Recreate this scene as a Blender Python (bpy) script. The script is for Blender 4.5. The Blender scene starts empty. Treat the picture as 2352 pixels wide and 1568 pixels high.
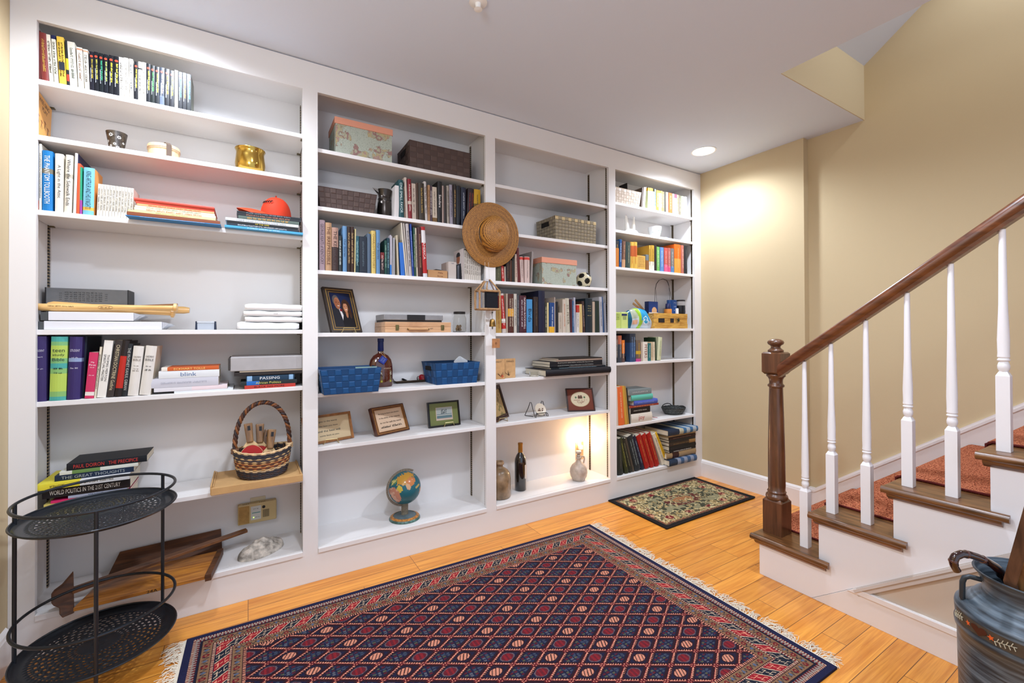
import bpy, math, random
import numpy as np
from mathutils import Matrix, Vector
random.seed(7)
SC = bpy.context.scene
# ---------------------------------------------------------------- camera
F, CX, CY, YAW, PIT, ROL = 1004.749, 1176.0, 757.044, 0.5427, 0.0065, -0.0038
CAM = Vector((0.0, -2.2391, 1.161))
_cy, _sy, _cp, _sp, _cr, _sr = math.cos(YAW), math.sin(YAW), math.cos(PIT), math.sin(PIT), math.cos(ROL), math.sin(ROL)
FW = Vector((_sy*_cp, _cy*_cp, _sp)); _u = Vector((-_sy*_sp, -_cy*_sp, _cp)); _r = Vector((_cy, -_sy, 0))
RT = _r*_cr + _u*_sr; UP = _u*_cr - _r*_sr
cd = bpy.data.cameras.new('camera'); cam = bpy.data.objects.new('camera', cd); SC.collection.objects.link(cam)
cam.matrix_world = Matrix(((RT.x, UP.x, -FW.x, CAM.x), (RT.y, UP.y, -FW.y, CAM.y), (RT.z, UP.z, -FW.z, CAM.z), (0, 0, 0, 1)))
cd.sensor_fit = 'HORIZONTAL'; cd.sensor_width = 36.0; cd.lens = 36.0*F/2352.0
cd.shift_y = (CY-784.0)/2352.0; cd.clip_start = 0.02; cd.clip_end = 60
SC.camera = cam
# ---------------------------------------------------------------- exposure
vs = SC.view_settings; vs.view_transform = 'Standard'; vs.look = 'None'; vs.gamma = 1.0; vs.use_curve_mapping = False
vs.exposure = 0.0
# ---------------------------------------------------------------- world: soft daylight from the open rooms behind the camera
w = bpy.data.worlds.new('world'); SC.world = w; w.use_nodes = True
w.node_tree.nodes['Background'].inputs[0].default_value = (0.84, 0.97, 1.20, 1); w.node_tree.nodes['Background'].inputs[1].default_value = 1.0

def lamp(name, loc, power, color, size, spot=None, blend=0.6, kind='SPOT'):
    l = bpy.data.lights.new(name, kind); l.energy = power; l.color = color
    l.shadow_soft_size = size
    if kind == 'SPOT': l.spot_size = math.radians(spot); l.spot_blend = blend
    o = bpy.data.objects.new(name, l); SC.collection.objects.link(o); o.location = loc
    return o
WARM = (0.91, 1.0, 1.15)   # neutral after the camera's white balance
# recessed ceiling cans: two near the bookcase, four further out over the room
CANS = [(-0.26, -0.30, 56, 164), (2.757, -0.30, 70, 160), (0.35, -1.42, 84, 168), (1.75, -1.42, 82, 168)]
for i, (x, y, p, a) in enumerate(CANS):
    lamp('ceiling_can_light', (x, y, 2.425), p, WARM, 0.06, a, 0.7)
# stairwell light, up in the stair opening
lamp('stairwell_light', (2.85, -1.9, 3.3), 26, WARM, 0.15, 160, 0.5)
# added fill light out of frame to the left, brightening the ceiling there
lamp('ceiling_fill_light', (-0.30, -1.75, 1.98), 24, (0.92, 1.0, 1.14), 0.22, kind='POINT')
# ---------------------------------------------------------------- measuring helpers
def ray(u, v): return FW + RT*((u-CX)/F) - UP*((v-CY)/F)
def at(u, v, ax, val):
    d = ray(u, v); i = 'XYZ'.index(ax); return CAM + d*((val-CAM[i])/d[i])
def proj(p):
    d = Vector(p)-CAM; z = d.dot(FW); return CX+F*d.dot(RT)/z, CY-F*d.dot(UP)/z
def depth(p): return (Vector(p)-CAM).dot(FW)
def rad(hw, p):
    d = Vector(p)-CAM; z = d.dot(FW); x = d.dot(RT); return hw/F*z*math.cos(math.atan2(x, z))
def xat(u, y, z):
    v = 757.0
    for _ in range(4):
        p = at(u, v, 'Y', y); v = proj((p.x, y, z))[1]
    return at(u, v, 'Y', y).x
class Crop:
    def __init__(s, ox, oy, k): s.o = (ox, oy); s.k = k
    def __call__(s, x, y): return s.o[0]+x/s.k, s.o[1]+y/s.k
# ---------------------------------------------------------------- colours and materials
def lin1(c): return c/12.92 if c <= 0.04045 else ((c+0.055)/1.055)**2.4
def lin(h): h = h.lstrip('#'); return tuple(lin1(int(h[i:i+2], 16)/255) for i in (0, 2, 4))
MC = {}
def mat(h, rough=0.55, metal=0.0, spec=0.4, key='', bump=0.0, bscale=60.0, vary=0.0, vscale=30.0, coat=0.0, trans=0.0, ior=1.45, emit=0.0, stretch=(1, 1, 1)):
    k = (h, rough, metal, key, bump, bscale, vary, vscale, coat, trans, emit, stretch)
    if k in MC: return MC[k]
    m = bpy.data.materials.new('mat_'+str(len(MC))); m.use_nodes = True; nt = m.node_tree; b = nt.nodes['Principled BSDF']
    c = lin(h); b.inputs['Base Color'].default_value = (*c, 1); b.inputs['Roughness'].default_value = rough
    b.inputs['Metallic'].default_value = metal; b.inputs['Specular IOR Level'].default_value = spec
    b.inputs['Coat Weight'].default_value = coat; b.inputs['Transmission Weight'].default_value = trans; b.inputs['IOR'].default_value = ior
    if emit: b.inputs['Emission Color'].default_value = (*c, 1); b.inputs['Emission Strength'].default_value = emit
    if bump or vary:
        tc = nt.nodes.new('ShaderNodeTexCoord'); mp = nt.nodes.new('ShaderNodeMapping'); mp.inputs['Scale'].default_value = stretch
        nt.links.new(tc.outputs['Object'], mp.inputs['Vector'])
    if bump:
        n = nt.nodes.new('ShaderNodeTexNoise'); n.inputs['Scale'].default_value = bscale; n.inputs['Detail'].default_value = 4
        nt.links.new(mp.outputs[0], n.inputs['Vector'])
        bp = nt.nodes.new('ShaderNodeBump'); bp.inputs['Strength'].default_value = bump; bp.inputs['Distance'].default_value = 0.002
        nt.links.new(n.outputs['Fac'], bp.inputs['Height']); nt.links.new(bp.outputs[0], b.inputs['Normal'])
    if vary:
        n = nt.nodes.new('ShaderNodeTexNoise'); n.inputs['Scale'].default_value = vscale; n.inputs['Detail'].default_value = 5
        nt.links.new(mp.outputs[0], n.inputs['Vector'])
        r = nt.nodes.new('ShaderNodeValToRGB'); r.color_ramp.elements[0].position = 0.35; r.color_ramp.elements[1].position = 0.68
        r.color_ramp.elements[0].color = (*[x*(1-vary) for x in c], 1); r.color_ramp.elements[1].color = (*[min(1, x*(1+vary)) for x in c], 1)
        nt.links.new(n.outputs['Fac'], r.inputs[0]); nt.links.new(r.outputs[0], b.inputs['Base Color'])
    MC[k] = m; return m
def wood(dark, light, rough=0.4, scale=(3, 40, 40), key='w', coat=0.2):
    k = ('wood', dark, light, rough, scale, key)
    if k in MC: return MC[k]
    m = bpy.data.materials.new('wood_'+str(len(MC))); m.use_nodes = True; nt = m.node_tree; b = nt.nodes['Principled BSDF']
    tc = nt.nodes.new('ShaderNodeTexCoord'); mp = nt.nodes.new('ShaderNodeMapping'); mp.inputs['Scale'].default_value = scale
    n = nt.nodes.new('ShaderNodeTexNoise'); n.inputs['Scale'].default_value = 1.0; n.inputs['Detail'].default_value = 6; n.inputs['Distortion'].default_value = 1.2
    r = nt.nodes.new('ShaderNodeValToRGB'); r.color_ramp.elements[0].position = 0.32; r.color_ramp.elements[1].position = 0.7
    r.color_ramp.elements[0].color = (*lin(dark), 1); r.color_ramp.elements[1].color = (*lin(light), 1)
    nt.links.new(tc.outputs['Object'], mp.inputs[0]); nt.links.new(mp.outputs[0], n.inputs['Vector']); nt.links.new(n.outputs['Fac'], r.inputs[0])
    nt.links.new(r.outputs[0], b.inputs['Base Color']); b.inputs['Roughness'].default_value = rough; b.inputs['Coat Weight'].default_value = coat
    b.inputs['Coat Roughness'].default_value = 0.25
    MC[k] = m; return m
def painted(rough=0.5, bump=0.0, sheen=0.0):
    k = ('painted', rough, bump, sheen)
    if k in MC: return MC[k]
    m = bpy.data.materials.new('painted_'+str(len(MC))); m.use_nodes = True; nt = m.node_tree; b = nt.nodes['Principled BSDF']
    a = nt.nodes.new('ShaderNodeAttribute'); a.attribute_name = 'Col'; nt.links.new(a.outputs['Color'], b.inputs['Base Color'])
    b.inputs['Roughness'].default_value = rough; b.inputs['Specular IOR Level'].default_value = 0.3
    b.inputs['Sheen Weight'].default_value = sheen
    if bump:
        tc = nt.nodes.new('ShaderNodeTexCoord'); n = nt.nodes.new('ShaderNodeTexNoise'); n.inputs['Scale'].default_value = 450; n.inputs['Detail'].default_value = 2
        bp = nt.nodes.new('ShaderNodeBump'); bp.inputs['Strength'].default_value = bump; bp.inputs['Distance'].default_value = 0.003
        nt.links.new(tc.outputs['Object'], n.inputs['Vector']); nt.links.new(n.outputs['Fac'], bp.inputs['Height']); nt.links.new(bp.outputs[0], b.inputs['Normal'])
    MC[k] = m; return m
# ---------------------------------------------------------------- objects
ORG = {}
def tag(o, label=None, cat=None, group=None, kind=None):
    if label: o['label'] = label
    if cat: o['category'] = cat
    if group: o['group'] = group
    if kind: o['kind'] = kind
    return o
def thing(name, label, cat, loc=(0, 0, 0), group=None):
    o = bpy.data.objects.new(name, None); SC.collection.objects.link(o); o.location = loc; o.empty_display_size = 0.05
    ORG[o.name] = Vector(loc); return tag(o, label, cat, group)
class MB:
    def __init__(s): s.v = []; s.f = []; s.m = []; s.T = None; s.c = None
    def add(s, vs, fs, mi=0):
        n = len(s.v)
        s.v += [tuple(s.T @ Vector(p)) for p in vs] if s.T is not None else [tuple(p) for p in vs]
        s.f += [tuple(n+i for i in f) for f in fs]; s.m += [mi]*len(fs)
    def box(s, x0, x1, y0, y1, z0, z1, mi=0):
        s.add([(x0, y0, z0), (x1, y0, z0), (x1, y1, z0), (x0, y1, z0), (x0, y0, z1), (x1, y0, z1), (x1, y1, z1), (x0, y1, z1)],
              [(0, 3, 2, 1), (4, 5, 6, 7), (0, 1, 5, 4), (1, 2, 6, 5), (2, 3, 7, 6), (3, 0, 4, 7)], mi)
    def hexa(s, b, t, mi=0):   # bottom quad, top quad (same winding)
        s.add(list(b)+list(t), [(0, 3, 2, 1), (4, 5, 6, 7), (0, 1, 5, 4), (1, 2, 6, 5), (2, 3, 7, 6), (3, 0, 4, 7)], mi)
    def prism(s, poly, ax, a, b, mi=0):   # poly in the two other axes (order XY / XZ / YZ)
        def P(p, t): return {'Z': (p[0], p[1], t), 'Y': (p[0], t, p[1]), 'X': (t, p[0], p[1])}[ax]
        n = len(poly); s.add([P(p, a) for p in poly]+[P(p, b) for p in poly],
              [tuple(range(n-1, -1, -1)), tuple(range(n, 2*n))]+[(i, (i+1) % n, n+(i+1) % n, n+i) for i in range(n)], mi)
    def lathe(s, prof, c=(0, 0, 0), n=32, mi=0, sx=1, sy=1, cap=True, mis=None, M=None):
        vs = []; fs = []; mm = []
        for r, z in prof:
            for k in range(n):
                a = 2*math.pi*k/n; p = Vector((r*sx*math.cos(a), r*sy*math.sin(a), z))
                if M is not None: p = M @ p
                vs.append((c[0]+p.x, c[1]+p.y, c[2]+p.z))
        base = len(s.f)
        for j in range(len(prof)-1):
            for k in range(n):
                k2 = (k+1) % n; fs.append((j*n+k, j*n+k2, (j+1)*n+k2, (j+1)*n+k)); mm.append(mis[j] if mis else mi)
        if cap:
            fs.append(tuple(range(n-1, -1, -1))); mm.append(mis[0] if mis else mi)
            fs.append(tuple(range((len(prof)-1)*n, len(prof)*n))); mm.append(mis[-1] if mis else mi)
        s.add(vs, fs, 0); s.m[base:] = mm
    def tube(s, pts, r, n=8, mi=0, closed=False, radii=None):
        pts = [Vector(p) for p in pts]; m = len(pts); vs = []; fs = []
        up = Vector((0, 0, 1)); prev = None
        for i, p in enumerate(pts):
            if closed: d = pts[(i+1) % m]-pts[i-1]
            else: d = pts[min(i+1, m-1)]-pts[max(i-1, 0)]
            d.normalize()
            if prev is None:
                a = up.cross(d)
                if a.length < 0.1: a = Vector((1, 0, 0)).cross(d)
            else: a = prev - d*prev.dot(d)
            a.normalize(); prev = a; b = d.cross(a); rr = radii[i] if radii else r
            for k in range(n):
                t = 2*math.pi*k/n; vs.append(p+a*(rr*math.cos(t))+b*(rr*math.sin(t)))
        for i in range(m if closed else m-1):
            j = (i+1) % m
            for k in range(n): k2 = (k+1) % n; fs.append((i*n+k, i*n+k2, j*n+k2, j*n+k))
        if not closed: fs += [tuple(range(n-1, -1, -1)), tuple(range((m-1)*n, m*n))]
        s.add(vs, fs, mi)
    def sphere(s, c, r, n=24, mi=0, sz=1.0):
        s.lathe([(max(1e-4, r*math.sin(math.pi*j/14)), -r*sz*math.cos(math.pi*j/14)) for j in range(15)], c, n, mi)
    def quad(s, a, b, c, d, mi=0): s.add([a, b, c, d], [(0, 1, 2, 3)], mi)
    def build(s, name, mats, parent=None, smooth=False, origin=None, bevel=0.0, angle=0.7):
        if not isinstance(mats, (list, tuple)): mats = [mats]
        org = ORG[parent.name] if parent is not None else Vector(origin or (0, 0, 0))
        me = bpy.data.meshes.new(name)
        me.from_pydata([(p[0]-org.x, p[1]-org.y, p[2]-org.z) for p in s.v], [], s.f)
        for m in mats: me.materials.append(m)
        me.polygons.foreach_set('material_index', s.m)
        if s.c is not None:
            ca = me.color_attributes.new('Col', 'FLOAT_COLOR', 'CORNER')
            ca.data.foreach_set('color', np.asarray(s.c, np.float32).ravel())
        me.update()
        if smooth:
            me.polygons.foreach_set('use_smooth', [True]*len(me.polygons)); me.set_sharp_from_angle(angle=angle)
        o = bpy.data.objects.new(name, me); SC.collection.objects.link(o)
        if parent is not None: o.parent = parent
        else: o.location = org
        ORG[o.name] = org
        if bevel:
            md = o.modifiers.new('bevel', 'BEVEL'); md.width = bevel; md.segments = 2; md.limit_method = 'ANGLE'; md.harden_normals = False
        return o
def struct(o): o['kind'] = 'structure'; return o
def grid_obj(name, P00, eu, ev, nu, nv, col, parent=None, material=None, origin=None, thick=0.0):
    """coloured panel: P00 + eu*s + ev*t, one face per colour sample; col(S,T)->(n,3) linear"""
    P00, eu, ev = Vector(P00), Vector(eu), Vector(ev); org = ORG[parent.name] if parent is not None else Vector(origin or P00)
    a = np.linspace(0, 1, nu+1); b = np.linspace(0, 1, nv+1); A, B = np.meshgrid(a, b)
    V = (np.array(P00-org)[None, :]+A.reshape(-1, 1)*np.array(eu)[None, :]+B.reshape(-1, 1)*np.array(ev)[None, :]).astype(np.float32)
    i = np.arange(nu*nv); r, c = i//nu, i % nu; q = r*(nu+1)+c
    L = np.stack([q, q+1, q+nu+2, q+nu+1], 1).astype(np.int32)
    me = bpy.data.meshes.new(name); me.vertices.add(len(V)); me.vertices.foreach_set('co', V.ravel())
    me.loops.add(L.size); me.loops.foreach_set('vertex_index', L.ravel()); me.polygons.add(len(L))
    me.polygons.foreach_set('loop_start', np.arange(0, L.size, 4, dtype=np.int32))
    me.update(calc_edges=True)
    S = (c+0.5)/nu; T = (r+0.5)/nv; C = col(S, T)
    C4 = np.concatenate([C, np.ones((len(C), 1))], 1).astype(np.float32)
    ca = me.color_attributes.new('Col', 'FLOAT_COLOR', 'CORNER'); ca.data.foreach_set('color', np.repeat(C4, 4, 0).ravel())
    me.materials.append(material or painted())
    o = bpy.data.objects.new(name, me); SC.collection.objects.link(o)
    if parent is not None: o.parent = parent
    else: o.location = org
    ORG[o.name] = org; return o
def H(h): return np.array(lin(h))
def hashn(a, b, s=0): x = np.sin(a*127.1+b*311.7+s*74.7)*43758.5453; return x-np.floor(x)
def vnoise(x, y, s=0):
    xi, yi = np.floor(x), np.floor(y); fx, fy = x-xi, y-yi; fx = fx*fx*(3-2*fx); fy = fy*fy*(3-2*fy)
    return (hashn(xi, yi, s)*(1-fx)+hashn(xi+1, yi, s)*fx)*(1-fy)+(hashn(xi, yi+1, s)*(1-fx)+hashn(xi+1, yi+1, s)*fx)*fy
# ---------------------------------------------------------------- lettering
TXT = {}
def text_shape(t):
    if t in TXT: return TXT[t]
    c = bpy.data.curves.new('t', 'FONT'); c.body = t; c.size = 1.0; c.resolution_u = 2
    o = bpy.data.objects.new('t', c); me = bpy.data.meshes.new_from_object(o)
    vs = [(v.co.x, v.co.y) for v in me.vertices]; fs = [tuple(p.vertices) for p in me.polygons]
    x0 = min(v[0] for v in vs); x1 = max(v[0] for v in vs); y0 = min(v[1] for v in vs); y1 = max(v[1] for v in vs)
    bpy.data.objects.remove(o); bpy.data.curves.remove(c); bpy.data.meshes.remove(me)
    TXT[t] = ([((x-x0), (y-y0)) for x, y in vs], fs, x1-x0, y1-y0); return TXT[t]
def lettering(mb, t, O, R, U, L, Hh, mi=0, seed=None):
    """t centred at O running along R, up U, fitted into L x Hh; '~n' makes n words of small illegible strokes"""
    O, R, U = Vector(O), Vector(R).normalized(), Vector(U).normalized()
    if t.startswith('~'):
        rnd = random.Random(seed if seed is not None else len(mb.v)+int(O.x*1e4)); n = int(t[1:] or 2); x = -L/2; cw = Hh*0.62
        N = max(2, int(L/cw)); brk = set(int(N*(k+1)/n) for k in range(n-1))
        for i in range(N):
            if i in brk: continue
            a = -L/2+i*L/N; w = L/N*0.74; lo = -Hh/2; hi = Hh*rnd.choice((0.2, 0.5, 0.5))
            def q(x0, x1, y0, y1): mb.quad(O+R*x0+U*y0, O+R*x1+U*y0, O+R*x1+U*y1, O+R*x0+U*y1, mi)
            k = rnd.random()
            q(a, a+w*0.34, lo, hi)
            if k < 0.75: q(a+w*0.34, a+w, hi-Hh*0.2, hi)
            if k > 0.25: q(a+w*0.34, a+w, lo, lo+Hh*0.2)
            if k > 0.5: q(a+w*0.68, a+w, lo+Hh*0.2, hi-Hh*0.2)
        return
    vs, fs, w, h = text_shape(t); sx = L/w; sy = Hh/h
    if sx > sy*1.25: sx = sy*1.25
    if sy > sx*2.2: sy = sx*2.2
    mb.add([O+R*((x-w/2)*sx)+U*((y-h/2)*sy) for x, y in vs], fs, mi)
def sheet_text(name, lines, O, R, U, L, lh, material, parent, gap=1.5):
    mb = MB(); O = Vector(O); U = Vector(U).normalized(); n = len(lines)
    for i, t in enumerate(lines):
        if t: lettering(mb, t, O+U*(((n-1)/2-i)*lh*gap), R, U, L, lh, seed=i+3)
    return mb.build(name, material, parent)
# ---------------------------------------------------------------- books
PAGE = '#e6dcc6'
def book_parts(root, T, t, h, d, col, title='', tcol='#ffffff', bands=(), hard=False, opts=(), side=None, pages=PAGE):
    c = 0.0022 if hard else 0.0009; bulge = min(0.006, t*0.16) if hard else t*0.03
    cols = [col]+[b[2] for b in bands]; zs = sorted({0.0, 1.0}|{b[0] for b in bands}|{b[1] for b in bands})
    if side: cols.append(side)
    mb = MB(); mb.T = T
    for a, b in zip(zs[:-1], zs[1:]):
        mi = 0
        for k, bd in enumerate(bands):
            if bd[0]-1e-6 <= a and b <= bd[1]+1e-6: mi = k+1
        z0, z1 = a*h, b*h; sm = len(cols)-1 if side else mi
        n = 6; arc = [(t*k/n, -bulge*math.sin(math.pi*k/n)) for k in range(n+1)]
        mb.prism([(t, c), (0, c)]+arc if False else arc+[(t, c), (0, c)], 'Z', z0, z1, mi)
        mb.box(0, c, c, d, z0, z1, mi if not side else mi); mb.box(t-c, t, c, d, z0, z1, sm)
    gl = 0.32 if 'ov' in opts or 'gl' in opts else 0.5
    cover = mb.build('cover', [mat(x, gl, key='bk', bump=0.04, bscale=900) for x in cols], root)
    ins = 0.003 if hard else 0.0004; pb = MB(); pb.T = T; pb.box(c, t-c, c, d-(0.004 if hard else 0.0005), ins, h-ins)
    pb.build('page_block', mat(pages, 0.85, key='pg', bump=0.5, bscale=1500), root)
    y = -bulge-0.0006
    if title:
        lb = MB(); lb.T = T
        if 'hs' in opts:
            ls = title.split('/'); n = len(ls); lh = min(t*0.25, 0.011)
            for i, s_ in enumerate(ls):
                if s_: lettering(lb, s_, (t/2, y, h*0.78-i*lh*1.5), (1, 0, 0), (0, 0, 1), t*(0.5 if s_[0] == '~' else 0.74), lh*(0.45 if s_[0] == '~' else 1))
            lettering(lb, '~2', (t/2, y, h*0.5), (1, 0, 0), (0, 0, 1), t*0.6, lh*0.5)
        elif 'ov' in opts:
            lettering(lb, '~4', (t*0.62, y, h*0.56), (0, 0, -1), (1, 0, 0), h*0.5, t*0.34, seed=int(h*1e5))
            lettering(lb, '~3', (t*0.30, y, h*0.40), (0, 0, -1), (1, 0, 0), h*0.36, t*0.16, mi=2, seed=int(t*1e6))
            lb.add([(t/2+t*0.36*math.cos(k*0.5236), y-0.0002, h*0.88+h*0.03*math.sin(k*0.5236)) for k in range(12)], [tuple(range(12))], 1)
        else:
            ls = title.split('/'); n = len(ls); tw = t*0.62/n
            fr = 0.80 if n == 1 else 0.84
            for i, s_ in enumerate(ls):
                if s_: lettering(lb, s_, (t*0.5+((n-1)/2-i)*tw*1.25 if n > 1 else t*0.5, y, h*0.52), (0, 0, -1), (1, 0, 0), h*(fr-0.12*(len(s_) < 8)), min(tw*0.86, 0.007) if s_[0] == '~' else tw*0.86, seed=int(h*1e5)+i)
        mt = [mat(tcol, 0.5, key='tx')]
        if 'ov' in opts: mt += [mat('#c8472f', 0.4, key='tx'), mat('#d8dce2', 0.4, key='tx')]
        lb.build('spine_lettering', mt, root)
    if 'pic' in opts:
        pb2 = MB(); pb2.T = T; pb2.box(t*0.08, t*0.92, y-0.0003, y, h*0.3, h*0.47); pb2.build('spine_picture', mat('#2a2f3a', 0.5), root)
ORD = 'first second third fourth fifth sixth seventh eighth ninth tenth eleventh twelfth thirteenth fourteenth fifteenth sixteenth seventeenth eighteenth nineteenth twentieth'.split()
REG = []      # (root, desc, where, group)
def parse(line):
    p = [x.strip() for x in line.split('|')]; a = p[0].split(); nums = [float(x) for x in a if not x.startswith('#')]; col = [x for x in a if x.startswith('#')][0]
    desc = p[1]; title = p[2] if len(p) > 2 else ''; tcol = p[3] if len(p) > 3 and p[3] else '#f0ece0'; opts = p[4].split() if len(p) > 4 else []
    bands = []; side = None; d = None; yo = 0.0; rot = 0.0
    for o in opts:
        if o.startswith('b'):
            if ':' in o: r, hx = o[1:].split(':'); a0, a1 = r.split('-'); bands.append((float(a0), float(a1), hx))
        elif o.startswith('side:'): side = o[5:]
        elif o.startswith('d:'): d = float(o[2:])
        elif o.startswith('y:'): yo = float(o[2:])
        elif o.startswith('r:'): rot = math.radians(float(o[2:]))
    return nums, col, desc, title, tcol, opts, bands, side, d, yo, rot
def clampx(a, b, y):
    c = (a+b)/2; k = min(range(4), key=lambda i: abs(c-(BAYS[i][0]+BAYS[i][1])/2)); lo, hi = INN[k] if y >= 0.0195 else BAYS[k]
    return max(a, lo+0.001), min(b, hi-0.0045 if y >= 0.0195 else hi-0.001)
def row(where, group, z, crop, text, yf=0.02):
    for line in text.strip().split('\n'):
        nums, col, desc, title, tcol, opts, bands, side, d, yo, rot = parse(line)
        xb0, xb1, yt = nums[:3]; xt = nums[3] if len(nums) > 3 else xb0
        y = yf+yo; u0 = crop(xb0, 0)[0]; u1 = crop(xb1, 0)[0]; X0 = xat(u0, y, z); X1 = xat(u1, y, z)
        X0, X1 = clampx(X0, X1, y)
        ut, vt = crop(xt, yt); pt = at(ut, vt, 'Y', y); dx = pt.x-X0; h = pt.z-z; th = math.atan2(dx, h)
        if abs(th) < 0.012: th = 0.0
        t = max(0.003, (X1-X0)*math.cos(th)-0.0006); L = h/math.cos(th)
        if th > 0: L = max(0.05, (h-t*math.sin(th))/math.cos(th))
        hard = 'hard' in opts or (L > 0.2 and 'pb' not in opts)
        D = d or (0.105 if L < 0.185 else min(0.205, L*0.68))
        D = min(D, 0.245-y)
        M = Matrix.Rotation(th, 4, 'Y')
        if th > 0: T = Matrix.Translation((X1, y, z)) @ M @ Matrix.Translation((-t, 0, 0)); base = (X1-t/2, y, z)
        else: T = Matrix.Translation((X0, y, z)) @ M; base = (X0+t/2, y, z)
        T = Matrix.Translation((0, 0, 0.0005)) @ T
        r = thing('book', '', 'book', base, group)
        book_parts(r, T, t, L, D, col, title, tcol, bands, hard, opts, side)
        REG.append((r, desc, where))
def stack(where, group, z, crop, text, yf=0.02):
    zz = z
    for line in text.strip().split('\n'):
        nums, col, desc, title, tcol, opts, bands, side, d, yo, rot = parse(line)
        x0, x1, yt = nums[:3]; y = yf+yo; u, v = crop(x0, yt); p = at(u, v, 'Y', y); X0 = p.x; X1 = xat(crop(x1, 0)[0], y, zz); X0, X1 = clampx(X0, X1, y)
        t = max(0.003, p.z-zz); L = X1-X0; d = d or min(0.2, max(0.11, L*0.68)); d = min(d, 0.25-y)
        R = Matrix(((0, 0, -1, 0), (0, 1, 0, 0), (1, 0, 0, 0), (0, 0, 0, 1)))
        T = Matrix.Translation((X0, y, zz)) @ Matrix.Rotation(rot, 4, 'Z') @ Matrix.Translation((L, 0, 0)) @ R
        r = thing('book', '', 'book', (X0+L/2, y+d/2, zz), group)
        book_parts(r, T, t-0.0006, L, d, col, title, tcol, bands, 'hard' in opts, opts, side)
        REG.append((r, desc, where)); zz += t
    return zz
def finish_labels():
    cnt = {}
    for r, d, wh in REG: cnt[(d, wh)] = cnt.get((d, wh), 0)+1
    seen = {}
    for r, d, wh in REG:
        if cnt[(d, wh)] == 1: r['label'] = d+' '+wh[0]
        else:
            k = seen.get((d, wh), 0); seen[(d, wh)] = k+1; n = cnt[(d, wh)]
            if wh[1] == 's': r['label'] = ORD[k]+' '+d+' from the bottom '+wh[0]
            else: r['label'] = ORD[k]+' '+d+' from left '+wh[0]
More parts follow.
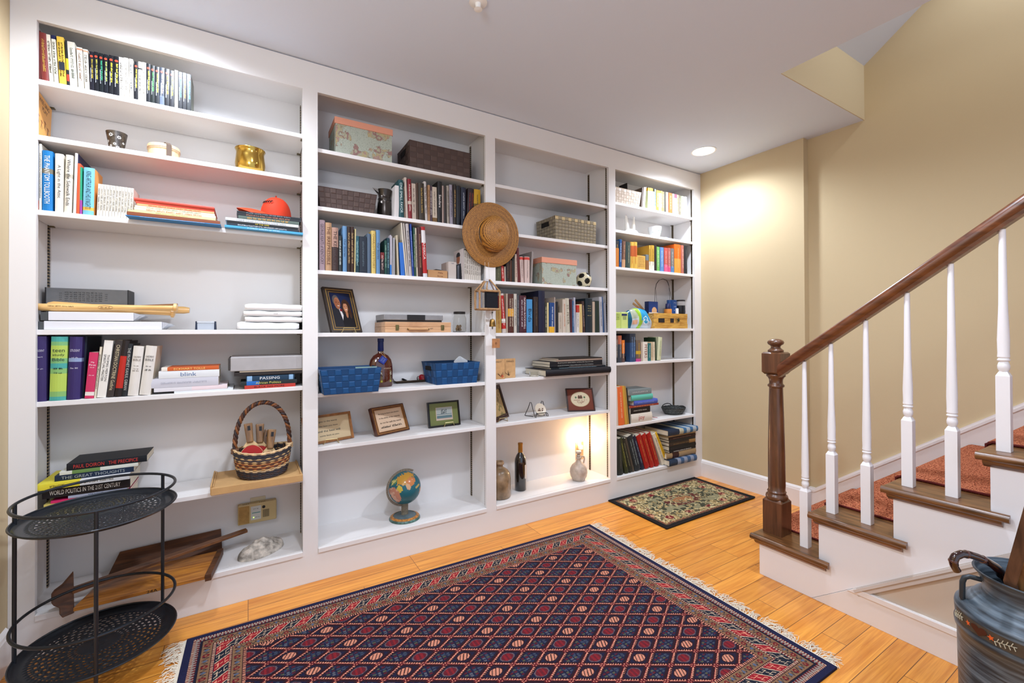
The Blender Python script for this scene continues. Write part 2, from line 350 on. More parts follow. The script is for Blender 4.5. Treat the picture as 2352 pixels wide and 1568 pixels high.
# ================================================================ SETTING
PAINT = mat('#e5e2e0', 0.42, bump=0.03, bscale=40, key='paint')
WALL = mat('#cbb893', 0.75, bump=0.10, bscale=160, key='wall')
CEIL = mat('#d9e3f2', 0.85, bump=0.05, bscale=120, key='ceil')
TRIM = mat('#ebe7e5', 0.35, key='trim')
XL, XR, XS, CH = -0.7245, 3.1398, 3.197, 2.44      # left wall, right wall, stairwell wall, ceiling height
YB = 0.262
def floor_mat():
    m = bpy.data.materials.new('oak_floor'); m.use_nodes = True; nt = m.node_tree; N = nt.nodes.new; Lk = nt.links.new; b = nt.nodes['Principled BSDF']
    tc = N('ShaderNodeTexCoord')
    br = N('ShaderNodeTexBrick'); br.offset = 0.37; br.offset_frequency = 3; br.inputs['Scale'].default_value = 1.0
    br.inputs['Brick Width'].default_value = 0.72; br.inputs['Row Height'].default_value = 0.0825; br.inputs['Mortar Size'].default_value = 0.0012; br.inputs['Mortar Smooth'].default_value = 0.2
    br.inputs['Color1'].default_value = (0, 0, 0, 1); br.inputs['Color2'].default_value = (1, 1, 1, 1); br.inputs['Mortar'].default_value = (0.5, 0.5, 0.5, 1); br.inputs['Bias'].default_value = 0
    Lk(tc.outputs['Object'], br.inputs['Vector'])
    # plank tone from brick random, grain offset by tone
    mp = N('ShaderNodeMapping'); mp.inputs['Scale'].default_value = (2.2, 42, 1); ad = N('ShaderNodeVectorMath'); ad.operation = 'ADD'
    sc = N('ShaderNodeVectorMath'); sc.operation = 'SCALE'; sc.inputs['Scale'].default_value = 13.0; Lk(br.outputs['Color'], sc.inputs[0])
    Lk(tc.outputs['Object'], mp.inputs[0]); Lk(mp.outputs[0], ad.inputs[0]); Lk(sc.outputs[0], ad.inputs[1])
    n1 = N('ShaderNodeTexNoise'); n1.inputs['Scale'].default_value = 1.0; n1.inputs['Detail'].default_value = 7; n1.inputs['Distortion'].default_value = 1.6; Lk(ad.outputs[0], n1.inputs['Vector'])
    mp2 = N('ShaderNodeMapping'); mp2.inputs['Scale'].default_value = (9, 380, 1); Lk(tc.outputs['Object'], mp2.inputs[0])
    n2 = N('ShaderNodeTexNoise'); n2.inputs['Scale'].default_value = 1.0; n2.inputs['Detail'].default_value = 3; Lk(mp2.outputs[0], n2.inputs['Vector'])
    r = N('ShaderNodeValToRGB'); e = r.color_ramp.elements; e[0].position = 0.30; e[0].color = (*lin('#d0802a'), 1); e[1].position = 0.62; e[1].color = (*lin('#eda444'), 1)
    Lk(n1.outputs['Fac'], r.inputs[0])
    mx = N('ShaderNodeMix'); mx.data_type = 'RGBA'; mx.blend_type = 'MULTIPLY'; mx.inputs['Factor'].default_value = 1.0
    r2 = N('ShaderNodeValToRGB'); r2.color_ramp.elements[0].color = (0.88, 0.84, 0.80, 1); r2.color_ramp.elements[1].color = (1.08, 1.06, 1.03, 1); Lk(br.outputs['Color'], r2.inputs[0])
    Lk(r.outputs[0], mx.inputs[6]); Lk(r2.outputs[0], mx.inputs[7])
    mx3 = N('ShaderNodeMix'); mx3.data_type = 'RGBA'; mx3.blend_type = 'MULTIPLY'; mx3.inputs['Factor'].default_value = 0.3
    r3 = N('ShaderNodeValToRGB'); r3.color_ramp.elements[0].position = 0.35; r3.color_ramp.elements[0].color = (0.70, 0.62, 0.52, 1); r3.color_ramp.elements[1].position = 0.6; r3.color_ramp.elements[1].color = (1, 1, 1, 1)
    Lk(n2.outputs['Fac'], r3.inputs[0]); Lk(mx.outputs[2], mx3.inputs[6]); Lk(r3.outputs[0], mx3.inputs[7])
    mx2 = N('ShaderNodeMix'); mx2.data_type = 'RGBA'; Lk(br.outputs['Fac'], mx2.inputs['Factor']); Lk(mx3.outputs[2], mx2.inputs[6]); mx2.inputs[7].default_value = (*lin('#6d3c16'), 1)
    Lk(mx2.outputs[2], b.inputs['Base Color']); b.inputs['Roughness'].default_value = 0.34; b.inputs['Coat Weight'].default_value = 0.25; b.inputs['Coat Roughness'].default_value = 0.18
    bp = N('ShaderNodeBump'); bp.inputs['Strength'].default_value = 0.25; bp.inputs['Distance'].default_value = 0.001; bp.invert = True
    Lk(br.outputs['Fac'], bp.inputs['Height']); Lk(bp.outputs[0], b.inputs['Normal'])
    return m
m = MB(); m.box(XL-0.1, XS+0.1, -3.6, 0.3, -0.06, 0.0); struct(m.build('floor', floor_mat()))
# ceiling with the stairwell opening cut out of it
HX, HY = 2.263, -1.078
m = MB(); m.box(XL-0.1, HX, -3.6, 0.3, CH, CH+0.28); m.box(HX, XS+0.05, HY, 0.3, CH, CH+0.28)
struct(m.build('ceiling', CEIL))
m = MB(); m.box(HX+0.0005, XS, HY-0.004, HY-0.0005, CH, 2.776); m.box(HX-0.0005, HX+0.004, -3.6, HY-0.004, CH+0.02, 2.80); m.box(HX-0.05, HX, -3.6, HY+0.1, CH+0.281, 4.4); m.box(HX, XS, HY+0.001, HY+0.05, 2.72, 3.4)
struct(m.build('wall_header', WALL))
m = MB(); a = (2.964-2.775)/(1.3526-1.0949); z0 = 2.7665; y1 = -3.4; z1 = z0+a*(HY-y1)
m.hexa([(HX, HY, z0), (XS, HY, z0), (XS, y1, z1), (HX, y1, z1)], [(HX, HY, z0+0.05), (XS, HY, z0+0.05), (XS, y1, z1+0.05), (HX, y1, z1+0.05)])
struct(m.build('ceiling_slope', CEIL))
m = MB(); m.box(XR, XS+0.1, -0.768, 0.3, 0, CH); struct(m.build('wall_right', WALL))
m = MB(); m.box(XS, XS+0.1, -3.6, -0.768, 0, CH+2.6); struct(m.build('wall_stairwell', WALL))
m = MB(); m.box(XL-0.1, XL, -3.6, 0.3, 0, CH); struct(m.build('wall_left', WALL))
m = MB(); m.box(XL-0.1, XS+0.1, 0.3, 0.36, 0, CH+0.28); struct(m.build('wall_back', WALL))
def bb_poly(t=0.014, h=0.135): return [(0, 0), (t, 0), (t, h*0.80), (t*0.85, h*0.84), (t*0.75, h*0.90), (t*0.35, h*0.955), (0, h)]
m = MB(); m.prism([(XL+p, q) for p, q in bb_poly(h=0.14)], 'Y', -3.6, -0.012); struct(m.build('baseboard_left', TRIM, bevel=0.001))
m = MB(); m.prism([(XR-p, q) for p, q in bb_poly()], 'Y', -0.768-0.014, 0.0)
m.prism([(-0.768-p, q) for p, q in bb_poly()], 'X', XR-0.014, XS)
struct(m.build('baseboard_right', TRIM))
# sloping skirt board along the stairwell wall
sl = 0.19/0.256
m = MB(); yA = -0.80
def ztop(y): return 0.135+max(0.0, (yA-y))*0.752
pts = [(-0.77, 0.0), (-0.77, 0.135), (yA, 0.135), (-2.9, ztop(-2.9)), (-2.9, 0.0)]
m.prism(pts, 'X', XS-0.014, XS); 
m.prism([(-0.77, 0.108), (-0.77, 0.122), (yA, 0.122), (-2.9, ztop(-2.9)-0.016), (-2.9, ztop(-2.9)-0.034), (yA, 0.108)], 'X', XS-0.019, XS-0.014)
struct(m.build('baseboard_stair', TRIM))
# ---------------------------------------------------------------- bookcase
BAYS = [(-0.6566, 0.2168), (0.2815, 1.1743), (1.2393, 2.1363), (2.1992, 3.0588)]
SHZ = [[2.093, 1.889, 1.615, 1.178, 0.9155, 0.4875], [2.042, 1.766, 1.462, 1.1634, 0.8755, 0.6205],
       [2.039, 1.761, 1.466, 1.159, 0.885, 0.6225], [2.079, 1.883, 1.6216, 1.188, 0.9456, 0.501]]
ZB, ZT = 0.152, 2.3016
bc = thing('bookcase', 'white built-in bookcase of four bays filling the whole wall', 'bookcase', (0, 0, 0))
m = MB(); st = [XL+0.0005]+[b for bay in BAYS for b in bay]+[XR-0.0005]
for a, b in zip(st[0::2], st[1::2]): m.box(a, b, 0, 0.02, 0, CH-0.005)
for a, b in BAYS:
    m.box(a, b, 0, 0.02, ZT, CH-0.005); m.box(a, b, 0.0, 0.02, 0, ZB-0.022)
m.build('face_frame', PAINT, bc)
m = MB(); 
for a, b in BAYS: m.box(a+0.0005, b-0.0005, -0.006, 0.02, ZB-0.022, ZB+0.0)
m.build('sill_lip', PAINT, bc, bevel=0.002)
ex = [(XL+0.02, BAYS[0][1]+0.013)]+[(a-0.013, b+0.013) for a, b in BAYS[1:3]]+[(BAYS[3][0]-0.013, BAYS[3][1]+0.016)]
INN = [(-0.6868, ex[0][1]), ex[1], ex[2], ex[3]]
for a, b in INN:
    m = MB(); m.box(a-0.006, a, 0.02, YB-0.006, 0.02, CH-0.02); m.build('side_panel', PAINT, bc)
    m = MB(); m.box(b, b+0.006, 0.02, YB-0.006, 0.02, CH-0.02); m.build('side_panel', PAINT, bc)
    m = MB(); m.box(a-0.006, b+0.006, YB-0.006, YB, 0.02, CH-0.02); m.build('back_panel', PAINT, bc)
    m = MB(); m.box(a, b, 0.02, YB-0.006, 2.338, 2.356); m.build('top_panel', PAINT, bc)
    m = MB(); m.box(a, b, 0.0201, YB-0.006, ZB-0.02, ZB); m.build('bottom_panel', PAINT, bc)
CLIP = mat('#6d6046', 0.4, 0.9, key='clip')
for (a, b), zs in zip(INN, SHZ):
    for z in zs:
        m = MB(); m.box(a+0.003, b-0.003, 0.012, 0.250, z-0.019, z); sh = m.build('shelf', PAINT, bc, bevel=0.0015)
        for X, s_ in ((a, 1), (b, -1)):
            for Y in (0.034, 0.222):
                m = MB(); m.box(min(X+s_*0.0035, X+s_*0.018), max(X+s_*0.0035, X+s_*0.018), Y-0.008, Y+0.008, z-0.024, z-0.0192); m.build('shelf_clip', CLIP, sh)
def track_mat():
    m = bpy.data.materials.new('slotted_track'); m.use_nodes = True; nt = m.node_tree; N = nt.nodes.new; Lk = nt.links.new; b = nt.nodes['Principled BSDF']
    tc = N('ShaderNodeTexCoord'); sp = N('ShaderNodeSeparateXYZ'); Lk(tc.outputs['Object'], sp.inputs[0])
    f = N('ShaderNodeMath'); f.operation = 'MULTIPLY'; f.inputs[1].default_value = 1/0.0127; Lk(sp.outputs['Z'], f.inputs[0])
    g = N('ShaderNodeMath'); g.operation = 'FRACT'; Lk(f.outputs[0], g.inputs[0]); h = N('ShaderNodeMath'); h.operation = 'GREATER_THAN'; h.inputs[1].default_value = 0.45; Lk(g.outputs[0], h.inputs[0])
    mx = N('ShaderNodeMix'); mx.data_type = 'RGBA'; Lk(h.outputs[0], mx.inputs['Factor']); mx.inputs[6].default_value = (*lin('#8a7658'), 1); mx.inputs[7].default_value = (*lin('#0d0a08'), 1)
    Lk(mx.outputs[2], b.inputs['Base Color']); b.inputs['Metallic'].default_value = 0.5; b.inputs['Roughness'].default_value = 0.45; return m
TRK = track_mat()
for bi, (a, b) in enumerate(INN):
    for X, s_ in ((a, 1), (b, -1)):
        for Y in (0.034, 0.222):
            m = MB(); m.box(min(X, X+s_*0.0035), max(X, X+s_*0.0035), Y-0.008, Y+0.008, ZB, 2.32); m.build('shelf_track', TRK, bc)
# ---------------------------------------------------------------- stairs
TRW = wood('#46290f', '#8a5c34', 0.36, (45, 5, 45), 'tread', 0.4)
SX = 2.105; RISE = 0.19; RUN = 0.256; Y0 = -1.045
NEWEL = wood('#4a2c18', '#6e452a', 0.33, (40, 40, 4), 'newel', 0.5)
sr = thing('staircase', 'white closed staircase with brown oak treads rising on the right', 'staircase', (SX, Y0, 0))
def ty(i): return Y0-RUN*(i-1)
NS = 10
poly = [(Y0, 0)]
for i in range(1, NS+1):
    poly += [(ty(i), RISE*i-0.027), (ty(i+1), RISE*i-0.027)]
yd = lambda z: -1.271-(z)/0.7625
zt = RISE*NS-0.027
poly += [(yd(zt-0.55), zt-0.55), (-1.271, 0.0)]
m = MB(); m.prism(poly, 'X', SX, SX+0.018); m.build('stringer', mat('#f0f0f3', 0.4, key='skirt'), sr)
m = MB()
for i in range(1, NS+1): m.box(SX+0.018, XS-0.016, ty(i)-0.016, ty(i), RISE*(i-1), RISE*i-0.026)
m.build('riser', mat('#e6e2de', 0.45, key='riser'), sr)
for i in range(1, NS+1):
    yf = ty(i)+0.033; yb = ty(i+1); zt_ = RISE*i; m = MB(); r = 0.0135
    # rounded front nosing and rounded side return, mitred, continued past the next riser
    n = 6; arc = [(math.sin(math.pi*k/n), -math.cos(math.pi*k/n)) for k in range(n+1)]
    prof = [(yb, zt_-2*r), (yf-r, zt_-2*r)]+[(yf-r+r*a, zt_-r+r*c) for a, c in arc[1:-1]]+[(yf-r, zt_), (yb, zt_)]
    m.prism([(y, z) for y, z in prof], 'X', SX-0.018, XS-0.016)
    sx = SX-0.034; prof = [(SX-0.017, zt_-2*r), (SX-0.017, zt_)]+[(sx+r-r*a, zt_-r-r*c) for a, c in arc]
    m.prism(prof, 'Y', yb-0.047, yf-0.004)
    m.build('tread', TRW, sr, smooth=True)
    m = MB(); m.prism([(SX, zt_-0.027), (SX-0.020, zt_-0.027), (SX-0.018, zt_-0.034), (SX-0.011, zt_-0.042), (SX, zt_-0.05)], 'Y', yb-0.028, yf-0.018)
    m.prism([(ty(i), zt_-0.027), (ty(i)+0.018, zt_-0.027), (ty(i)+0.016, zt_-0.034), (ty(i)+0.01, zt_-0.042), (ty(i), zt_-0.05)], 'X', SX, XS-0.016)
    m.build('tread_moulding', TRW, sr, smooth=True)
# diagonal trim and the beige wall under the stair
m = MB(); dz = 0.45*1.0; pA = (yd(0.118), 0.118); pB = (-2.9, 0.7625*(2.9-1.271))
nx, nz = 0.606, 0.795
def off(p, k): return (p[0]-nx*k*0.75, p[1]-nz*k) if False else (p[0]-0.606*k, p[1]-0.795*k)
m.prism([pA, pB, off(pB, 0.03), off(pA, 0.03)], 'X', SX-0.004, SX+0.012)
m.prism([off(pA, 0.004), off(pB, 0.004), off(pB, 0.014), off(pA, 0.014)], 'X', SX-0.010, SX-0.004)
m.build('diagonal_moulding', mat('#cfc7c1', 0.45, key='diag'), sr)
m = MB(); m.prism([(-1.275, 0), pB, (-2.9, 0)], 'X', SX+0.008, SX+0.018); struct(m.build('wall_understair', mat('#cdbfae', 0.7, bump=0.08, bscale=160, key='us')))
m = MB(); h = 0.124
m.prism([(-1.273, 0), (-1.273-h/0.7625, h), (-2.9, h), (-2.9, 0)], 'X', SX-0.002, SX+0.008)
m.prism([(-1.272-0.101/0.7625, 0.101), (-1.272-h/0.7625, h-0.002), (-2.9, h-0.002), (-2.9, 0.101)], 'X', SX-0.006, SX-0.002)
struct(m.build('baseboard_understair', TRIM, bevel=0.0012))
# carpet runner
def carpet_mat():
    m = bpy.data.materials.new('carpet'); m.use_nodes = True; nt = m.node_tree; N = nt.nodes.new; Lk = nt.links.new; b = nt.nodes['Principled BSDF']
    tc = N('ShaderNodeTexCoord'); n = N('ShaderNodeTexNoise'); n.inputs['Scale'].default_value = 230; n.inputs['Detail'].default_value = 2; Lk(tc.outputs['Object'], n.inputs['Vector'])
    n2 = N('ShaderNodeTexNoise'); n2.inputs['Scale'].default_value = 8; Lk(tc.outputs['Object'], n2.inputs['Vector'])
    wv = N('ShaderNodeTexWave'); wv.bands_direction = 'X'; wv.inputs['Scale'].default_value = 22; wv.inputs['Distortion'].default_value = 2; wv.inputs['Detail Scale'].default_value = 6; Lk(tc.outputs['Object'], wv.inputs['Vector'])
    ad = N('ShaderNodeMath'); ad.operation = 'MULTIPLY_ADD'; ad.inputs[1].default_value = 0.28; Lk(wv.outputs['Fac'], ad.inputs[0]); Lk(n.outputs['Fac'], ad.inputs[2])
    r = N('ShaderNodeValToRGB'); e = r.color_ramp.elements; e[0].position = 0.46; e[0].color = (*lin('#42120b'), 1); e[1].position = 0.70; e[1].color = (*lin('#cf8460'), 1)
    x = e.new(0.57); x.color = (*lin('#7e2a1b'), 1)
    Lk(ad.outputs[0], r.inputs[0]); Lk(r.outputs[0], b.inputs['Base Color']); b.inputs['Roughness'].default_value = 1.0; b.inputs['Specular IOR Level'].default_value = 0.05
    bp = N('ShaderNodeBump'); bp.inputs['Strength'].default_value = 0.9; bp.inputs['Distance'].default_value = 0.004; Lk(n.outputs['Fac'], bp.inputs['Height']); Lk(bp.outputs[0], b.inputs['Normal'])
    return m
tag_l = 1
m = MB(); X0c, X1c = 2.262, XS-0.020; tk = 0.009
for i in range(1, NS+1):
    yf = ty(i)+0.033; z = RISE*i
    m.box(X0c, X1c, ty(i+1)+0.0, yf-0.008, z, z+tk)
    # rolled nose and riser
    ys = [(yf-0.008, z+tk), (yf+0.004, z+0.005), (yf+0.010, z-0.006), (yf+0.010, z-0.02), (yf+0.004, z-0.034), (ty(i)+0.024, z-0.055), (ty(i)+0.009, z-RISE*0.62), (ty(i)+0.009, z-RISE+(tk if i > 1 else 0.001))]
    inn = [(ty(i)+0.001, z-RISE+(tk if i > 1 else 0.001)), (ty(i)+0.001, z-0.055), (yf+0.001, z-0.030), (yf+0.001, z-0.005), (yf-0.008, z)]
    for (a, b) in zip(ys[:-1], ys[1:]): pass
    m.prism(ys+inn, 'X', X0c, X1c)
cr = m.build('carpet_runner', carpet_mat(), sr)
m = MB()
for i in range(1, NS+1):
    yf = ty(i)+0.033; z = RISE*i
    m.tube([(X0c-0.002, ty(i)+0.010, z-RISE+0.012), (X0c-0.002, ty(i)+0.012, z-0.06), (X0c-0.002, yf+0.008, z-0.028), (X0c-0.002, yf+0.008, z-0.004), (X0c-0.002, yf-0.008, z+0.006), (X0c-0.002, ty(i+1)+0.012, z+0.006)], 0.0045, 6)
m.build('bound_edge', mat('#5d1c18', 0.9, key='edge'), cr)
# railing: newel, balusters and handrail are one fixed assembly
nx0, ny0 = 2.195, -1.080; hb = 0.044
rl = thing('stair_railing', 'open stair railing with dark brown newel and handrail over white balusters', 'stair railing', (nx0, ny0, 0.19))
m = MB()
def sq(h0, z): return [(nx0-h0, ny0-h0, z), (nx0+h0, ny0-h0, z), (nx0+h0, ny0+h0, z), (nx0-h0, ny0+h0, z)]
m.hexa(sq(hb, 0.1905), sq(hb, 0.345)); m.hexa(sq(hb, 0.345), sq(hb*0.72, 0.362))
m.lathe([(0.038, 0.350), (0.045, 0.354), (0.048, 0.362), (0.046, 0.372), (0.039, 0.378), (0.038, 0.384), (0.041, 0.388), (0.038, 0.394), (0.036, 0.396), (0.0375, 0.42), (0.036, 0.6), (0.033, 0.75), (0.0295, 0.886), (0.030, 0.892), (0.036, 0.895), (0.036, 0.903), (0.030, 0.908), (0.029, 0.918), (0.030, 0.930), (0.035, 0.94), (0.041, 0.945), (0.041, 0.953), (0.036, 0.956)], (nx0, ny0, 0), 32)
m.hexa(sq(hb*0.8, 0.955), sq(hb, 0.966)); m.hexa(sq(hb, 0.966), sq(hb, 1.055)); m.hexa(sq(hb, 1.055), sq(hb*0.85, 1.062))
nw = m.build('newel_post', NEWEL, rl, smooth=True, angle=1.1); nw['label'] = 'turned dark brown newel post'
m = MB(); m.lathe([(0.030, 1.060), (0.034, 1.064), (0.034, 1.071), (0.028, 1.076), (0.021, 1.082), (0.020, 1.088), (0.024, 1.094), (0.033, 1.100), (0.036, 1.108), (0.033, 1.116), (0.024, 1.122), (0.010, 1.126), (0.001, 1.127)], (nx0, ny0, 0), 32)
m.build('finial', NEWEL, nw, smooth=True, angle=0.9)
WHITE = mat('#efedee', 0.38, key='balw')
railz = lambda y: 1.0275+(-1.2236-y)*0.775      # underside of the rail
for y, i, hs in [(-1.2244, 1, .25), (-1.3307, 2, .25), (-1.456, 2, .235), (-1.5873, 3, .25), (-1.7097, 3, .235), (-1.8358, 4, .25), (-1.9617, 4, .235), (-2.09, 5, .25)]:
    x = 2.158; z0 = RISE*i+0.0005; zt = railz(y)-0.003; h = 0.0165; zz = z0+hs; q = lambda s, z: [(x-s, y-s, z), (x+s, y-s, z), (x+s, y+s, z), (x-s, y+s, z)]
    m = MB(); m.hexa(q(h, z0), q(h, zz)); m.hexa(q(h, zz), q(h*0.62, zz+0.014))
    m.lathe([(0.010, zz+0.010), (0.011, zz+0.016), (0.0145, zz+0.024), (0.0150, zz+0.034), (0.0125, zz+0.044), (0.0105, zz+0.048), (0.0150, zz+0.051), (0.0155, zz+0.055), (0.0120, zz+0.059), (0.0150, zz+0.063), (0.0148, zz+0.068), (0.0142, zz+0.075), (0.0150, zz+0.12), (0.0110, zt-0.25), (0.0085, zt)], (x, y, 0), 20)
    o = m.build('baluster', WHITE, rl, smooth=True, angle=0.6)
    if i == 1: o['label'] = 'turned white baluster'
sec = [(-0.018, 0.0), (-0.020, 0.012), (-0.026, 0.018), (-0.0285, 0.030), (-0.026, 0.042), (-0.016, 0.052), (0, 0.056), (0.016, 0.052), (0.026, 0.042), (0.0285, 0.030), (0.026, 0.018), (0.020, 0.012), (0.018, 0.0)]
m = MB(); ya, yb_ = -1.118, -2.75; n = len(sec)
vs = [(2.158+a, y, railz(y)-0.002+b*1.22) for y in (ya, yb_) for a, b in sec]
m.add(vs, [tuple(range(n-1, -1, -1)), tuple(range(n, 2*n))]+[(i, (i+1) % n, n+(i+1) % n, n+i) for i in range(n)])
m.build('handrail', wood('#4a2412', '#7a4526', 0.3, (40, 5, 30), 'rail', 0.5), rl, smooth=True, angle=0.6)
# recessed light seen in the ceiling + the other cans
for k, (x, y, p_, a_) in enumerate(CANS):
    lb = ['round recessed ceiling light above the right end of the bookcase', 'recessed ceiling light over the left bay, out of frame', 'recessed ceiling light over the rug, left', 'recessed ceiling light over the rug, right']
    if k == 1:
        t = thing('ceiling_light', lb[0], 'ceiling light', (x, y, CH))
        m = MB(); m.lathe([(0.083, CH-0.0005), (0.083, CH-0.004), (0.074, CH-0.005), (0.070, CH-0.001)], (x, y, 0), 40, cap=False); m.build('trim_ring', mat('#f2f2f0', 0.4), t, smooth=True)
        m = MB(); m.lathe([(0.0705, CH-0.0012), (0.0705, CH-0.0022)], (x, y, 0), 40); m.build('lens', mat('#ffffff', 0.4, emit=14.0, key='lens'), t)
m = MB(); m.lathe([(0.035, CH-0.0005), (0.035, CH-0.006), (0.012, CH-0.01), (0.010, CH-0.03), (0.016, CH-0.032), (0.001, CH-0.034)], (0.76, -0.735, 0), 24)
t = m.build('sprinkler_head', mat('#f0efec', 0.4), None, smooth=True, origin=(0.76, -0.735, CH)); tag(t, 'small white round fitting in the ceiling at the upper frame edge', 'sprinkler')
# ================================================================ BOOKS (numbers: left, right, top, top-left on the spine face)
cA1 = Crop(60, 40, 5.6); W = lambda b, s_, k='r': ('on the '+['leftmost', 'second', 'third', 'rightmost'][b]+" bay's "+s_, k)
LV = ['top shelf', 'second shelf', 'third shelf', 'fourth shelf', 'fifth shelf', 'sixth shelf', 'bottom board']
row(W(0, LV[0]), 'upright books on the top shelf of the leftmost bay', SHZ[0][0], cA1, '''
160 199 165 148 #5a1f1c | dark maroon book mostly hidden behind the stile |  |  | d:.15
202 298 190 165 #7d2f28 | dark red hardback | ~1 | #c9a24a | d:.16 hard
302 356 215 256 #ece4d2 | slim cream paperback with black lettering | ~3 | #2a2622
364 420 225 320 #e9e4d4 | cream paperback with navy cap | ~4 | #3c4a3c | b.92-1:#1d2350
431 524 240 390 #e9c24a | mustard yellow paperback with a black picture | ~3/~2 | #3a2a18 | pic
529 562 292 497 #22262c | black and yellow spined thin book |  |  | b.35-.6:#e3c531 b.1-.25:#b6402f
566 664 305 527 #d9d4c6 | thick pale grey book | ~3 | #4c5a52
673 748 378 647 #efe8d8 | wide cream paperback |  ~3 | #6a4a3c | b.93-.97:#c98a6a
758 819 405 732 #efe8d8 | cream paperback with dark lettering | ~3 | #33302a | b.93-.97:#d29a7c
822 880 435 812 #1a1a24 | black paperback with red dot | x | #c9b13e | ov
884 941 438 870 #16181e | black paperback with red dot | x | #d6cf57 | ov
945 1000 455 935 #141a1e | black paperback with red dot | x | #3fb886 | ov
1003 1060 470 996 #12161e | black paperback with red dot | x | #cfe07a | ov
1063 1125 480 1062 #14161c | black paperback with red dot | x | #e6d53c | ov
1128 1198 495 1124 #14161c | black paperback with red dot | x | #ecdf52 | ov
1202 1262 508 1192 #efe9dc | cream white series paperback | ~4 | #34302c
1266 1330 515 1254 #efe9dc | cream white series paperback | ~4 | #6a665e
1335 1385 530 1326 #efe9dc | cream white series paperback | ~4 | #3c4450
1388 1440 565 1385 #15151b | black paperback with red dot | x | #e8d544 | ov
1443 1490 565 1439 #efe9dc | cream white series paperback | ~4 | #4c4a44 | b.8-.84:#1c1c1c
1494 1545 575 1492 #efe9dc | cream white series paperback | ~4 | #6a665e
1546 1600 590 1545 #14161c | black paperback with red dot | x | #e7d93e | ov
1602 1655 612 1602 #121a18 | black paperback with red dot | x | #4dbb55 | ov
1658 1715 628 1656 #14181c | black paperback with red dot | x | #dfe05a | ov
1718 1780 638 1718 #2c3442 | black paperback with red dot | x | #e9b9a0 | ov b0-.25:#5a6474
1783 1845 655 1782 #14161c | black paperback with red dot | x | #e8b850 | ov
1848 1905 678 1847 #16161c | black paperback with red dot | x | #ecdf52 | ov
1910 1955 675 1908 #efe9dc | cream white series paperback | ~4 | #8a847a
1958 2010 695 1957 #14161c | black paperback with red dot | x | #6ab7c9 | ov
2013 2065 708 2013 #15161c | black paperback with red dot | x | #e6a84a | ov
2068 2125 725 2068 #1a1e20 | black paperback with red dot | x | #6ac0d6 | ov side:#59604c
''')
cA3 = Crop(60, 300, 5.6)
row(W(0, LV[2]), 'upright books on the third shelf of the leftmost bay', SHZ[0][2], cA3, '''
132 163 190 140 #8a8f98 | thin grey picture book with a red foot |  |  | b0-.15:#c8502c d:.2
167 201 168 163 #ded8ca | tall off white picture book | ~1 | #4a4640 | d:.2
207 343 250 203 #1479bd | thick bright blue book | THE PHANTOM TOLLBOOTH | #f4f2ea | b.62-.7:#6f6a58 hard
372 480 290 362 #ebe5d8 | thick cream book with thin script title | A Light in the Attic | #3a3a3c | hard
486 582 308 510 #e6e0d2 | cream book with a small drawing near its head | Where the Sidewalk Ends | #3a3a3c | hard b.60-.67:#b9b3a2
602 640 288 628 #efecea | tall white picture book with a navy cover |  |  | side:#2b2f55 d:.2
643 684 420 662 #d65a34 | thin orange red book standing open topped |  |  | d:.19
690 722 470 696 #1f9a74 | thin green and purple book |  |  | b0-.3:#a3459c d:.19
726 868 470 742 #7cc4dc | wide turquoise book with black title | KING ARTHUR AND HIS KNIGHTS | #1e2a3c | hard b.09-.16:#e0b64e side:#f0a85a
''')
sx0 = 905
txt = []
for i in range(12):
    a = 905+i*38.5; txt.append('%d %d %d %d #e9e2d4 | thin white slipcased booklet | ~%d | #6a665c' % (a, a+37, 682+i*5.2, a+20, 3+i % 2))
row(W(0, LV[2]), 'boxed white booklets on the third shelf', SHZ[0][2], cA3, '\n'.join(txt))
cA3b = Crop(280, 430, 5.345)
stack(W(0, "third shelf's left stack", 's'), 'left stack of children picture books', SHZ[0][2], cA3b, '''
40 1212 335 #2d86c9 | big bright blue picture book | ~5 | #dfeaf2 | r:-1 d:.22
62 1204 292 #8a4a2c | thin brown picture book |  |  | d:.22
78 1150 268 #efe3a0 | pale yellow picture book with bold black title | BABAR raconte Le meilleur ami des Elephants | #3a3018 | d:.21
150 1152 240 #ece2c0 | cream picture book | ~6 | #c0743a | d:.21
160 1140 217 #efe6cc | off white picture book | ~7 | #6a8a5a | d:.21
185 1132 193 #eab07a | pale orange picture book | ~6 | #b04a2c | d:.21
170 1135 165 #d9503a | red picture book |  |  | d:.21 r:1
150 1135 122 #c94a38 | dark red topmost book |  |  | d:.21 hard
''', yf=-0.045)
stack(W(0, "third shelf's right stack", 's'), 'right stack of picture books under the cap', SHZ[0][2], cA3b, '''
1260 2228 455 #4aa5d6 | pale blue book | A CHILDS GARDEN OF VERSES | #d8ecf4 | d:.21
1290 2175 430 #25303c | thin slate book | ~2 | #c9d2d8 | d:.2
1288 2160 400 #181a1c | black book with yellow title | OF THE APES | #e6cf3c | d:.2
1270 2170 362 #d6d9da | grey white magazine | ~6 | #9aa0a4 | d:.2
1430 2175 340 #5a6a62 | thin book with coloured panels | ~9 | #d6a24a | d:.2
1410 2200 310 #20242a | black comic book with red line | ~7 | #c8866a | d:.2
1412 2205 283 #1c2026 | black topmost comic book | ~6 | #8a9098 | d:.2
''', yf=-0.02)
cA5 = Crop(60, 640, 5.6)
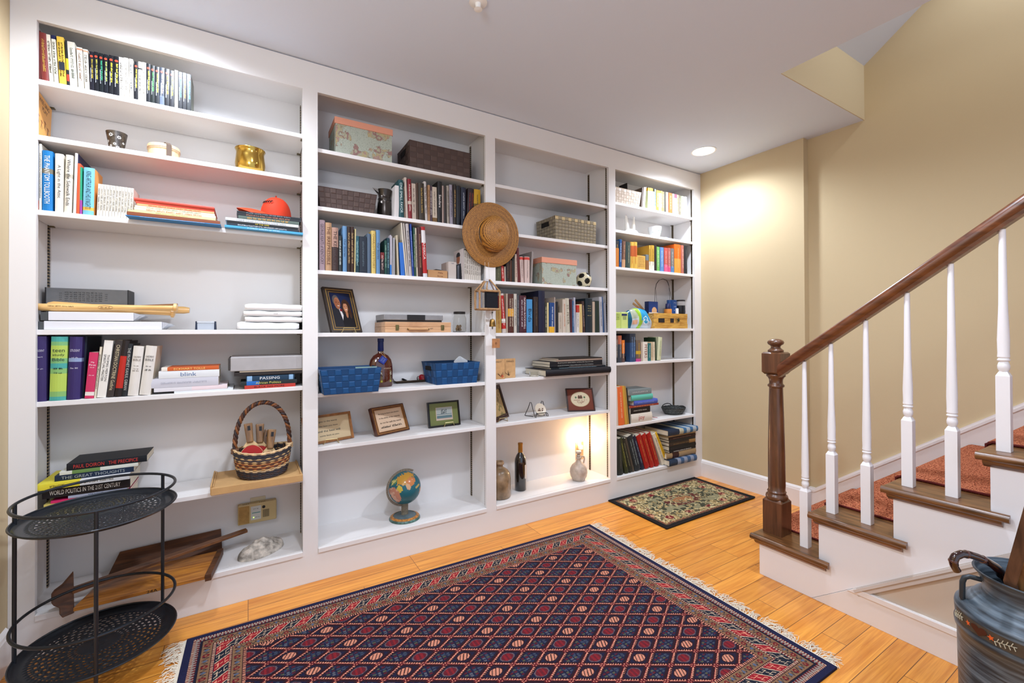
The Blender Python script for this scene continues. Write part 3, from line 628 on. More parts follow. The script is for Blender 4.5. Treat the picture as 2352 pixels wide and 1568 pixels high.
row(W(0, LV[4]), 'upright books on the fifth shelf of the leftmost bay', SHZ[0][4], cA5, '''
104 262 742 120 #33265c | purple study book cut off by the stile | STUDENT//~1// | #c9c6d6 | hs hard
296 512 744 322 #49a49c | thick blue green mottled study book | teen/study/Bible//~2/~2 | #16262e | hs hard b.06-.14:#86b86e b.14-.42:#b4cc5a b.42-.5:#86b86e b.58-.66:#7cb476 b.66-.86:#b0ca5c b.86-.92:#7cb476
520 690 745 560 #352861 | purple study book with silver badge | STUDENT//~2// | #d0ccdc | hs hard b.6-.66:#8a9cc0
696 742 742 742 #141e30 | dark navy book set behind the pink one |  |  | d:.19 y:.03
748 868 946 812 #c8325e | short pink book with a baby face badge | My/First/~2 | #f2e6ec | hs b.06-.14:#e8dcd6
870 900 876 948 #d9cfba | slim beige paperback | ~5 | #4a2a20
905 1024 790 1006 #e6e2da | tall white book with bold black title | THOMAS MERTON/SPIRITUAL MASTER | #2c2a2a | pb
1030 1124 790 1152 #38302e | tall dark brown paperback | CHRISTIAN DOCTRINE Guthrie | #cdbf9a | pb
1130 1226 790 1242 #241c1c | black book with a red spine field |  |  | b.15-.72:#b8281c hard
1228 1300 833 1302 #22262a | black book with pale lettering | THE PROPHET KAHLIL GIBRAN | #b9b9b2 | hard
1302 1440 862 1382 #ddd8d0 | thick white bible | CHILDREN'S/BIBLE//~2/~2 | #6a5a4a | hs hard
1450 1598 858 1542 #dcd7cf | thick white bible | CHILDREN'S/BIBLE//~2/~2 | #3a3432 | hs hard side:#d9ccb8
''')
cA5b = Crop(300, 680, 5.6)
stack(W(0, "fifth shelf's left stack", 's'), 'left stack on the fifth shelf', SHZ[0][4], cA5b, '''
560 1318 1222 #d9dde0 | thin flat grey magazine |  |  | d:.2
300 1242 1185 #dcd9de | thick white paperback with pink blush |  |  | d:.2 b.0-.5:#e8d6da
262 1130 1068 #c9c9d2 | pale grey paperback | ~3 | #a9a9b4 | d:.2
360 1140 968 #dfe2e4 | white book with blue title | blink | #54719c | d:.14
395 1136 918 #c9602c | orange paperback | ECKHART TOLLE | #f2d27a | d:.14 b.9-1:#e8e0d4
''')
stack(W(0, "fifth shelf's right stack", 's'), 'right stack on the fifth shelf', SHZ[0][4], cA5b, '''
1465 2120 1150 #b8392e | red paperback | BLACK NO MORE | #3a1a16 | d:.13
1415 2140 1100 #232c2e | black and blue paperback | African Politics | #d6d06a | d:.14 b.68-.9:#2468b8
1485 2108 1030 #1b3a52 | dark blue paperback | PASSING | #e6e8e8 | d:.13 b.88-.98:#8ab2d6 b.03-.12:#8ab2d6
''')
cA6 = Crop(60, 960, 5.6)
stack(W(0, "sixth shelf's stack", 's'), 'stack of paperbacks behind the black tray table', SHZ[0][5], cA6, '''
225 1300 1115 #d9c66a | yellow green paperback |  |  | d:.2
315 1320 1068 #d82a6a | bright pink paperback |  |  | d:.19
540 1300 1000 #a9b4cc | pale blue paperback | STRAIGHT ~ | #2a3a6a | d:.18
205 1340 915 #17151a | black book with white title | WORLD POLITICS IN THE 21ST CENTURY | #e6e4e0 | d:.19
125 1330 865 #e2d23a | yellow book jutting out to the left | ~4 | #5a4a1c | d:.2 b0-.55:#d9dadc y:-.02
366 1386 745 #14243c | thick navy paperback | THE GREAT THOUGHTS | #9aa0a0 | d:.17
430 1440 690 #d8d8cc | thin green and white paperback |  |  | d:.17 b.5-.85:#6a8a4c
520 1555 590 #15181e | dark blue topmost paperback | PAUL DOIRON   THE PRECIPICE | #c93a34 | d:.15
''', yf=0.045)
# ---- second bay
cB2 = Crop(720, 400, 5.737)
row(W(1, LV[1]), 'upright books on the second shelf of the second bay', SHZ[1][1], cB2, '''
1062 1122 145 1075 #cfcac8 | white book with a sketched cover |  |  | d:.19
1130 1192 72 1120 #0f4348 | dark teal book | ONE SMALL FAVOR | #cfe0dc | hard
1196 1215 165 1188 #7a6a5c | thin brown paperback | ~3 | #3a2a20
1219 1248 42 1197 #b9ab9e | tall beige book with a red neighbour |  |  | hard
1251 1299 60 1237 #7a1820 | dark red book with cream letters | ~2 | #dcc8b8 | hard b.36-.44:#b9a89a
1302 1355 120 1292 #b5a596 | beige paperback with dotted text | ~5 | #4a3a34
1360 1386 112 1350 #4a3528 | thin dark brown book |  |  | hard
1390 1470 113 1378 #33291c | black book with gold letters | ~3 | #b9974a | hard
1473 1505 95 1452 #b9b1ab | grey white book | ~4 | #3a2a2a | hard
1508 1536 140 1503 #a27a56 | tan paperback | ~3 | #5a3a22
1538 1567 150 1536 #46343c | dark plum paperback | ~4 | #c4b8b0
1571 1631 165 1564 #b8aa98 | beige book with a brown foot | ~3 | #5a4a34 | b0-.12:#6a4c22
1637 1692 93 1634 #161212 | black book with big white letters | Sanders | #e4ddd6 | hard
1696 1718 150 1692 #a08a80 | slim pinkish paperback |  | 
1722 1755 158 1720 #2e2622 | slim dark brown paperback |  | 
1760 1794 150 1752 #92887c | slim grey paperback | ~2 | #4a423a
1800 1840 137 1790 #8e8792 | slim lilac grey paperback | ~2 | #3c3844
1846 1882 132 1842 #2a211c | black and gold book | ~6 | #b08a4a | hard
1885 1942 150 1885 #12131a | plain black book |  |  | hard
1946 2010 172 1940 #171c30 | navy book with white letters | ~3 | #b9bcc4 | hard
2016 2100 182 2035 #241518 | black book with dark red letters | ~2/~3 | #8a2f24 | hard
2112 2202 195 2108 #b88c14 | yellow book beside the side panel | ~1 | #3a2c10 | b.5-.62:#6a5010
''')
cB3 = Crop(720, 480, 5.737)
row(W(1, LV[2]), 'upright books on the third shelf of the second bay', SHZ[1][2], cB3, '''
78 152 142 80 #a59098 | pale lilac book | GEORGE KEATS of KENTUCKY | #4a3a44 | hard
158 240 177 160 #b08a68 | tan book with brown title | THE IRREPRESSIBLE | #5a3218 | hard
243 328 242 245 #a88474 | dusty pink book with dark picture foot | THE KENTUCKY | #3a2420 | b0-.55:#3c2c2a hard
333 374 350 332 #2a2e2e | short black paperback | ~3 | #b9c0b9
387 442 223 390 #5f86ab | light blue book | Our Stories | #1c2a44 | hard
447 491 230 450 #2c1a12 | dark brown book | ~4 | #b99a6a | hard
494 534 233 497 #341c12 | dark brown book | ~5 | #b99a6a | hard
537 552 262 545 #cfc08a | very thin yellow booklet |  | 
556 602 353 556 #24505c | teal paperback | ~2 | #8fb4b4 | b0-.3:#0f3038
607 706 357 602 #1c2430 | thick charcoal blue old book | ~1 | #5a6a74
710 757 322 708 #4a5c70 | slate blue cloth book |  |  | hard
764 822 285 762 #c9b064 | yellow book | CHARLOTTE'S STORY | #8a6a2a | hard
828 878 275 826 #5b82a8 | light blue book | Our Stories | #1c2a44 | hard
884 934 570 882 #241c1e | short black paperback with red label | ~2 | #d0b0a8 | b.7-1:#6a1c1c
938 968 412 934 #163f36 | dark green paperback | ~4 | #8aae9a
971 1003 380 968 #12343e | dark teal paperback | ~3 | #7aa0a8
1010 1030 342 1006 #a8a2ac | thin pale booklet |  |  | b0-.25:#2a74c4
1034 1046 358 1026 #b2b0b6 | thin pale booklet |  | 
1050 1074 378 1050 #9b9a9e | thin pale booklet |  | 
1108 1132 345 1088 #b5a890 | slim cream booklet |  | 
1152 1206 440 1126 #2a66b8 | mid blue booklet leaning left |  |  | pb d:.15
1214 1234 182 1150 #c4bcae | thin tall cream magazine leaning left |  |  | side:#6a7288 d:.2
1238 1256 186 1180 #b8aea4 | thin tall beige magazine leaning left |  |  | d:.2
1260 1300 192 1212 #aea6a4 | tall grey white magazine | ~5 | #3a3434 | d:.2
1304 1328 196 1268 #1e3c8a | thin cobalt blue book |  ~4 | #8aa0d0 | d:.2
1331 1354 242 1312 #1c4438 | thin green and navy book | ~5 | #a9b48a | d:.2
1358 1380 250 1336 #b4aa98 | thin cream book | ~5 | #4a4034 | d:.2
1384 1440 240 1366 #421a18 | maroon book | ~3 | #a07a5a | hard
1446 1502 232 1412 #a81c1c | red and white book | AMERICA | #ecdcd8 | hard b.68-.93:#d8d4d4 b0-.07:#c9c9cc
''')
txt = []
for i in range(8): a = 1988+i*27.6; txt.append('%d %d %d %d #c3bbb0 | thin grey series booklet | ~4 | #6a6258 | b.95-.98:#2a2826 d:.13' % (a, a+26.5, 520+i*12, a))
row(('beside the straw hat, second bay', 'r'), 'thin series booklets behind the straw hat', SHZ[1][2], cB3, '\n'.join(txt))
# ---- third bay
cC = Crop(1130, 540, 6.534)
row(W(2, LV[2]), 'upright books on the third shelf of the third bay', SHZ[2][2], cC, '''
58 140 430 58 #4a4a34 | olive green book below the straw hat | ~2 | #7a7a5a
152 190 460 135 #b02a24 | red and white book | ~3 | #ead2c8 | 
194 207 470 190 #c9beb0 | very thin cream booklet |  | 
211 262 380 208 #2a1a16 | dark brown book | ~2 | #6a4a34 | hard
265 300 375 262 #4a2818 | chestnut brown book |  |  | hard
303 340 350 300 #26201a | blackish brown book |  |  | hard
346 384 282 345 #bba898 | cream paperback with red text | ~4 | #8a3a34 | 
388 430 188 362 #5a1818 | tall dark red book |  |  | hard
434 480 320 415 #c4aaa2 | pale pink book with red letter badge | ~2 | #8a7a74 | b.88-.98:#c23a2e hard
490 566 322 490 #c8b0a8 | pale pink book with red letter badge | ~2 | #8a7a74 | b.88-.98:#c23a2e hard
576 602 245 597 #8d8480 | tall grey board book |  |  | d:.2
''')
row(W(2, LV[3]), 'upright books on the fourth shelf of the third bay', SHZ[2][3], cC, '''
58 142 1092 58 #b08c4a | short mustard book | ~2 | #8a4a20 | hard
160 214 876 118 #c2b8b0 | white book with tall red panel | ~2 | #e8dcd4 | b.1-.25:#b0201e b.3-.34:#e4e0dc b.36-.95:#b0201e hard
217 239 876 215 #b3a28e | slim beige book |  |  | hard
243 326 880 240 #4a2018 | brown book with a yellow picture | ~2/~3 | #cfc0a8 | b.42-.62:#d69a2a hard
330 373 880 330 #bdb6aa | white book with black letters | ~3 | #2a2624 | hard
377 410 900 377 #45464a | black and grey paperback | ~3 | #8a8c90
414 516 905 416 #421822 | maroon book with white letters | NORMAN ROCKWELL/~5 | #dccfd0 | hard
521 608 962 524 #3f83b4 | light blue book | Birds | #12222e | b0-.01:#2a5a80 hard
625 696 925 622 #2a1c18 | dark book with floral picture | ~2 | #6a5a44 | hard
700 795 832 700 #12142e | very tall navy book |  |  | d:.21 hard
799 826 1012 799 #3a3a30 | black and cream picture book | ~5 | #b8b49a
829 853 1012 829 #c9b886 | slim cream yellow book |  | 
857 934 1012 862 #173c74 | blue book with yellow badge | ~3 | #dbe0e4 | b0-.2:#d6a024 hard
938 953 932 938 #a8978c | thin brownish booklet |  | 
957 996 1000 952 #14141c | black book in white pages |  |  | hard
999 1056 1162 1000 #b5a898 | short beige book | ~2 | #8a7a6a
1060 1110 962 1058 #beb0a0 | beige paperback | ~2 | #b86a3a | 
1113 1172 946 1096 #b8b09e | cream book with grey letters | ST. PETER | #6a6454 | hard
1176 1204 962 1172 #4a2028 | slim maroon book |  |  | hard
1207 1234 985 1206 #3a587c | slim blue paperback | ~2 | #8aa0bc
1237 1262 935 1225 #a6a6b2 | lilac white book |  |  | hard
1266 1310 1040 1268 #c9c4be | white paperback with red dot | ~2 | #7a6a64 | b.72-.98:#b42a22
1313 1359 1035 1312 #c6ac70 | cream yellow paperback |  | 
1362 1400 990 1345 #3a2420 | dark red and black book | ~2 | #b09a8a | hard
1404 1505 948 1400 #15222a | thick dark navy dictionary | ~1/~2/~2 | #a99a6a | hard hs
1509 1546 997 1508 #b29e8a | slim beige book |  |  | hard
1550 1612 985 1550 #1c2a20 | dark green book |  |  | hard
1620 1664 926 1605 #a9a8ae | grey white magazine leaning left | ~3 | #4a4a54 | d:.19
1668 1688 924 1642 #2a4a74 | thin blue book leaning left |  |  | d:.19
1692 1724 1015 1676 #8a8a92 | grey booklet against the side panel |  |  | d:.17
''')
cC5 = Crop(1130, 780, 7.128)
stack(W(2, "fifth shelf's stack", 's'), 'stack of dark art books on the fifth shelf', SHZ[2][4], cC5, '''
882 1945 500 #14141c | wide black binder jutting out |  |  | d:.24 y:-.04 hard
965 1860 462 #141c22 | thin black book with pale blue edge | ~3 | #8aa0a8 | d:.2 
1265 1800 440 #8a746a | thin patterned book | ~6 | #4a2c28 | d:.18 
945 1805 410 #16161c | black book | ~3 | #8a8a84 | d:.2 
948 1805 365 #14151c | black book with white letters | ~4 | #9a948a | d:.2 
1050 1810 332 #9a8272 | beige brown magazine |  |  | d:.19 
1090 1800 312 #2a2420 | topmost curled dark magazine |  |  | d:.19
''', yf=0.03)
# ---- rightmost bay
cD1 = Crop(1400, 380, 8.71)
row(W(3, LV[0]), 'upright books on the top shelf of the rightmost bay', SHZ[3][0], cD1, '''
632 655 440 655 #6a5c50 | thin dark brown paperback leaning right |  | 
658 690 430 690 #e6e0d8 | white paperback leaning right | ~2 | #6a6058
694 706 425 725 #d9d2c6 | very thin white booklet |  | 
762 800 440 770 #d8e0b0 | pale green paperback | ~4 | #6a8a3a | b.85-1:#e2b23c
803 862 445 808 #b9d4e6 | sky blue paperback | ~4 | #4a7aa8 | b.85-1:#d9a83a
866 902 520 862 #e4e6ea | white and blue paperback | ~4 | #4a5a8a
905 932 470 900 #8aa0a0 | slim teal grey paperback | ~4 | #3a4a4a
936 985 490 940 #e0a83c | golden yellow paperback | ~4 | #f4ead0
988 1030 500 985 #f0eef0 | white paperback with orange head | ~4 | #8a7ac0 | b.88-1:#e08a3a
1034 1062 505 1030 #d99a5a | tan orange paperback | ~3 | #f0e0c8
1066 1098 520 1064 #8a7a5a | slim khaki paperback | ~5 | #e8e0c8
1102 1128 525 1100 #4a4a46 | slim charcoal paperback |  | 
1132 1178 530 1130 #c9b294 | speckled beige paperback | ~5 | #5a3a2a
1190 1258 545 1190 #e0683a | bright orange paperback | ~5 | #f0d8b8
1262 1300 562 1262 #b9a9b9 | lilac and white paperback | ~5 | #4a4a6a
1304 1350 570 1304 #a9c4e0 | pale blue paperback | ~4 | #4a6a9a | b.8-1:#8a5a6a
1354 1384 585 1354 #d9b28a | slim tan paperback | ~4 | #8a3a2a
1388 1426 595 1388 #7a7264 | grey brown paperback | ~3 | #d0c8b4
1444 1492 610 1444 #cfe0b4 | mint green paperback | ~3 | #3a4a3a
1496 1540 618 1500 #dfe6ee | white paperback with lilac edge | ~3 | #6a8ab0 | b0-.15:#a9c9e6
''')
cD3 = Crop(1400, 530, 9.223)
row(W(3, LV[2]), 'upright books on the third shelf of the rightmost bay', SHZ[3][2], cD3, '''
128 196 205 130 #2a2c34 | dark book with an orange field | ~1 | #d0a04a | b0-.72:#c8742a
204 252 178 212 #16508a | royal blue book | ~2 | #dfe6ea | hard
262 330 215 272 #7a5648 | brown mottled book | ~4 | #d8a87a | b0-.3:#d0a07a hard
338 436 232 345 #3a4a44 | dark green grey book | ~1 | #b0a88a | hard
438 502 232 442 #dcb04a | yellow book with red panel | ~1 | #b84a20 | b.45-.85:#c4622c hard
504 582 232 506 #deb24c | yellow book with red panel | ~1 | #b84a20 | b.45-.85:#c4622c hard
586 760 515 584 #cfa452 | short fat speckled gold book | ~6/~6/~6/~6 | #8a3a20 |
768 832 500 766 #8a5a30 | short brown book with a grey head |  |  | b.62-1:#6a7478
840 872 305 838 #c9a040 | gold and white book | ~3 | #6a4a1a | b0-.35:#e9e2d0
876 948 305 876 #c59a38 | gold and white book | ~3 | #6a4a1a | b0-.35:#e9e2d0 hard
956 996 305 956 #2c2426 | slim black book |  |  | hard
1002 1062 335 1000 #6aa858 | bright green book | ~4 | #e0ead0 |
1072 1150 345 1072 #5a84b8 | cornflower blue book | ~4 | #d8e4f0 |
1158 1236 355 1158 #b8504a | rose red book | ~4 | #f0c8b8 | b0-.3:#d65a80
1240 1296 360 1240 #a85a54 | brick red book | ~4 | #e8b8b0 | b0-.25:#cf4a74
1300 1368 370 1300 #6a6a6a | grey speckled book | ~5 | #e0d8d0 | b0-.25:#4a7aa8
1374 1512 280 1366 #e0641c | thick bright orange book | ~1 | #f4c880 | b0-.5:#dc9440 hard
1520 1576 305 1520 #b06a5c | pinkish red book | ~5 | #f0e0d8 |
1580 1648 318 1578 #262628 | black book at the right end | ~2 | #6a6a70 | hard
''')
cD5 = Crop(1400, 680, 8.71)
row(W(3, LV[4]), 'upright books on the fifth shelf of the rightmost bay', SHZ[3][4], cD5, '''
100 172 790 104 #6a4a40 | dark book with orange head | ~1 | #c9b8a8 | b0-.68:#33363c hard
176 246 790 172 #a8563a | slate and brick book | ~1 | #c9b8a8 | b0-.68:#3a3e46 hard
252 306 880 252 #d6742a | orange book with dark foot | ~1 | #e8d0b0 | b0-.4:#5a4440
310 396 765 392 #141820 | black tall book leaning right |  |  | y:.04 pb
410 524 750 408 #2f4a70 | thick blue patterned book | ~2/~2 | #8aa6c8 | b.68-1:#2c323e hard
532 626 882 528 #6a5a4c | brown book with a pink foot | ~1 | #d6a83a | b0-.14:#c04a8a b.35-.5:#c8a030 hard
634 662 925 632 #b8a898 | slim beige paperback |  | 
668 764 915 664 #ded6c8 | cream book with brown letters | MYERS | #7a3a28 | hard
768 826 940 772 #2a6a6c | teal paperback | ~2 | #c0d4d0
830 868 915 830 #c9b494 | slim tan paperback | ~2 | #8a7a5a
871 912 915 868 #d6c8ae | cream paperback | ~3 | #8a7a5a
918 944 830 900 #1c3420 | tall dark green book |  |  | hard
948 1026 815 978 #c9cda8 | pale green book | ~2 | #7a8a5a | hard
''')
cD6 = Crop(1400, 860, 6.03)
row(W(3, LV[5]), 'upright folders on the sixth shelf of the rightmost bay', SHZ[3][5], cD6, '''
92 122 190 80 #d8c8b4 | slim beige folder |  | 
128 212 178 96 #dd6a34 | bright orange binder | ~5 | #f4d8b8 | hard
216 250 165 170 #c89a3c | golden yellow folder |  | 
252 272 165 205 #b08a44 | thin dark gold folder |  | 
274 288 190 232 #2a2c2a | thin black notebook with dotted edge |  |  | hard
''')
stack(W(3, "sixth shelf's stack", 's'), 'stack of books on the sixth shelf of the rightmost bay', SHZ[3][5], cD6, '''
296 584 550 #d9d2c4 | thick cream book with red script | joy | #b03a34 | d:.17 hard
292 562 465 #191616 | black rounded diary | ~3 | #b8b0a4 | d:.16
275 680 440 #9a3a2c | thin red patterned book | ~8 | #d8a070 | d:.17
338 662 365 #4a5cae | blue book | ~3 | #8a9ad0 | d:.17 hard
298 594 290 #5cb4a0 | turquoise book |  |  | d:.16 hard
274 580 215 #7a8484 | green speckled magazine bundle | ~9 | #d8d0d0 | d:.15
''')
row(W(3, LV[6]), 'leaning books on the bottom board of the rightmost bay', ZB, cD6, '''
118 190 905 94 #2c302c | dark grey green book leaning left | ~1 | #6a6a5a | d:.19 hard
220 272 895 124 #33381e | olive black book leaning left | ~3 | #a8a04a | d:.19 hard
276 316 895 164 #24261e | black book leaning left | ~3 | #8a8a6a | d:.19 hard
320 352 890 208 #4a4238 | brown grey book leaning left |  |  | d:.19 hard
360 440 870 242 #262c30 | charcoal book leaning left | ~4/~4 | #a4b0b0 | d:.19 hard
446 488 865 318 #1c2238 | navy book leaning left | ~4 | #98a2b8 | d:.19 hard
496 564 860 368 #a51d18 | red volume leaning left | ~5 | #d8a050 | d:.2 hard
572 632 845 442 #a8201a | red volume leaning left | ~5 | #d8a050 | d:.2 hard
638 698 830 510 #a51d18 | red volume leaning left | ~5 | #d8a050 | d:.2 hard
730 782 835 588 #d9cfb8 | cream book leaning left | ~5 | #5a4a34 | d:.2
788 828 820 618 #dcae1e | yellow book leaning left | ~3 | #6a5410 | d:.2
''')
stack(W(3, "bottom board's stack", 's'), 'stack of yearbooks and albums on the bottom board', ZB, cD6, '''
830 1205 1195 #8a94a8 | thick striped blue and beige album |  |  | y:-.03 d:.22 hard b.0-.12:#3a5a80 b.24-.36:#3a5a80 b.48-.6:#3a5a80 b.72-1:#22344a
832 1195 1168 #2a1c1c | dark maroon album | ~4 | #8a6a5a | d:.21 hard
790 1192 1100 #a98e68 | tan cloth album |  |  | d:.22 hard b.6-.82:#3a1c18
832 1190 1060 #171214 | black yearbook | ~3 | #e0dcd4 | d:.21 hard
826 1190 1000 #1c1a1a | black album |  |  | d:.21 hard
826 1186 950 #3a2c22 | brown album with gold panel | ~3 | #8a6c40 | d:.21 hard b.0-.25:#a07a4a
826 1186 915 #242220 | slim dark grey album |  |  | d:.21 hard
820 1188 872 #33191a | maroon yearbook | ~3 | #8a6a60 | d:.22 hard
812 1190 835 #b59a70 | tan and grey yearbook | ~3 | #6a5a44 | d:.22 hard
812 1220 780 #1f2c40 | topmost blue and white striped album |  |  | y:-.03 d:.23 hard b.0-.06:#3a6a94 b.06-.18:#a9b4bc b.18-.28:#3a6a94 b.28-.4:#a9b4bc b.4-.5:#3a6a94 b.5-.64:#b9b49c
''', yf=-0.004)
# ================================================================ THINGS IN THE LEFTMOST BAY
def on(u, v, z): return at(u, v, 'Z', z)
def zt(u, v, y): return at(u, v, 'Y', y).z
def face(u, v, y): return at(u, v, 'Y', y)
# book of songs leaning in its own plane against the side panel
z = SHZ[0][1]+0.001
t = thing('book', 'orange song book leaning against the side panel on the second shelf, leftmost bay', 'book', (-0.675, 0.12, z))
th = math.radians(-8); T = Matrix.Translation((-0.672, 0.045, z+0.0003)) @ Matrix.Rotation(-th, 4, 'X')
T = Matrix.Translation((-0.679, 0.020, z+0.021)) @ Matrix.Rotation(math.radians(-7), 4, 'X')
mb = MB(); mb.T = T; mb.box(0, 0.008, 0, 0.160, 0, 0.166); mb.build('cover', mat('#e9a95a', 0.45, key='wsp'), t, bevel=0.001)
mb = MB(); mb.T = T; mb.box(0.0005, 0.0075, 0.003, 0.161, 0.002, 0.164); mb.build('page_block', mat('#efe2c4', 0.8), t)
mb = MB(); mb.T = T
lettering(mb, 'WEE SING', (0.0084, 0.085, 0.143), (0, 1, 0), (0, 0, 1), 0.095, 0.016, 0); lettering(mb, 'PLAY', (0.0084, 0.095, 0.120), (0, 1, 0), (0, 0, 1), 0.05, 0.016, 0)
for k in range(4):
    cx, cz = 0.04+0.03*k, 0.07-0.012*(k % 2)
    for s_ in (-1, 1): mb.quad((0.0084, cx-0.001, cz), (0.0084, cx+0.001, cz), (0.0084, cx+0.001+s_*0.006, cz-0.02), (0.0084, cx-0.001+s_*0.006, cz-0.02), 0)
    mb.quad((0.0084, cx-0.002, cz-0.003), (0.0084, cx+0.002, cz-0.003), (0.0084, cx+0.002, cz+0.012), (0.0084, cx-0.002, cz+0.012), 1)
    mb.quad((0.0084, cx-0.011, cz+0.008), (0.0084, cx+0.011, cz+0.005), (0.0084, cx+0.011, cz+0.007), (0.0084, cx-0.011, cz+0.01), 0)
mb.build('cover_lettering', [mat('#3a2c3c', 0.6), mat('#a8462c', 0.6)], t)
# pierced metal cup
cR = Crop(200, 230, 4.48); Y = 0.10; z = SHZ[0][1]
p = face(*cR(305, 345), Y); xx = p.x
t = thing('candle_cup', 'dark pewter candle cup pierced with flowers on the second shelf', 'candle cup', (xx, Y, z))
r1 = rad(115/4.48, (xx, Y, p.z)); h = p.z-z; r0 = r1*0.62
mb = MB(); mb.lathe([(r0*0.98, z), (r0, z+0.002), (r1, z+h), (r1*1.01, z+h+0.001), (r1*0.96, z+h), (r0*0.95, z+0.004)], (xx, Y, 0), 40)
mb.build('cup', mat('#6b6560', 0.32, 0.85, key='pewter', vary=0.35, vscale=60), t, smooth=True)
mb = MB()
for (a0, zz, s_) in [(-1.95, .80, 1.0), (-1.15, .72, .9), (-1.6, .40, .7), (-2.5, .5, .8), (-0.6, .5, .6), (-1.25, .25, .8), (-2.1, .3, .6)]:
    for k in range(7):
        a = k*2*math.pi/7; rr = r0+(r1-r0)*zz+0.0012
        def P(da, dz): aa = a0+da/rr; return (xx+(rr+0.0003)*math.cos(aa), Y+(rr+0.0003)*math.sin(aa), z+h*zz+dz)
        l0, l1 = 0.002*s_, 0.0085*s_; c, s = math.cos(a), math.sin(a)
        mb.add([P(l0*c, l0*s), P((l0+l1)/2*c-0.0016*s*s_, (l0+l1)/2*s+0.0016*c*s_), P(l1*c, l1*s), P((l0+l1)/2*c+0.0016*s*s_, (l0+l1)/2*s-0.0016*c*s_)], [(0, 1, 2, 3)])
mb.build('pierced_flowers', mat('#f2efe8', 0.6), t)
# round splint box
Y = 0.12; p0 = face(*cR(615, 480), Y); p1 = face(*cR(962, 560), Y); xx = (p0.x+p1.x)/2; R = rad(175/4.48, (xx, Y, z))*0.97; h = zt(*cR(790, 470), Y)-z
t = thing('splint_box', 'small round pale wood box with a strap on the second shelf', 'box', (xx, Y, z))
BW = mat('#e3c79a', 0.6, bump=0.4, bscale=300, vary=0.15, vscale=120, key='splint', stretch=(1, 1, 0.15))
mb = MB(); mb.lathe([(R*0.97, z), (R*0.97, z+h*0.66), (R*0.93, z+h*0.66)], (xx, Y, 0), 48); mb.build('body', BW, t, smooth=True)
mb = MB(); mb.lathe([(R, z+h*0.62), (R*1.01, z+h*0.66), (R, z+h*0.70), (R*1.01, z+h*0.86), (R*0.96, z+h*0.92), (R*0.5, z+h*0.97), (0.001, z+h)], (xx, Y, 0), 48); mb.build('lid', BW, t, smooth=True)
mb = MB()
for zz in (0.645, 0.72): mb.lathe([(R*1.005, z+h*(zz-.012)), (R*1.02, z+h*zz), (R*1.005, z+h*(zz+.012))], (xx, Y, 0), 48, cap=False)
mb.build('woven_band', mat('#b4684a', 0.7), t)
mb = MB(); a = -1.15; d = Vector((math.cos(a), math.sin(a), 0)); n = Vector((-d.y, d.x, 0)); c = Vector((xx, Y, 0))
pts = [c+d*(R*1.02)+Vector((0, 0, z+0.002)), c+d*(R*1.04)+Vector((0, 0, z+h*0.86)), c+d*(R*0.7)+Vector((0, 0, z+h*1.03)), c-d*(R*0.6)+Vector((0, 0, z+h*1.03))]
for a_, b_ in zip(pts[:-1], pts[1:]): mb.hexa([a_-n*0.009, a_+n*0.009, b_+n*0.009, b_-n*0.009], [q_+Vector((d.x*0.002, d.y*0.002, 0.001)) for q_ in (a_-n*0.009, a_+n*0.009, b_+n*0.009, b_-n*0.009)])
mb.build('strap', mat('#6a584c', 0.6), t)
# brass pot
Y = 0.105; p = face(*cR(1680, 520), Y); xx = p.x; R = rad(160/4.48, (xx, Y, p.z)); h = p.z-z
t = thing('brass_pot', 'polished brass pot with flared rim near the right end of the second shelf', 'pot', (xx, Y, z))
mb = MB(); mb.lathe([(R*0.55, z), (R*0.72, z+0.002), (R*0.93, z+h*0.2), (R*0.99, z+h*0.42), (R*0.93, z+h*0.72), (R*0.90, z+h*0.86), (R*0.95, z+h*0.96), (R, z+h), (R*0.99, z+h+0.0015), (R*0.91, z+h*0.93), (R*0.87, z+h*0.8), (R*0.9, z+h*0.4), (R*0.6, z+0.006)], (xx, Y, 0), 56)
mb.build('pot', mat('#c9a450', 0.16, 1.0, key='brass'), t, smooth=True, angle=1.2)
# red cap on top of the right stack
cS = Crop(280, 430, 5.345); yc = 0.075; zc = zt(*cS(1800, 340), 0.03); 
pa = face(*cS(1880, 250), yc); zc = SHZ[0][2]+ (zt(*cS(1412, 283), -0.02)-SHZ[0][2])+0.001
t = thing('baseball_hat', 'bright red peaked cap lying on the right stack of books', 'cap', (pa.x, yc, zc))
RED = mat('#d63c1e', 0.7, bump=0.2, bscale=700, key='cap')
mb = MB(); ztop = zt(*cS(1850, 128), yc); rx = 0.060; hh = ztop-zc; N = 28; prof = []
for j in range(11):
    a = j/10*math.pi/2; prof.append((rx*math.cos(a)**0.8 if j < 10 else 0.001, zc+hh*math.sin(a)**0.9))
mb.lathe([(prof[0][0], zc)]+prof, (pa.x+0.004, yc, 0), N, sx=1.08, sy=1.2); mb.build('crown', RED, t, smooth=True, angle=1.3)
mb = MB(); vs = []; nu, nv = 12, 6
xe = face(*cS(1408, 260), yc).x; zmid = zc+0.004
for side in (0, 1):
    for i in range(nu+1):
        for j in range(nv+1):
            s_ = -1+2*i/nu; k = j/nv
            x_ = pa.x-0.035-(pa.x-0.035-xe)*k*math.sqrt(max(0, 1-0.75*s_*s_)); y_ = yc+s_*0.066*(1-0.1*k); z_ = zc+0.006+0.030*(1-s_*s_)*(0.55+0.45*math.sin(k*2.4))+0.001*side
            vs.append((x_, y_, z_))
off_ = (nu+1)*(nv+1); fs = []
for i in range(nu):
    for j in range(nv):
        a = i*(nv+1)+j; fs.append((a, a+nv+1, a+nv+2, a+1)); fs.append((off_+a, off_+a+1, off_+a+nv+2, off_+a+nv+1))
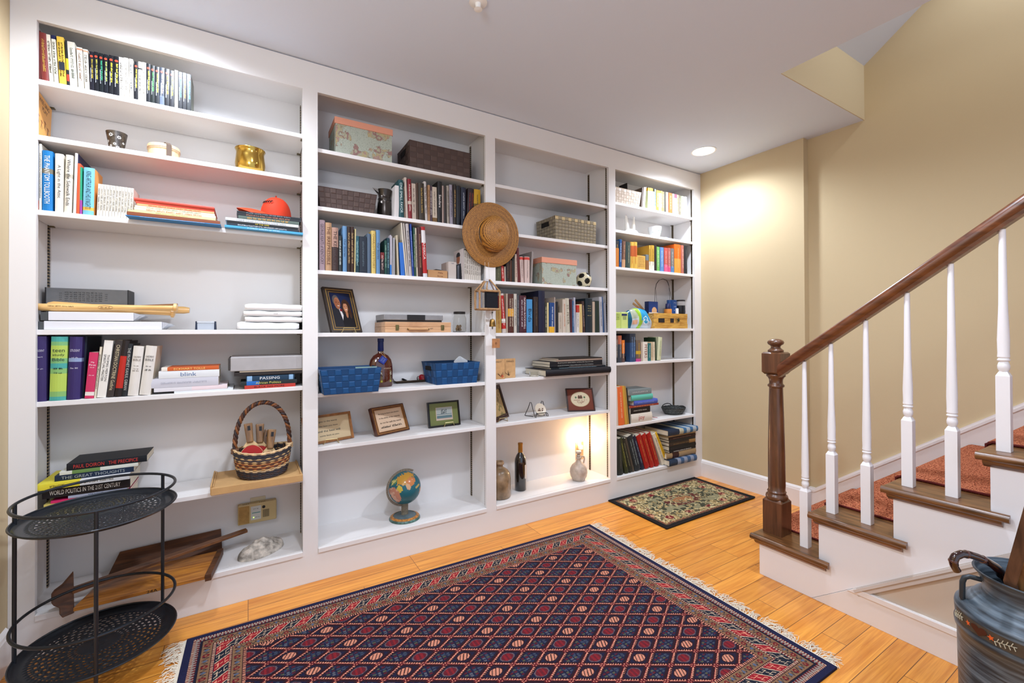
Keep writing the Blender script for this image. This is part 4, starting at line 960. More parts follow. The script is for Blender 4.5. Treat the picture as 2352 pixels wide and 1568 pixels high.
for i in range(nu):
    a = i*(nv+1)+nv; fs.append((a, a+nv+1, off_+a+nv+1, off_+a))
mb.add(vs, fs); mb.build('brim', mat('#dd4a26', 0.7, bump=0.2, bscale=700, key='cap2'), t, smooth=True)
mb = MB(); mb.lathe([(0.004, ztop-0.001), (0.003, ztop+0.006), (0.0035, ztop+0.010), (0.001, ztop+0.011)], (pa.x+0.004, yc, 0), 12); mb.build('button', RED, t, smooth=True)
mb = MB()
for k in range(5):
    a = math.radians(205+k*10); q0 = Vector((pa.x+0.004+math.cos(a)*rx*0.98, yc+math.sin(a)*rx*1.08-0.001, zc+hh*0.62)); mb.tube([q0, q0+Vector((0.004, -0.002, 0.008)), q0+Vector((0.010, -0.001, 0.006))], 0.0022, 6)
mb.build('badge', mat('#3a1c1c', 0.6), t)
# --------------------------------------------- fourth shelf
z = SHZ[0][3]; cF = Crop(60, 640, 5.6)
def boxthing(name, label, cat, x0, x1, y0, y1, z0, z1, m_, bev=0.002, part='carton', group=None):
    t = thing(name, label, cat, ((x0+x1)/2, (y0+y1)/2, z0), group); mb = MB(); mb.box(x0, x1, y0, y1, z0+0.0004, z1); mb.build(part, m_, t, bevel=bev); return t
Y = 0.135; x0 = xat(cF(243, 0)[0], Y, z+.1); x1 = xat(cF(1312, 0)[0], Y, z+.1); z1 = zt(*cF(260, 108), Y); z1b = zt(*cF(1312, 152), Y)
z1 = (z1+z1b)/2
t = boxthing('carton', 'dark grey carton standing behind the baseball bats on the fourth shelf', 'box', x0, x1, Y, 0.245, z, z1, mat('#6f7173', 0.5, key='ctn', vary=0.06), 0.0015)
mb = MB()
for k in range(5): lettering(mb, '~9', ((x0*0.55+x1*0.45), Y-0.0006, z1-0.016-k*0.008), (1, 0, 0), (0, 0, 1), 0.11, 0.0045, seed=k)
for k in range(3): lettering(mb, '~9', ((x0*0.55+x1*0.45), Y-0.0006, z1-0.062-k*0.007), (1, 0, 0), (0, 0, 1), 0.11, 0.004, seed=k+9)
for k in (-1, 1):
    for j in range(4): lettering(mb, '~1', ((x0*0.55+x1*0.45)+k*0.067, Y-0.0006, z1-0.02-j*0.008), (1, 0, 0), (0, 0, 1), 0.008, 0.003, seed=k+j)
mb.build('printed_text', mat('#3c3e40', 0.6), t)
mb = MB(); mb.box(x0-0.0005, x0+0.003, Y-0.0008, 0.245, z+0.001, z1+0.0008); mb.box(x1-0.002, x1+0.0008, Y-0.0008, 0.245, z+0.001, z1+0.0008); mb.build('black_edge', mat('#1a1a1c', 0.5), t)
# two white trays in clear wrap
WRAP = mat('#e2e4ea', 0.12, key='wrapw', coat=0.6); CL = mat('#ffffff', 0.08, trans=0.9, key='film', ior=1.3)
za = zt(*cF(300, 540), 0.02); zb_ = zt(*cF(300, 418), 0.03)
for k, (xa, xb, z0_, z1_, lb) in enumerate([(122, 1745, z, za, 'long white tray wrapped in clear film, lower of the two under the bats'), (180, 1380, za+0.001, zb_, 'shorter white tray wrapped in clear film, upper one under the bats')]):
    X0 = xat(cF(xa, 0)[0], 0.02, z); X1 = xat(cF(xb, 0)[0], 0.02, z); t = thing('wrapped_tray', lb, 'tray', ((X0+X1)/2, 0.1, z0_), 'wrapped white trays')
    mb = MB(); mb.box(X0+0.02, X1, 0.022, 0.16, z0_+0.0005, z1_-0.001); mb.build('tray', WRAP, t, bevel=0.002)
    mb = MB(); mb.box(X0, X0+0.0195, 0.024, 0.16, z0_+0.0005, z1_-0.003); mb.build('dark_label', mat('#4a4e50', 0.3), t)
    mb = MB(); zc_ = (z0_+z1_)/2; hh = (z1_-z0_)/2
    for j in range(5):
        y0_ = 0.024+j*0.027; mb.add([(X1+0.001, y0_, zc_-hh*0.8), (X1+0.001, y0_+0.025, zc_-hh*0.7), (X1+0.001, y0_+0.022, zc_+hh*0.8), (X1+0.001, y0_+0.002, zc_+hh*0.9), (X1+0.020+0.012*(j % 2), y0_+0.010, zc_+hh*(0.5-0.35*j/3))], [(0, 1, 4), (1, 2, 4), (2, 3, 4), (3, 0, 4)])
    mb.build('film_end', mat('#dfe1e6', 0.1, key='film2', coat=1.0, trans=0.5), t)
# bats
ASH = wood('#d9a55c', '#efc683', 0.35, (4, 30, 30), 'ash', 0.5)
def bat(label, A, B, r0, r1, mark=False):
    A, B = Vector(A), Vector(B); t = thing('baseball_bat', label, 'bat', (A+B)/2, 'wooden bats on the fourth shelf'); n = 26; pts = []; rr = []
    for k in range(n+1):
        s_ = k/n; pts.append(A.lerp(B, s_)); q = 1/(1+math.exp(-(s_-0.55)*11)); rr.append(r0+(r1-r0)*q if s_ > 0.015 else r0*0.75)
    d = (B-A).normalized(); L = (B-A).length; pts += [B, B+d*0.003, B+d*0.012, B+d*0.016]; rr += [r1, r1*1.9, r1*1.9, r1*0.9]
    mb = MB(); mb.tube(pts, 0, 20, 0, radii=rr); mb.build('shaft', ASH, t, smooth=True, angle=0.9)
    if mark:
        mb = MB(); c = A.lerp(B, 0.48)+Vector((0, -r0*0.86, 0)); e = [c+Vector((math.cos(k*math.pi/12)*0.022, 0, math.sin(k*math.pi/12)*0.007)) for k in range(24)]; mb.tube(e, 0.0005, 4, closed=True); mb.build('brand_oval', mat('#3a2416', 0.6), t); mb = MB()
        lettering(mb, '~3', c+Vector((0, -0.0008, 0)), (1, 0, 0), (0, 0, 1), 0.028, 0.005, seed=4); mb.build('brand_print', mat('#3a2416', 0.6), t); mb = MB(); c2 = A.lerp(B, 0.17)+Vector((0, -r0*0.99-0.0008, 0.004)); lettering(mb, '~4', c2, (1, 0, -0.02), (0, 0, 1), 0.07, 0.004, seed=5)
        mb.build('branding', mat('#3a2416', 0.6), t)
yB = 0.045; P0 = face(*cF(120, 352), yB); P1 = face(*cF(1895, 375), yB); r0 = (zt(*cF(200, 306), yB)-zt(*cF(200, 404), yB))/2
zrest = zb_+0.0005
bat('front wooden bat with an oval brand, lying on the wrapped trays', (P0.x+0.004, yB, zrest+r0), (P1.x, yB-0.01, zt(*cF(1895, 375), yB-0.01)), r0, 0.0095, True)
P1 = face(*cF(1860, 448), 0.085)
bat('middle wooden bat with thin handle behind the front bat', (P0.x+0.02, 0.092, zrest+0.021), (P1.x, 0.078, P1.z), 0.020, 0.0085)
P1 = face(*cF(1945, 405), 0.112); P2 = face(*cF(2100, 405), 0.112)
# third bat lies the other way round: its thick end sticks out on the right
bat('rear wooden bat with its thick end sticking out right', (P2.x, 0.118, P2.z), (P2.x-0.52, 0.122, P2.z+0.01), 0.0155, 0.007)
t = thing('wooden_board', 'thin brown wooden board lying behind the bat handles', 'board', (face(*cF(1500, 330), .14).x, 0.14, zt(*cF(1600, 340), 0.14)))
A = face(*cF(1330, 345), 0.146); B = face(*cF(1945, 312), 0.146); mb = MB(); mb.hexa([(A.x, 0.146, A.z-0.010), (B.x, 0.146, B.z-0.014), (B.x, 0.168, B.z-0.014), (A.x, 0.168, A.z-0.010)], [(A.x, 0.146, A.z), (B.x, 0.146, B.z-0.002), (B.x, 0.168, B.z-0.002), (A.x, 0.168, A.z)])
mb.build('board', wood('#8f5a2c', '#b98246', 0.45, (5, 40, 40), 'thinb', 0.2), t, bevel=0.001)
cG = Crop(300, 680, 5.6)
# small silver frame
Y = 0.08; x0 = face(*cG(832, 400), Y).x; x1 = face(*cG(1098, 400), Y).x; z1 = zt(*cG(960, 322), Y)
t = thing('hole_punch', 'small silver and navy desk tool alone on the fourth shelf', 'desk tool', ((x0+x1)/2, Y+0.02, z))
mb = MB(); mb.box(x0+0.006, x1-0.006, Y+0.003, Y+0.035, z+0.0005, z1-0.008); mb.build('plate', mat('#b9bec6', 0.3, 0.3, key='slv'), t, bevel=0.001)
mb = MB(); mb.box(x0+0.005, x1-0.005, Y, Y+0.04, z1-0.007, z1); mb.build('top_bar', mat('#d4d7db', 0.25, 0.6, key='slv2'), t, bevel=0.0015)
for xx in (x0, x1-0.006): mb = MB(); mb.hexa([(xx-0.001, Y, z+.0005), (xx+0.007, Y, z+.0005), (xx+0.007, Y+0.04, z+.0005), (xx-0.001, Y+0.04, z+.0005)], [(xx+0.0005, Y, z1), (xx+0.0055, Y, z1), (xx+0.0055, Y+0.04, z1), (xx+0.0005, Y+0.04, z1)]); mb.build('end_cap', mat('#232c40', 0.4), t, bevel=0.001)
# white folded bags
def soft_slab(x0, x1, y0, y1, z0, z1, rnd, nx=18, ny=8):
    mb = MB(); vs = []; top = []
    for j in range(ny+1):
        for i in range(nx+1):
            a, b = i/nx, j/ny; e = min(1, 16*min(a, 1-a)+.6)**0.5*min(1, 16*min(b, 1-b)+.6)**0.5
            w = (math.sin(a*17+rnd)+math.sin(b*11+a*6+rnd*2))*0.0012
            vs.append((x0+(x1-x0)*a, y0+(y1-y0)*b, z0+(z1-z0)*(0.5+0.5*e)+w*e)); top.append((x0+(x1-x0)*a, y0+(y1-y0)*b, z0+(z1-z0)*(0.5-0.5*e)))
    n = (nx+1)*(ny+1); fs = []
    for j in range(ny):
        for i in range(nx): q = j*(nx+1)+i; fs.append((q, q+1, q+nx+2, q+nx+1)); fs.append((n+q, n+q+nx+1, n+q+nx+2, n+q+1))
    rim = [i for i in range(nx+1)]+[(j+1)*(nx+1)-1 for j in range(1, ny+1)]+[ny*(nx+1)+i for i in range(nx-1, -1, -1)]+[j*(nx+1) for j in range(ny-1, 0, -1)]
    for k in range(len(rim)): a, b = rim[k], rim[(k+1) % len(rim)]; fs.append((n+a, n+b, b, a))
    mb.add(vs+top, fs); return mb
TW = mat('#f8f8f8', 0.8, bump=0.2, bscale=90, key='towel')
zl = [z+0.0005, zt(*cG(1500, 332), 0.03), zt(*cG(1500, 255), 0.03), zt(*cG(1500, 182), 0.03), zt(*cG(1560, 92), 0.03)]
xs = [(1372, 2165), (1470, 2228), (1452, 2215), (1470, 2228)]
for k, lb in enumerate(['lowest folded white cloth in the pile', 'second folded white cloth from the bottom of the pile', 'third folded white cloth of the pile, with tiny print', 'topmost puffy folded white cloth of the pile']):
    X0 = xat(cG(xs[k][0], 0)[0], 0.03, z+.03); X1 = min(0.2285, xat(cG(xs[k][1], 0)[0], 0.03, z+.03)); t = thing('folded_cloth', lb+' on the fourth shelf', 'folded cloth', ((X0+X1)/2, 0.12, zl[k]), 'pile of folded white cloths')
    o = soft_slab(X0, X1, 0.024, 0.235, zl[k]+0.0003, zl[k+1]-0.0003, k*1.7).build('fold', TW, t, smooth=True, angle=3)
    if k == 2:
        mb = MB(); lettering(mb, 'SAGE', ((X0+X1)/2+0.006, 0.021, (zl[k]+zl[k+1])/2), (1, 0, 0), (0, 0, 1), 0.018, 0.004); mb.build('print', mat('#2a2a2e', 0.7), t)
# --------------------------------------------- fifth shelf: binder and dark board on the right stack
z = SHZ[0][4]; y = 0.02; zb0 = zt(*cG(1485, 1025), y)
X0 = xat(cG(1332, 0)[0], y, z+.07); X1 = 0.2265; z0_ = zt(*cG(1332, 1028), y); z1_ = zt(*cG(1345, 985), y)
t = thing('notebook', 'dark brown flat board topping the blue and red books, fifth shelf', 'board', ((X0+X1)/2, 0.12, zb0)); mb = MB(); mb.box(X0, X1, y, 0.22, zb0+0.0006, z1_); mb.build('board', mat('#2c2624', 0.5), t, bevel=0.001)
mb = MB(); mb.box(X0+0.02, X1-0.01, y+0.001, 0.215, z1_+0.0004, z1_+0.004); mb.build('paper_sheet', mat('#b9a890', 0.7), t)
X0 = xat(cG(1282, 0)[0], y, z+.1); z2 = zt(*cG(1290, 785), y)
t = thing('ring_binder', 'pale grey ring binder lying on the right stack of the fifth shelf', 'binder', ((X0+X1)/2, 0.12, z1_+.004)); mb = MB(); mb.box(X0, X1, y+0.004, 0.235, z1_+0.0048, z2); mb.build('cover', mat('#a9a6a6', 0.5, vary=0.04, key='bndr'), t, bevel=0.004)
mb = MB(); mb.box(X0-0.008, X0-0.0004, y+0.006, 0.225, z1_+0.010, z2-0.004, 0); mb.build('page_edge', mat('#45403e', 0.6, bump=0.8, bscale=400), t, bevel=0.003)
# --------------------------------------------- sixth shelf: cardboard box, wicker basket, bats
z = SHZ[0][5]; cK = Crop(460, 900, 4.61)
KR = mat('#c39a66', 0.7, bump=0.15, bscale=200, vary=0.06, vscale=20, key='kraft')
yF = -0.035; h = 0.030
A = face(*cK(110, 1135), yF); B = face(*cK(1100, 960), yF); x0b, x1b = A.x, min(B.x, 0.2135); z0b = z+0.0005
t = thing('cardboard_box', 'flat brown cardboard box jutting over the edge of the sixth shelf', 'box', ((x0b+x1b)/2, 0.1, z0b))
mb = MB(); mb.box(x0b, x1b, yF, 0.215, z0b, z0b+h); mb.build('carton', KR, t, bevel=0.0015)
mb = MB(); mb.box(x0b-0.002, x0b+0.004, yF+0.003, 0.212, z0b+0.004, z0b+h+0.008); mb.box(x0b+0.006, x0b+0.010, yF+0.01, 0.208, z0b+h-0.002, z0b+h+0.006, 0); mb.build('end_flap', KR, t)
mb = MB(); mb.box(x1b-0.010, x1b-0.006, yF+0.006, 0.21, z0b+h-0.002, z0b+h+0.008, 0); mb.build('end_flap', KR, t)
# basket
bz = z0b+h+0.0004; bx = face(*cK(660, 930), 0.05).x; bx = xat(cK(664, 0)[0], 0.062, bz+.08); by = 0.065
def wicker(t, cx, cy, z0, prof, n_rows, colors, rib=40, squash=0.82, rr=0.0034):
    """prof(s)->radius ; rows of wavy withies woven round stakes"""
    per = {}
    for i in range(n_rows):
        s_ = (i+0.5)/n_rows; R = prof(s_); zz = z0+s_*HB; per.setdefault(colors(s_, i), []).append((R, zz, i))
    for c, rows_ in per.items():
        mb = MB()
        for R, zz, i in rows_:
            N = rib*4; mb.tube([(cx+(R+0.0022*math.cos(rib*math.pi*2*k/N/2*1.0+i*math.pi))*math.cos(2*math.pi*k/N), cy+(R+0.0022*math.cos(rib*math.pi*2*k/N/2+i*math.pi))*squash*math.sin(2*math.pi*k/N), zz+0.006*math.cos(2*2*math.pi*k/N)*s_lift) for k in range(N)], rr, 5, closed=True)
        o = mb.build('weave_band', mat(c, 0.6, key='wick', vary=0.2, vscale=60), t, smooth=True)
HB = zt(*cK(660, 640), by-0.06)-bz; HB = 0.120; s_lift = 1.0
Rm = 0.112
t = thing('wicker_basket', 'multicoloured wicker basket with hoop handle standing on the flat cardboard box', 'basket', (bx, by, bz))
def cb(s_, i):
    if s_ > 0.93: return '#d9b98c'
    if s_ > 0.80: return '#3c3a40'
    if s_ > 0.66: return '#4a4246' if i % 3 else '#c9a878'
    if s_ > 0.36: return ['#9a5632', '#c99a62', '#5a3a30'][i % 3]
    if s_ > 0.28: return '#cbb088'
    return '#38343a' if i % 4 else '#4a3630'
wicker(t, bx, by, bz+0.004, lambda s_: Rm*(0.83+0.17*min(1, s_*1.25)**0.7), 28, cb)
mb = MB()
for k in range(20):
    a = 2*math.pi*k/20; mb.tube([(bx+Rm*(0.79+0.17*min(1, q*1.25)**0.7)*math.cos(a), by+0.82*Rm*(0.79+0.17*min(1, q*1.25)**0.7)*math.sin(a), bz+0.003+q*HB) for q in (0, .25, .5, .75, 1)], 0.002, 5)
mb.build('stake', mat('#6a4a34', 0.6), t)
mb = MB(); mb.lathe([(Rm*0.82, bz+0.0005), (Rm*0.83, bz+0.006), (0.001, bz+0.006)], (bx, by, 0), 40, sy=0.82); mb.build('base', mat('#4a3830', 0.7, bump=0.6, bscale=150), t)
ztop = zt(*cK(690, 108), by)
for j, c in enumerate(('#5a3a2c', '#8f5a36', '#3c3030')):
    mb = MB(); pts = []
    for k in range(121):
        s_ = k/120; a = math.pi*(1-s_); X = math.cos(a)*Rm*0.97; Z = bz+HB*0.98+(ztop-bz-HB*0.98)*math.sin(a)**0.8; ph = k*0.62+j*2.094
        pts.append((bx+X+0.0055*math.cos(ph)*math.cos(a), by+0.0055*math.sin(ph), Z+0.0055*math.cos(ph)*math.sin(a)))
    mb.tube(pts, 0.0052, 7); mb.build('handle_strand', mat(c, 0.55, vary=0.25, vscale=90), t, smooth=True)
for s_ in (-1, 1):
    mb = MB(); mb.lathe([(0.0155, bz+HB-0.01), (0.017, bz+HB-0.006), (0.015, bz+HB), (0.017, bz+HB+0.006), (0.0155, bz+HB+0.012)], (bx+s_*Rm*0.96, by, 0), 14); mb.build('handle_binding', mat('#dcb98c' if s_ > 0 else '#7a5a44', 0.6), t, smooth=True)
# table tennis bats in the basket
HDL = wood('#5a3a1e', '#a87c48', 0.4, (30, 30, 6), 'ttb', 0.3)
def tt_bat(lab, cx, cy, cz, tilt, yaw):
    T = Matrix.Translation((cx, cy, cz)) @ Matrix.Rotation(yaw, 4, 'Z') @ Matrix.Rotation(tilt, 4, 'Y') @ Matrix.Rotation(math.radians(-12), 4, 'X')
    t = thing('table_tennis_bat', lab, 'table tennis bat', (cx, cy, cz-0.05), 'table tennis bats in the wicker basket')
    out = [(0.052*math.sin(a), -0.053-0.055*math.cos(a)) for a in [math.pi*2*k/36 for k in range(36)]]
    out = [(0.048*math.sin(2*math.pi*k/36), -0.045+0.056*math.cos(2*math.pi*k/36)) for k in range(36)]
    mb = MB(); mb.T = T; mb.prism(out, 'Y', -0.002, 0.002); mb.prism([(-0.030, 0.006), (0.030, 0.006), (0.012, 0.030), (-0.012, 0.030)], 'Y', -0.002, 0.002); mb.build('blade', mat('#d4b483', 0.5), t)
    for s_ in (-1, 1): mb = MB(); mb.T = T; mb.prism([(x*0.97, -0.045+(y_+0.045)*0.97) for x, y_ in out if True], 'Y', s_*0.0022, s_*0.0045); mb.build('rubber', mat('#a81e1c', 0.55), t)
    mb = MB(); mb.T = T; mb.hexa([(-0.013, -0.011, 0.022), (0.013, -0.011, 0.022), (0.013, 0.011, 0.022), (-0.013, 0.011, 0.022)], [(-0.017, -0.012, 0.108), (0.017, -0.012, 0.108), (0.017, 0.012, 0.108), (-0.017, 0.012, 0.108)]); mb.build('handle', HDL, t, bevel=0.004)
    mb = MB(); mb.T = T; mb.box(-0.004, 0.007, -0.0128, -0.012, 0.076, 0.096); mb.build('badge', mat('#1c1c20', 0.4), t)
for (u_, v_, yy, tl, yw, lb) in [(505, 330, 0.055, -0.10, 0.0, 'leftmost table tennis bat, handle up, in the wicker basket'), (637, 335, 0.075, 0.03, 0.1, 'second table tennis bat from the left in the basket'), (770, 392, 0.035, 0.14, 0.15, 'lowest set right hand table tennis bat in the basket'), (722, 388, 0.095, 0.25, -0.1, 'table tennis bat half hidden behind the right hand one')]:
    P = face(*cK(u_, v_), yy); tt_bat(lb, P.x-0.108*math.sin(tl), yy-0.01, P.z-0.108, tl, yw)
# gas alarm on the back panel
yw_ = 0.2555; cor = [face(*cK(x, y_), yw_-0.03) for x, y_ in ((405, 1435), (815, 1315), (800, 1125), (388, 1215))]
cx = sum(p.x for p in cor)/4; cz = sum(p.z for p in cor)/4; hw = (cor[1].x-cor[0].x+cor[2].x-cor[3].x)/4; hh = (cor[3].z-cor[0].z+cor[2].z-cor[1].z)/4
t = thing('gas_alarm', 'beige plug in alarm on the back panel below the cardboard box', 'alarm', (cx, 0.24, cz))
YL = mat('#c9b482', 0.45, key='alarm'); mb = MB(); mb.box(cx-hw, cx+hw, 0.218, 0.250, cz-hh, cz+hh); mb.build('housing', YL, t, bevel=0.005)
mb = MB(); mb.box(cx-hw*0.95, cx-hw*0.42, 0.2172, 0.2178, cz-hh*0.9, cz+hh*0.85); mb.build('grille', mat('#b08a4c', 0.5, bump=0.8, bscale=200, vary=0.2, vscale=40), t)
mb = MB(); mb.box(cx-hw*0.34, cx+hw*0.18, 0.2172, 0.2178, cz-hh*0.65, cz+hh*0.72); mb.build('label_plate', mat('#cfd2cc', 0.4), t)
mb = MB(); mb.box(cx-hw*0.28, cx+hw*0.14, 0.2166, 0.2172, cz+0.001, cz+0.004, 0); lettering(mb, '~2', (cx-hw*0.08, 0.2166, cz+hh*0.45), (1, 0, 0), (0, 0, 1), 0.022, 0.004, 1); lettering(mb, '~2', (cx, 0.2166, cz-hh*0.4), (1, 0, 0), (0, 0, 1), 0.018, 0.003, 1); mb.build('label_print', [mat('#2c8a86', 0.5), mat('#3a3c44', 0.5)], t)
mb = MB(); mb.sphere((cx-hw*0.2, 0.2168, cz-hh*0.4), 0.0022, 10); mb.build('indicator', mat('#b9ff5a', 0.4, emit=3.0, key='led'), t)
mb = MB(); mb.lathe([(0.007, 0), (0.007, 0.0015), (0.004, 0.002), (0.001, 0.002)], (cx+hw*0.32, 0.218, cz+hh*0.5), 16, M=Matrix.Rotation(math.radians(90), 3, 'X')); mb.build('test_button', mat('#2a2622', 0.5), t)
mb = MB()
for k in range(9): mb.box(cx+hw*0.28+k*0.0031, cx+hw*0.28+k*0.0031+0.0013, 0.2170, 0.2178, cz-hh*0.55, cz+hh*0.22)
for k in range(4): mb.box(cx-hw*0.75+k*0.007, cx-hw*0.75+k*0.007+0.003, 0.222, 0.228, cz+hh-0.001, cz+hh+0.0006); mb.box(cx+hw*0.1+k*0.007, cx+hw*0.1+k*0.007+0.003, 0.222, 0.228, cz+hh-0.001, cz+hh+0.0006)
mb.build('sounder_slots', mat('#2c2418', 0.7), t)
mb = MB(); mb.box(cx-0.030, cx+0.035, 0.251, 0.2556, cz-0.03, cz+hh+0.018); o = mb.build('wall_plate', mat('#d4c8a8', 0.5), t, bevel=0.002)
# --------------------------------------------- bottom board: old wooden boards and carved mask
cP = Crop(60, 1200, 3.564); z = ZB
HW = wood('#8a4e12', '#cc8630', 0.32, (5, 40, 40), 'hw', 0.6); DKW = wood('#3a2110', '#6a3e1e', 0.55, (4, 40, 40), 'dkw', 0.0)
yF = -0.085
t = thing('wooden_tray_board', 'wide honey brown wooden board jutting out from the bottom board', 'board', (-0.33, 0.05, z))
mb = MB(); b_ = [(-0.535, yF, z+0.018), (-0.150, yF+0.004, z+0.018), (-0.118, 0.14, z+0.018), (-0.490, 0.14, z+0.018)]
mb.hexa(b_, [(x, y_, q+0.014) for x, y_, q in b_]); mb.build('board', HW, t, bevel=0.0015)
mb = MB(); b_ = [(-0.1495, yF+0.002, z+0.010), (-0.128, yF+0.002, z+0.010), (-0.096, 0.142, z+0.010), (-0.1175, 0.142, z+0.010)]; mb.hexa(b_, [(x, y_, q+0.028) for x, y_, q in b_]); mb.build('end_cleat', DKW, t, bevel=0.001)
for xx in (-0.50, -0.17): mb = MB(); mb.box(xx-0.012, xx+0.012, 0.022, 0.13, z+0.0006, z+0.0178); mb.build('batten', DKW, t)
mb = MB(); lettering(mb, '24A', (-0.315, yF-0.0006, z+0.025), (1, 0, 0), (0, 0, 1), 0.05, 0.011); mb.build('marking', mat('#201810', 0.6), t)
t = thing('plank', 'dark wooden plank leaning behind the honey board against the back', 'plank', (-0.3, 0.2, z))
mb = MB(); mb.hexa([(-0.50, 0.150, z+0.001), (-0.10, 0.150, z+0.001), (-0.10, 0.164, z+0.001), (-0.50, 0.164, z+0.001)], [(-0.47, 0.235, z+0.078), (-0.11, 0.235, z+0.092), (-0.11, 0.249, z+0.088), (-0.47, 0.249, z+0.074)]); mb.build('plank', DKW, t, bevel=0.001)
t = thing('wooden_paddle', 'long dark wooden tool with a carved cross head lying over the boards', 'wooden tool', (-0.3, 0.1, z))
A = Vector((-0.60, 0.005, z+0.030)); B = Vector((0.02, 0.185, z+0.060)); d = (B-A).normalized(); n = Vector((-d.y, d.x, 0)).normalized(); u = d.cross(n)
A = Vector((-0.56, 0.005, z+0.050)); B = Vector((-0.005, 0.165, z+0.082)); d = (B-A).normalized(); n = Vector((-d.y, d.x, 0)).normalized(); u = d.cross(n); u = u if u.z > 0 else -u
mb = MB(); w_ = 0.019
mb.hexa([A-n*w_, B-n*w_*0.75, B+n*w_*0.75, A+n*w_], [A-n*w_+u*0.013, B-n*w_*0.75+u*0.013, B+n*w_*0.75+u*0.013, A+n*w_+u*0.013]); mb.build('shaft', wood('#4e2e16', '#8a562a', 0.4, (5, 40, 40), 'shaft', 0.4), t, bevel=0.002)
mb = MB(); pts = []
hd = [(-0.062, 0.0), (-0.062, 0.022), (-0.050, 0.030), (-0.038, 0.034), (-0.028, 0.046), (-0.010, 0.056), (0.024, 0.058), (0.040, 0.044), (0.055, 0.034), (0.070, 0.010), (0.092, 0.0)]
hd = [(-0.105, 0.000), (-0.108, 0.030), (-0.085, 0.038), (-0.055, 0.038), (-0.035, 0.052), (-0.018, 0.058), (0.018, 0.058), (0.034, 0.050), (0.050, 0.030), (0.072, 0.016), (0.098, 0.0)]
hz = z+0.0015
mb.prism([(-0.5690+b*-1.0-0.0+0.02, hz+0.10+a*0.85) for a, b in hd] , 'Y', -0.030, 0.0 )
mb = MB(); c0 = A+d*0.0
poly = hd
def HP(a, b, k): return c0-d*(b-0.004)+Vector((0, 0, 0.004))+(n*0.35+Vector((0, 0, 0.80)))*a*0.78+n*k
vsA = [HP(a, b, -0.011) for a, b in poly]; vsB = [HP(a, b, 0.011) for a, b in poly]; N_ = len(poly)
mb.add(vsA+vsB, [tuple(range(N_-1, -1, -1)), tuple(range(N_, 2*N_))]+[(i, (i+1) % N_, N_+(i+1) % N_, N_+i) for i in range(N_)]); mb.build('cross_head', DKW, t, bevel=0.002)
# carved stone-like mask
P0 = on(*cP(1725, 320), z); P1 = on(*cP(2090, 165), z); c = (P0+P1)/2; ax = (P1-P0); L = ax.length; ang = math.atan2(ax.y, ax.x)
t = thing('carved_mask', 'chalky grey oval carved mask lying on the bottom board', 'mask', (c.x, c.y, z))
nu, nv = 44, 22; vs = []; fs = []
for j in range(nv+1):
    for i in range(nu):
        a = 2*math.pi*i/nu; r = j/nv; x = r*L/2*math.cos(a)*(1+0.06*math.cos(a)); y_ = r*0.062*math.sin(a)
        hgt = 0.052*math.sqrt(max(0, 1-r**2.2)); q = math.sin(x*130)*math.cos(y_*150)*0.005+math.sin(x*61+1)*0.005+math.cos(y_*90)*0.004
        X = x*math.cos(ang)-y_*math.sin(ang); Yy = x*math.sin(ang)+y_*math.cos(ang); vs.append((c.x+X, c.y+Yy-0.004, z+0.0008+max(0, hgt+q*min(1, (1-r)*5))))
for j in range(nv):
    for i in range(nu): i2 = (i+1) % nu; fs.append((j*nu+i, j*nu+i2, (j+1)*nu+i2, (j+1)*nu+i))
mb = MB(); mb.add(vs, fs); mb.build('mask', mat('#b5aca0', 0.9, bump=1.0, bscale=90, vary=0.55, vscale=38, key='mask'), t, smooth=True, angle=1.4)
# --------------------------------------------- black two tier tray table
IR = mat('#2a2e34', 0.36, 0.5, key='iron', coat=0.2); tx, tyy, R = -0.434, -0.228, 0.204
t = thing('tray_table', 'black metal oval two tier tray table in front of the left bay', 'table', (tx, tyy, 0))
def ring(zz, nm, r_=0.0048, RR=R):
    mb = MB(); mb.tube([(tx+RR*math.cos(2*math.pi*k/72), tyy+RR*math.sin(2*math.pi*k/72), zz) for k in range(72)], r_, 8, closed=True); mb.build(nm, IR, t, smooth=True)
ring(0.619, 'upper_ring'); ring(0.236, 'lower_ring')
def tray(zz):
    # perforated disc: concentric bands, holes are real gaps between small faces
    R_ = R+0.004; mb = MB(); rings = [0.0]; rs = [0.02, 0.045, 0.055, 0.062, 0.07, 0.077, 0.085, 0.092, 0.10, 0.107, 0.115, 0.122, 0.130, 0.137, 0.145, 0.1515, 0.159, 0.165, 0.178, 0.19, 0.200, R_]
    zs = [zz]*20+[zz+0.004, zz+0.013]; n = 144; vs = [(tx, tyy, zz)]
    for r_, z_ in zip(rs, zs):
        for k in range(n): a = 2*math.pi*k/n; vs.append((tx+r_*math.cos(a), tyy+r_*math.sin(a), z_))
    fs = [(0, 1+k, 1+(k+1) % n) for k in range(n)]
    for j in range(len(rs)-1):
        for k in range(n):
            hole = (j in (2, 4, 6, 8, 10, 12, 14) and ((k+j*1) % 4 in (0, 1)) and not ((j in (6,)) and k % 8 < 4)) or (j == 16 and k % 2 == 0)
            if not hole: a = 1+j*n; fs.append((a+k, a+(k+1) % n, a+n+(k+1) % n, a+n+k))
    mb.add(vs, fs); o = mb.build('perforated_tray', IR, t, smooth=True); md = o.modifiers.new('solid', 'SOLIDIFY'); md.thickness = 0.0018
    mb = MB(); mb.tube([(tx+R_*math.cos(2*math.pi*k/72), tyy+R_*math.sin(2*math.pi*k/72), zz+0.013) for k in range(72)], 0.003, 6, closed=True); mb.build('rolled_rim', IR, o, smooth=True)
tray(0.549); tray(0.108)
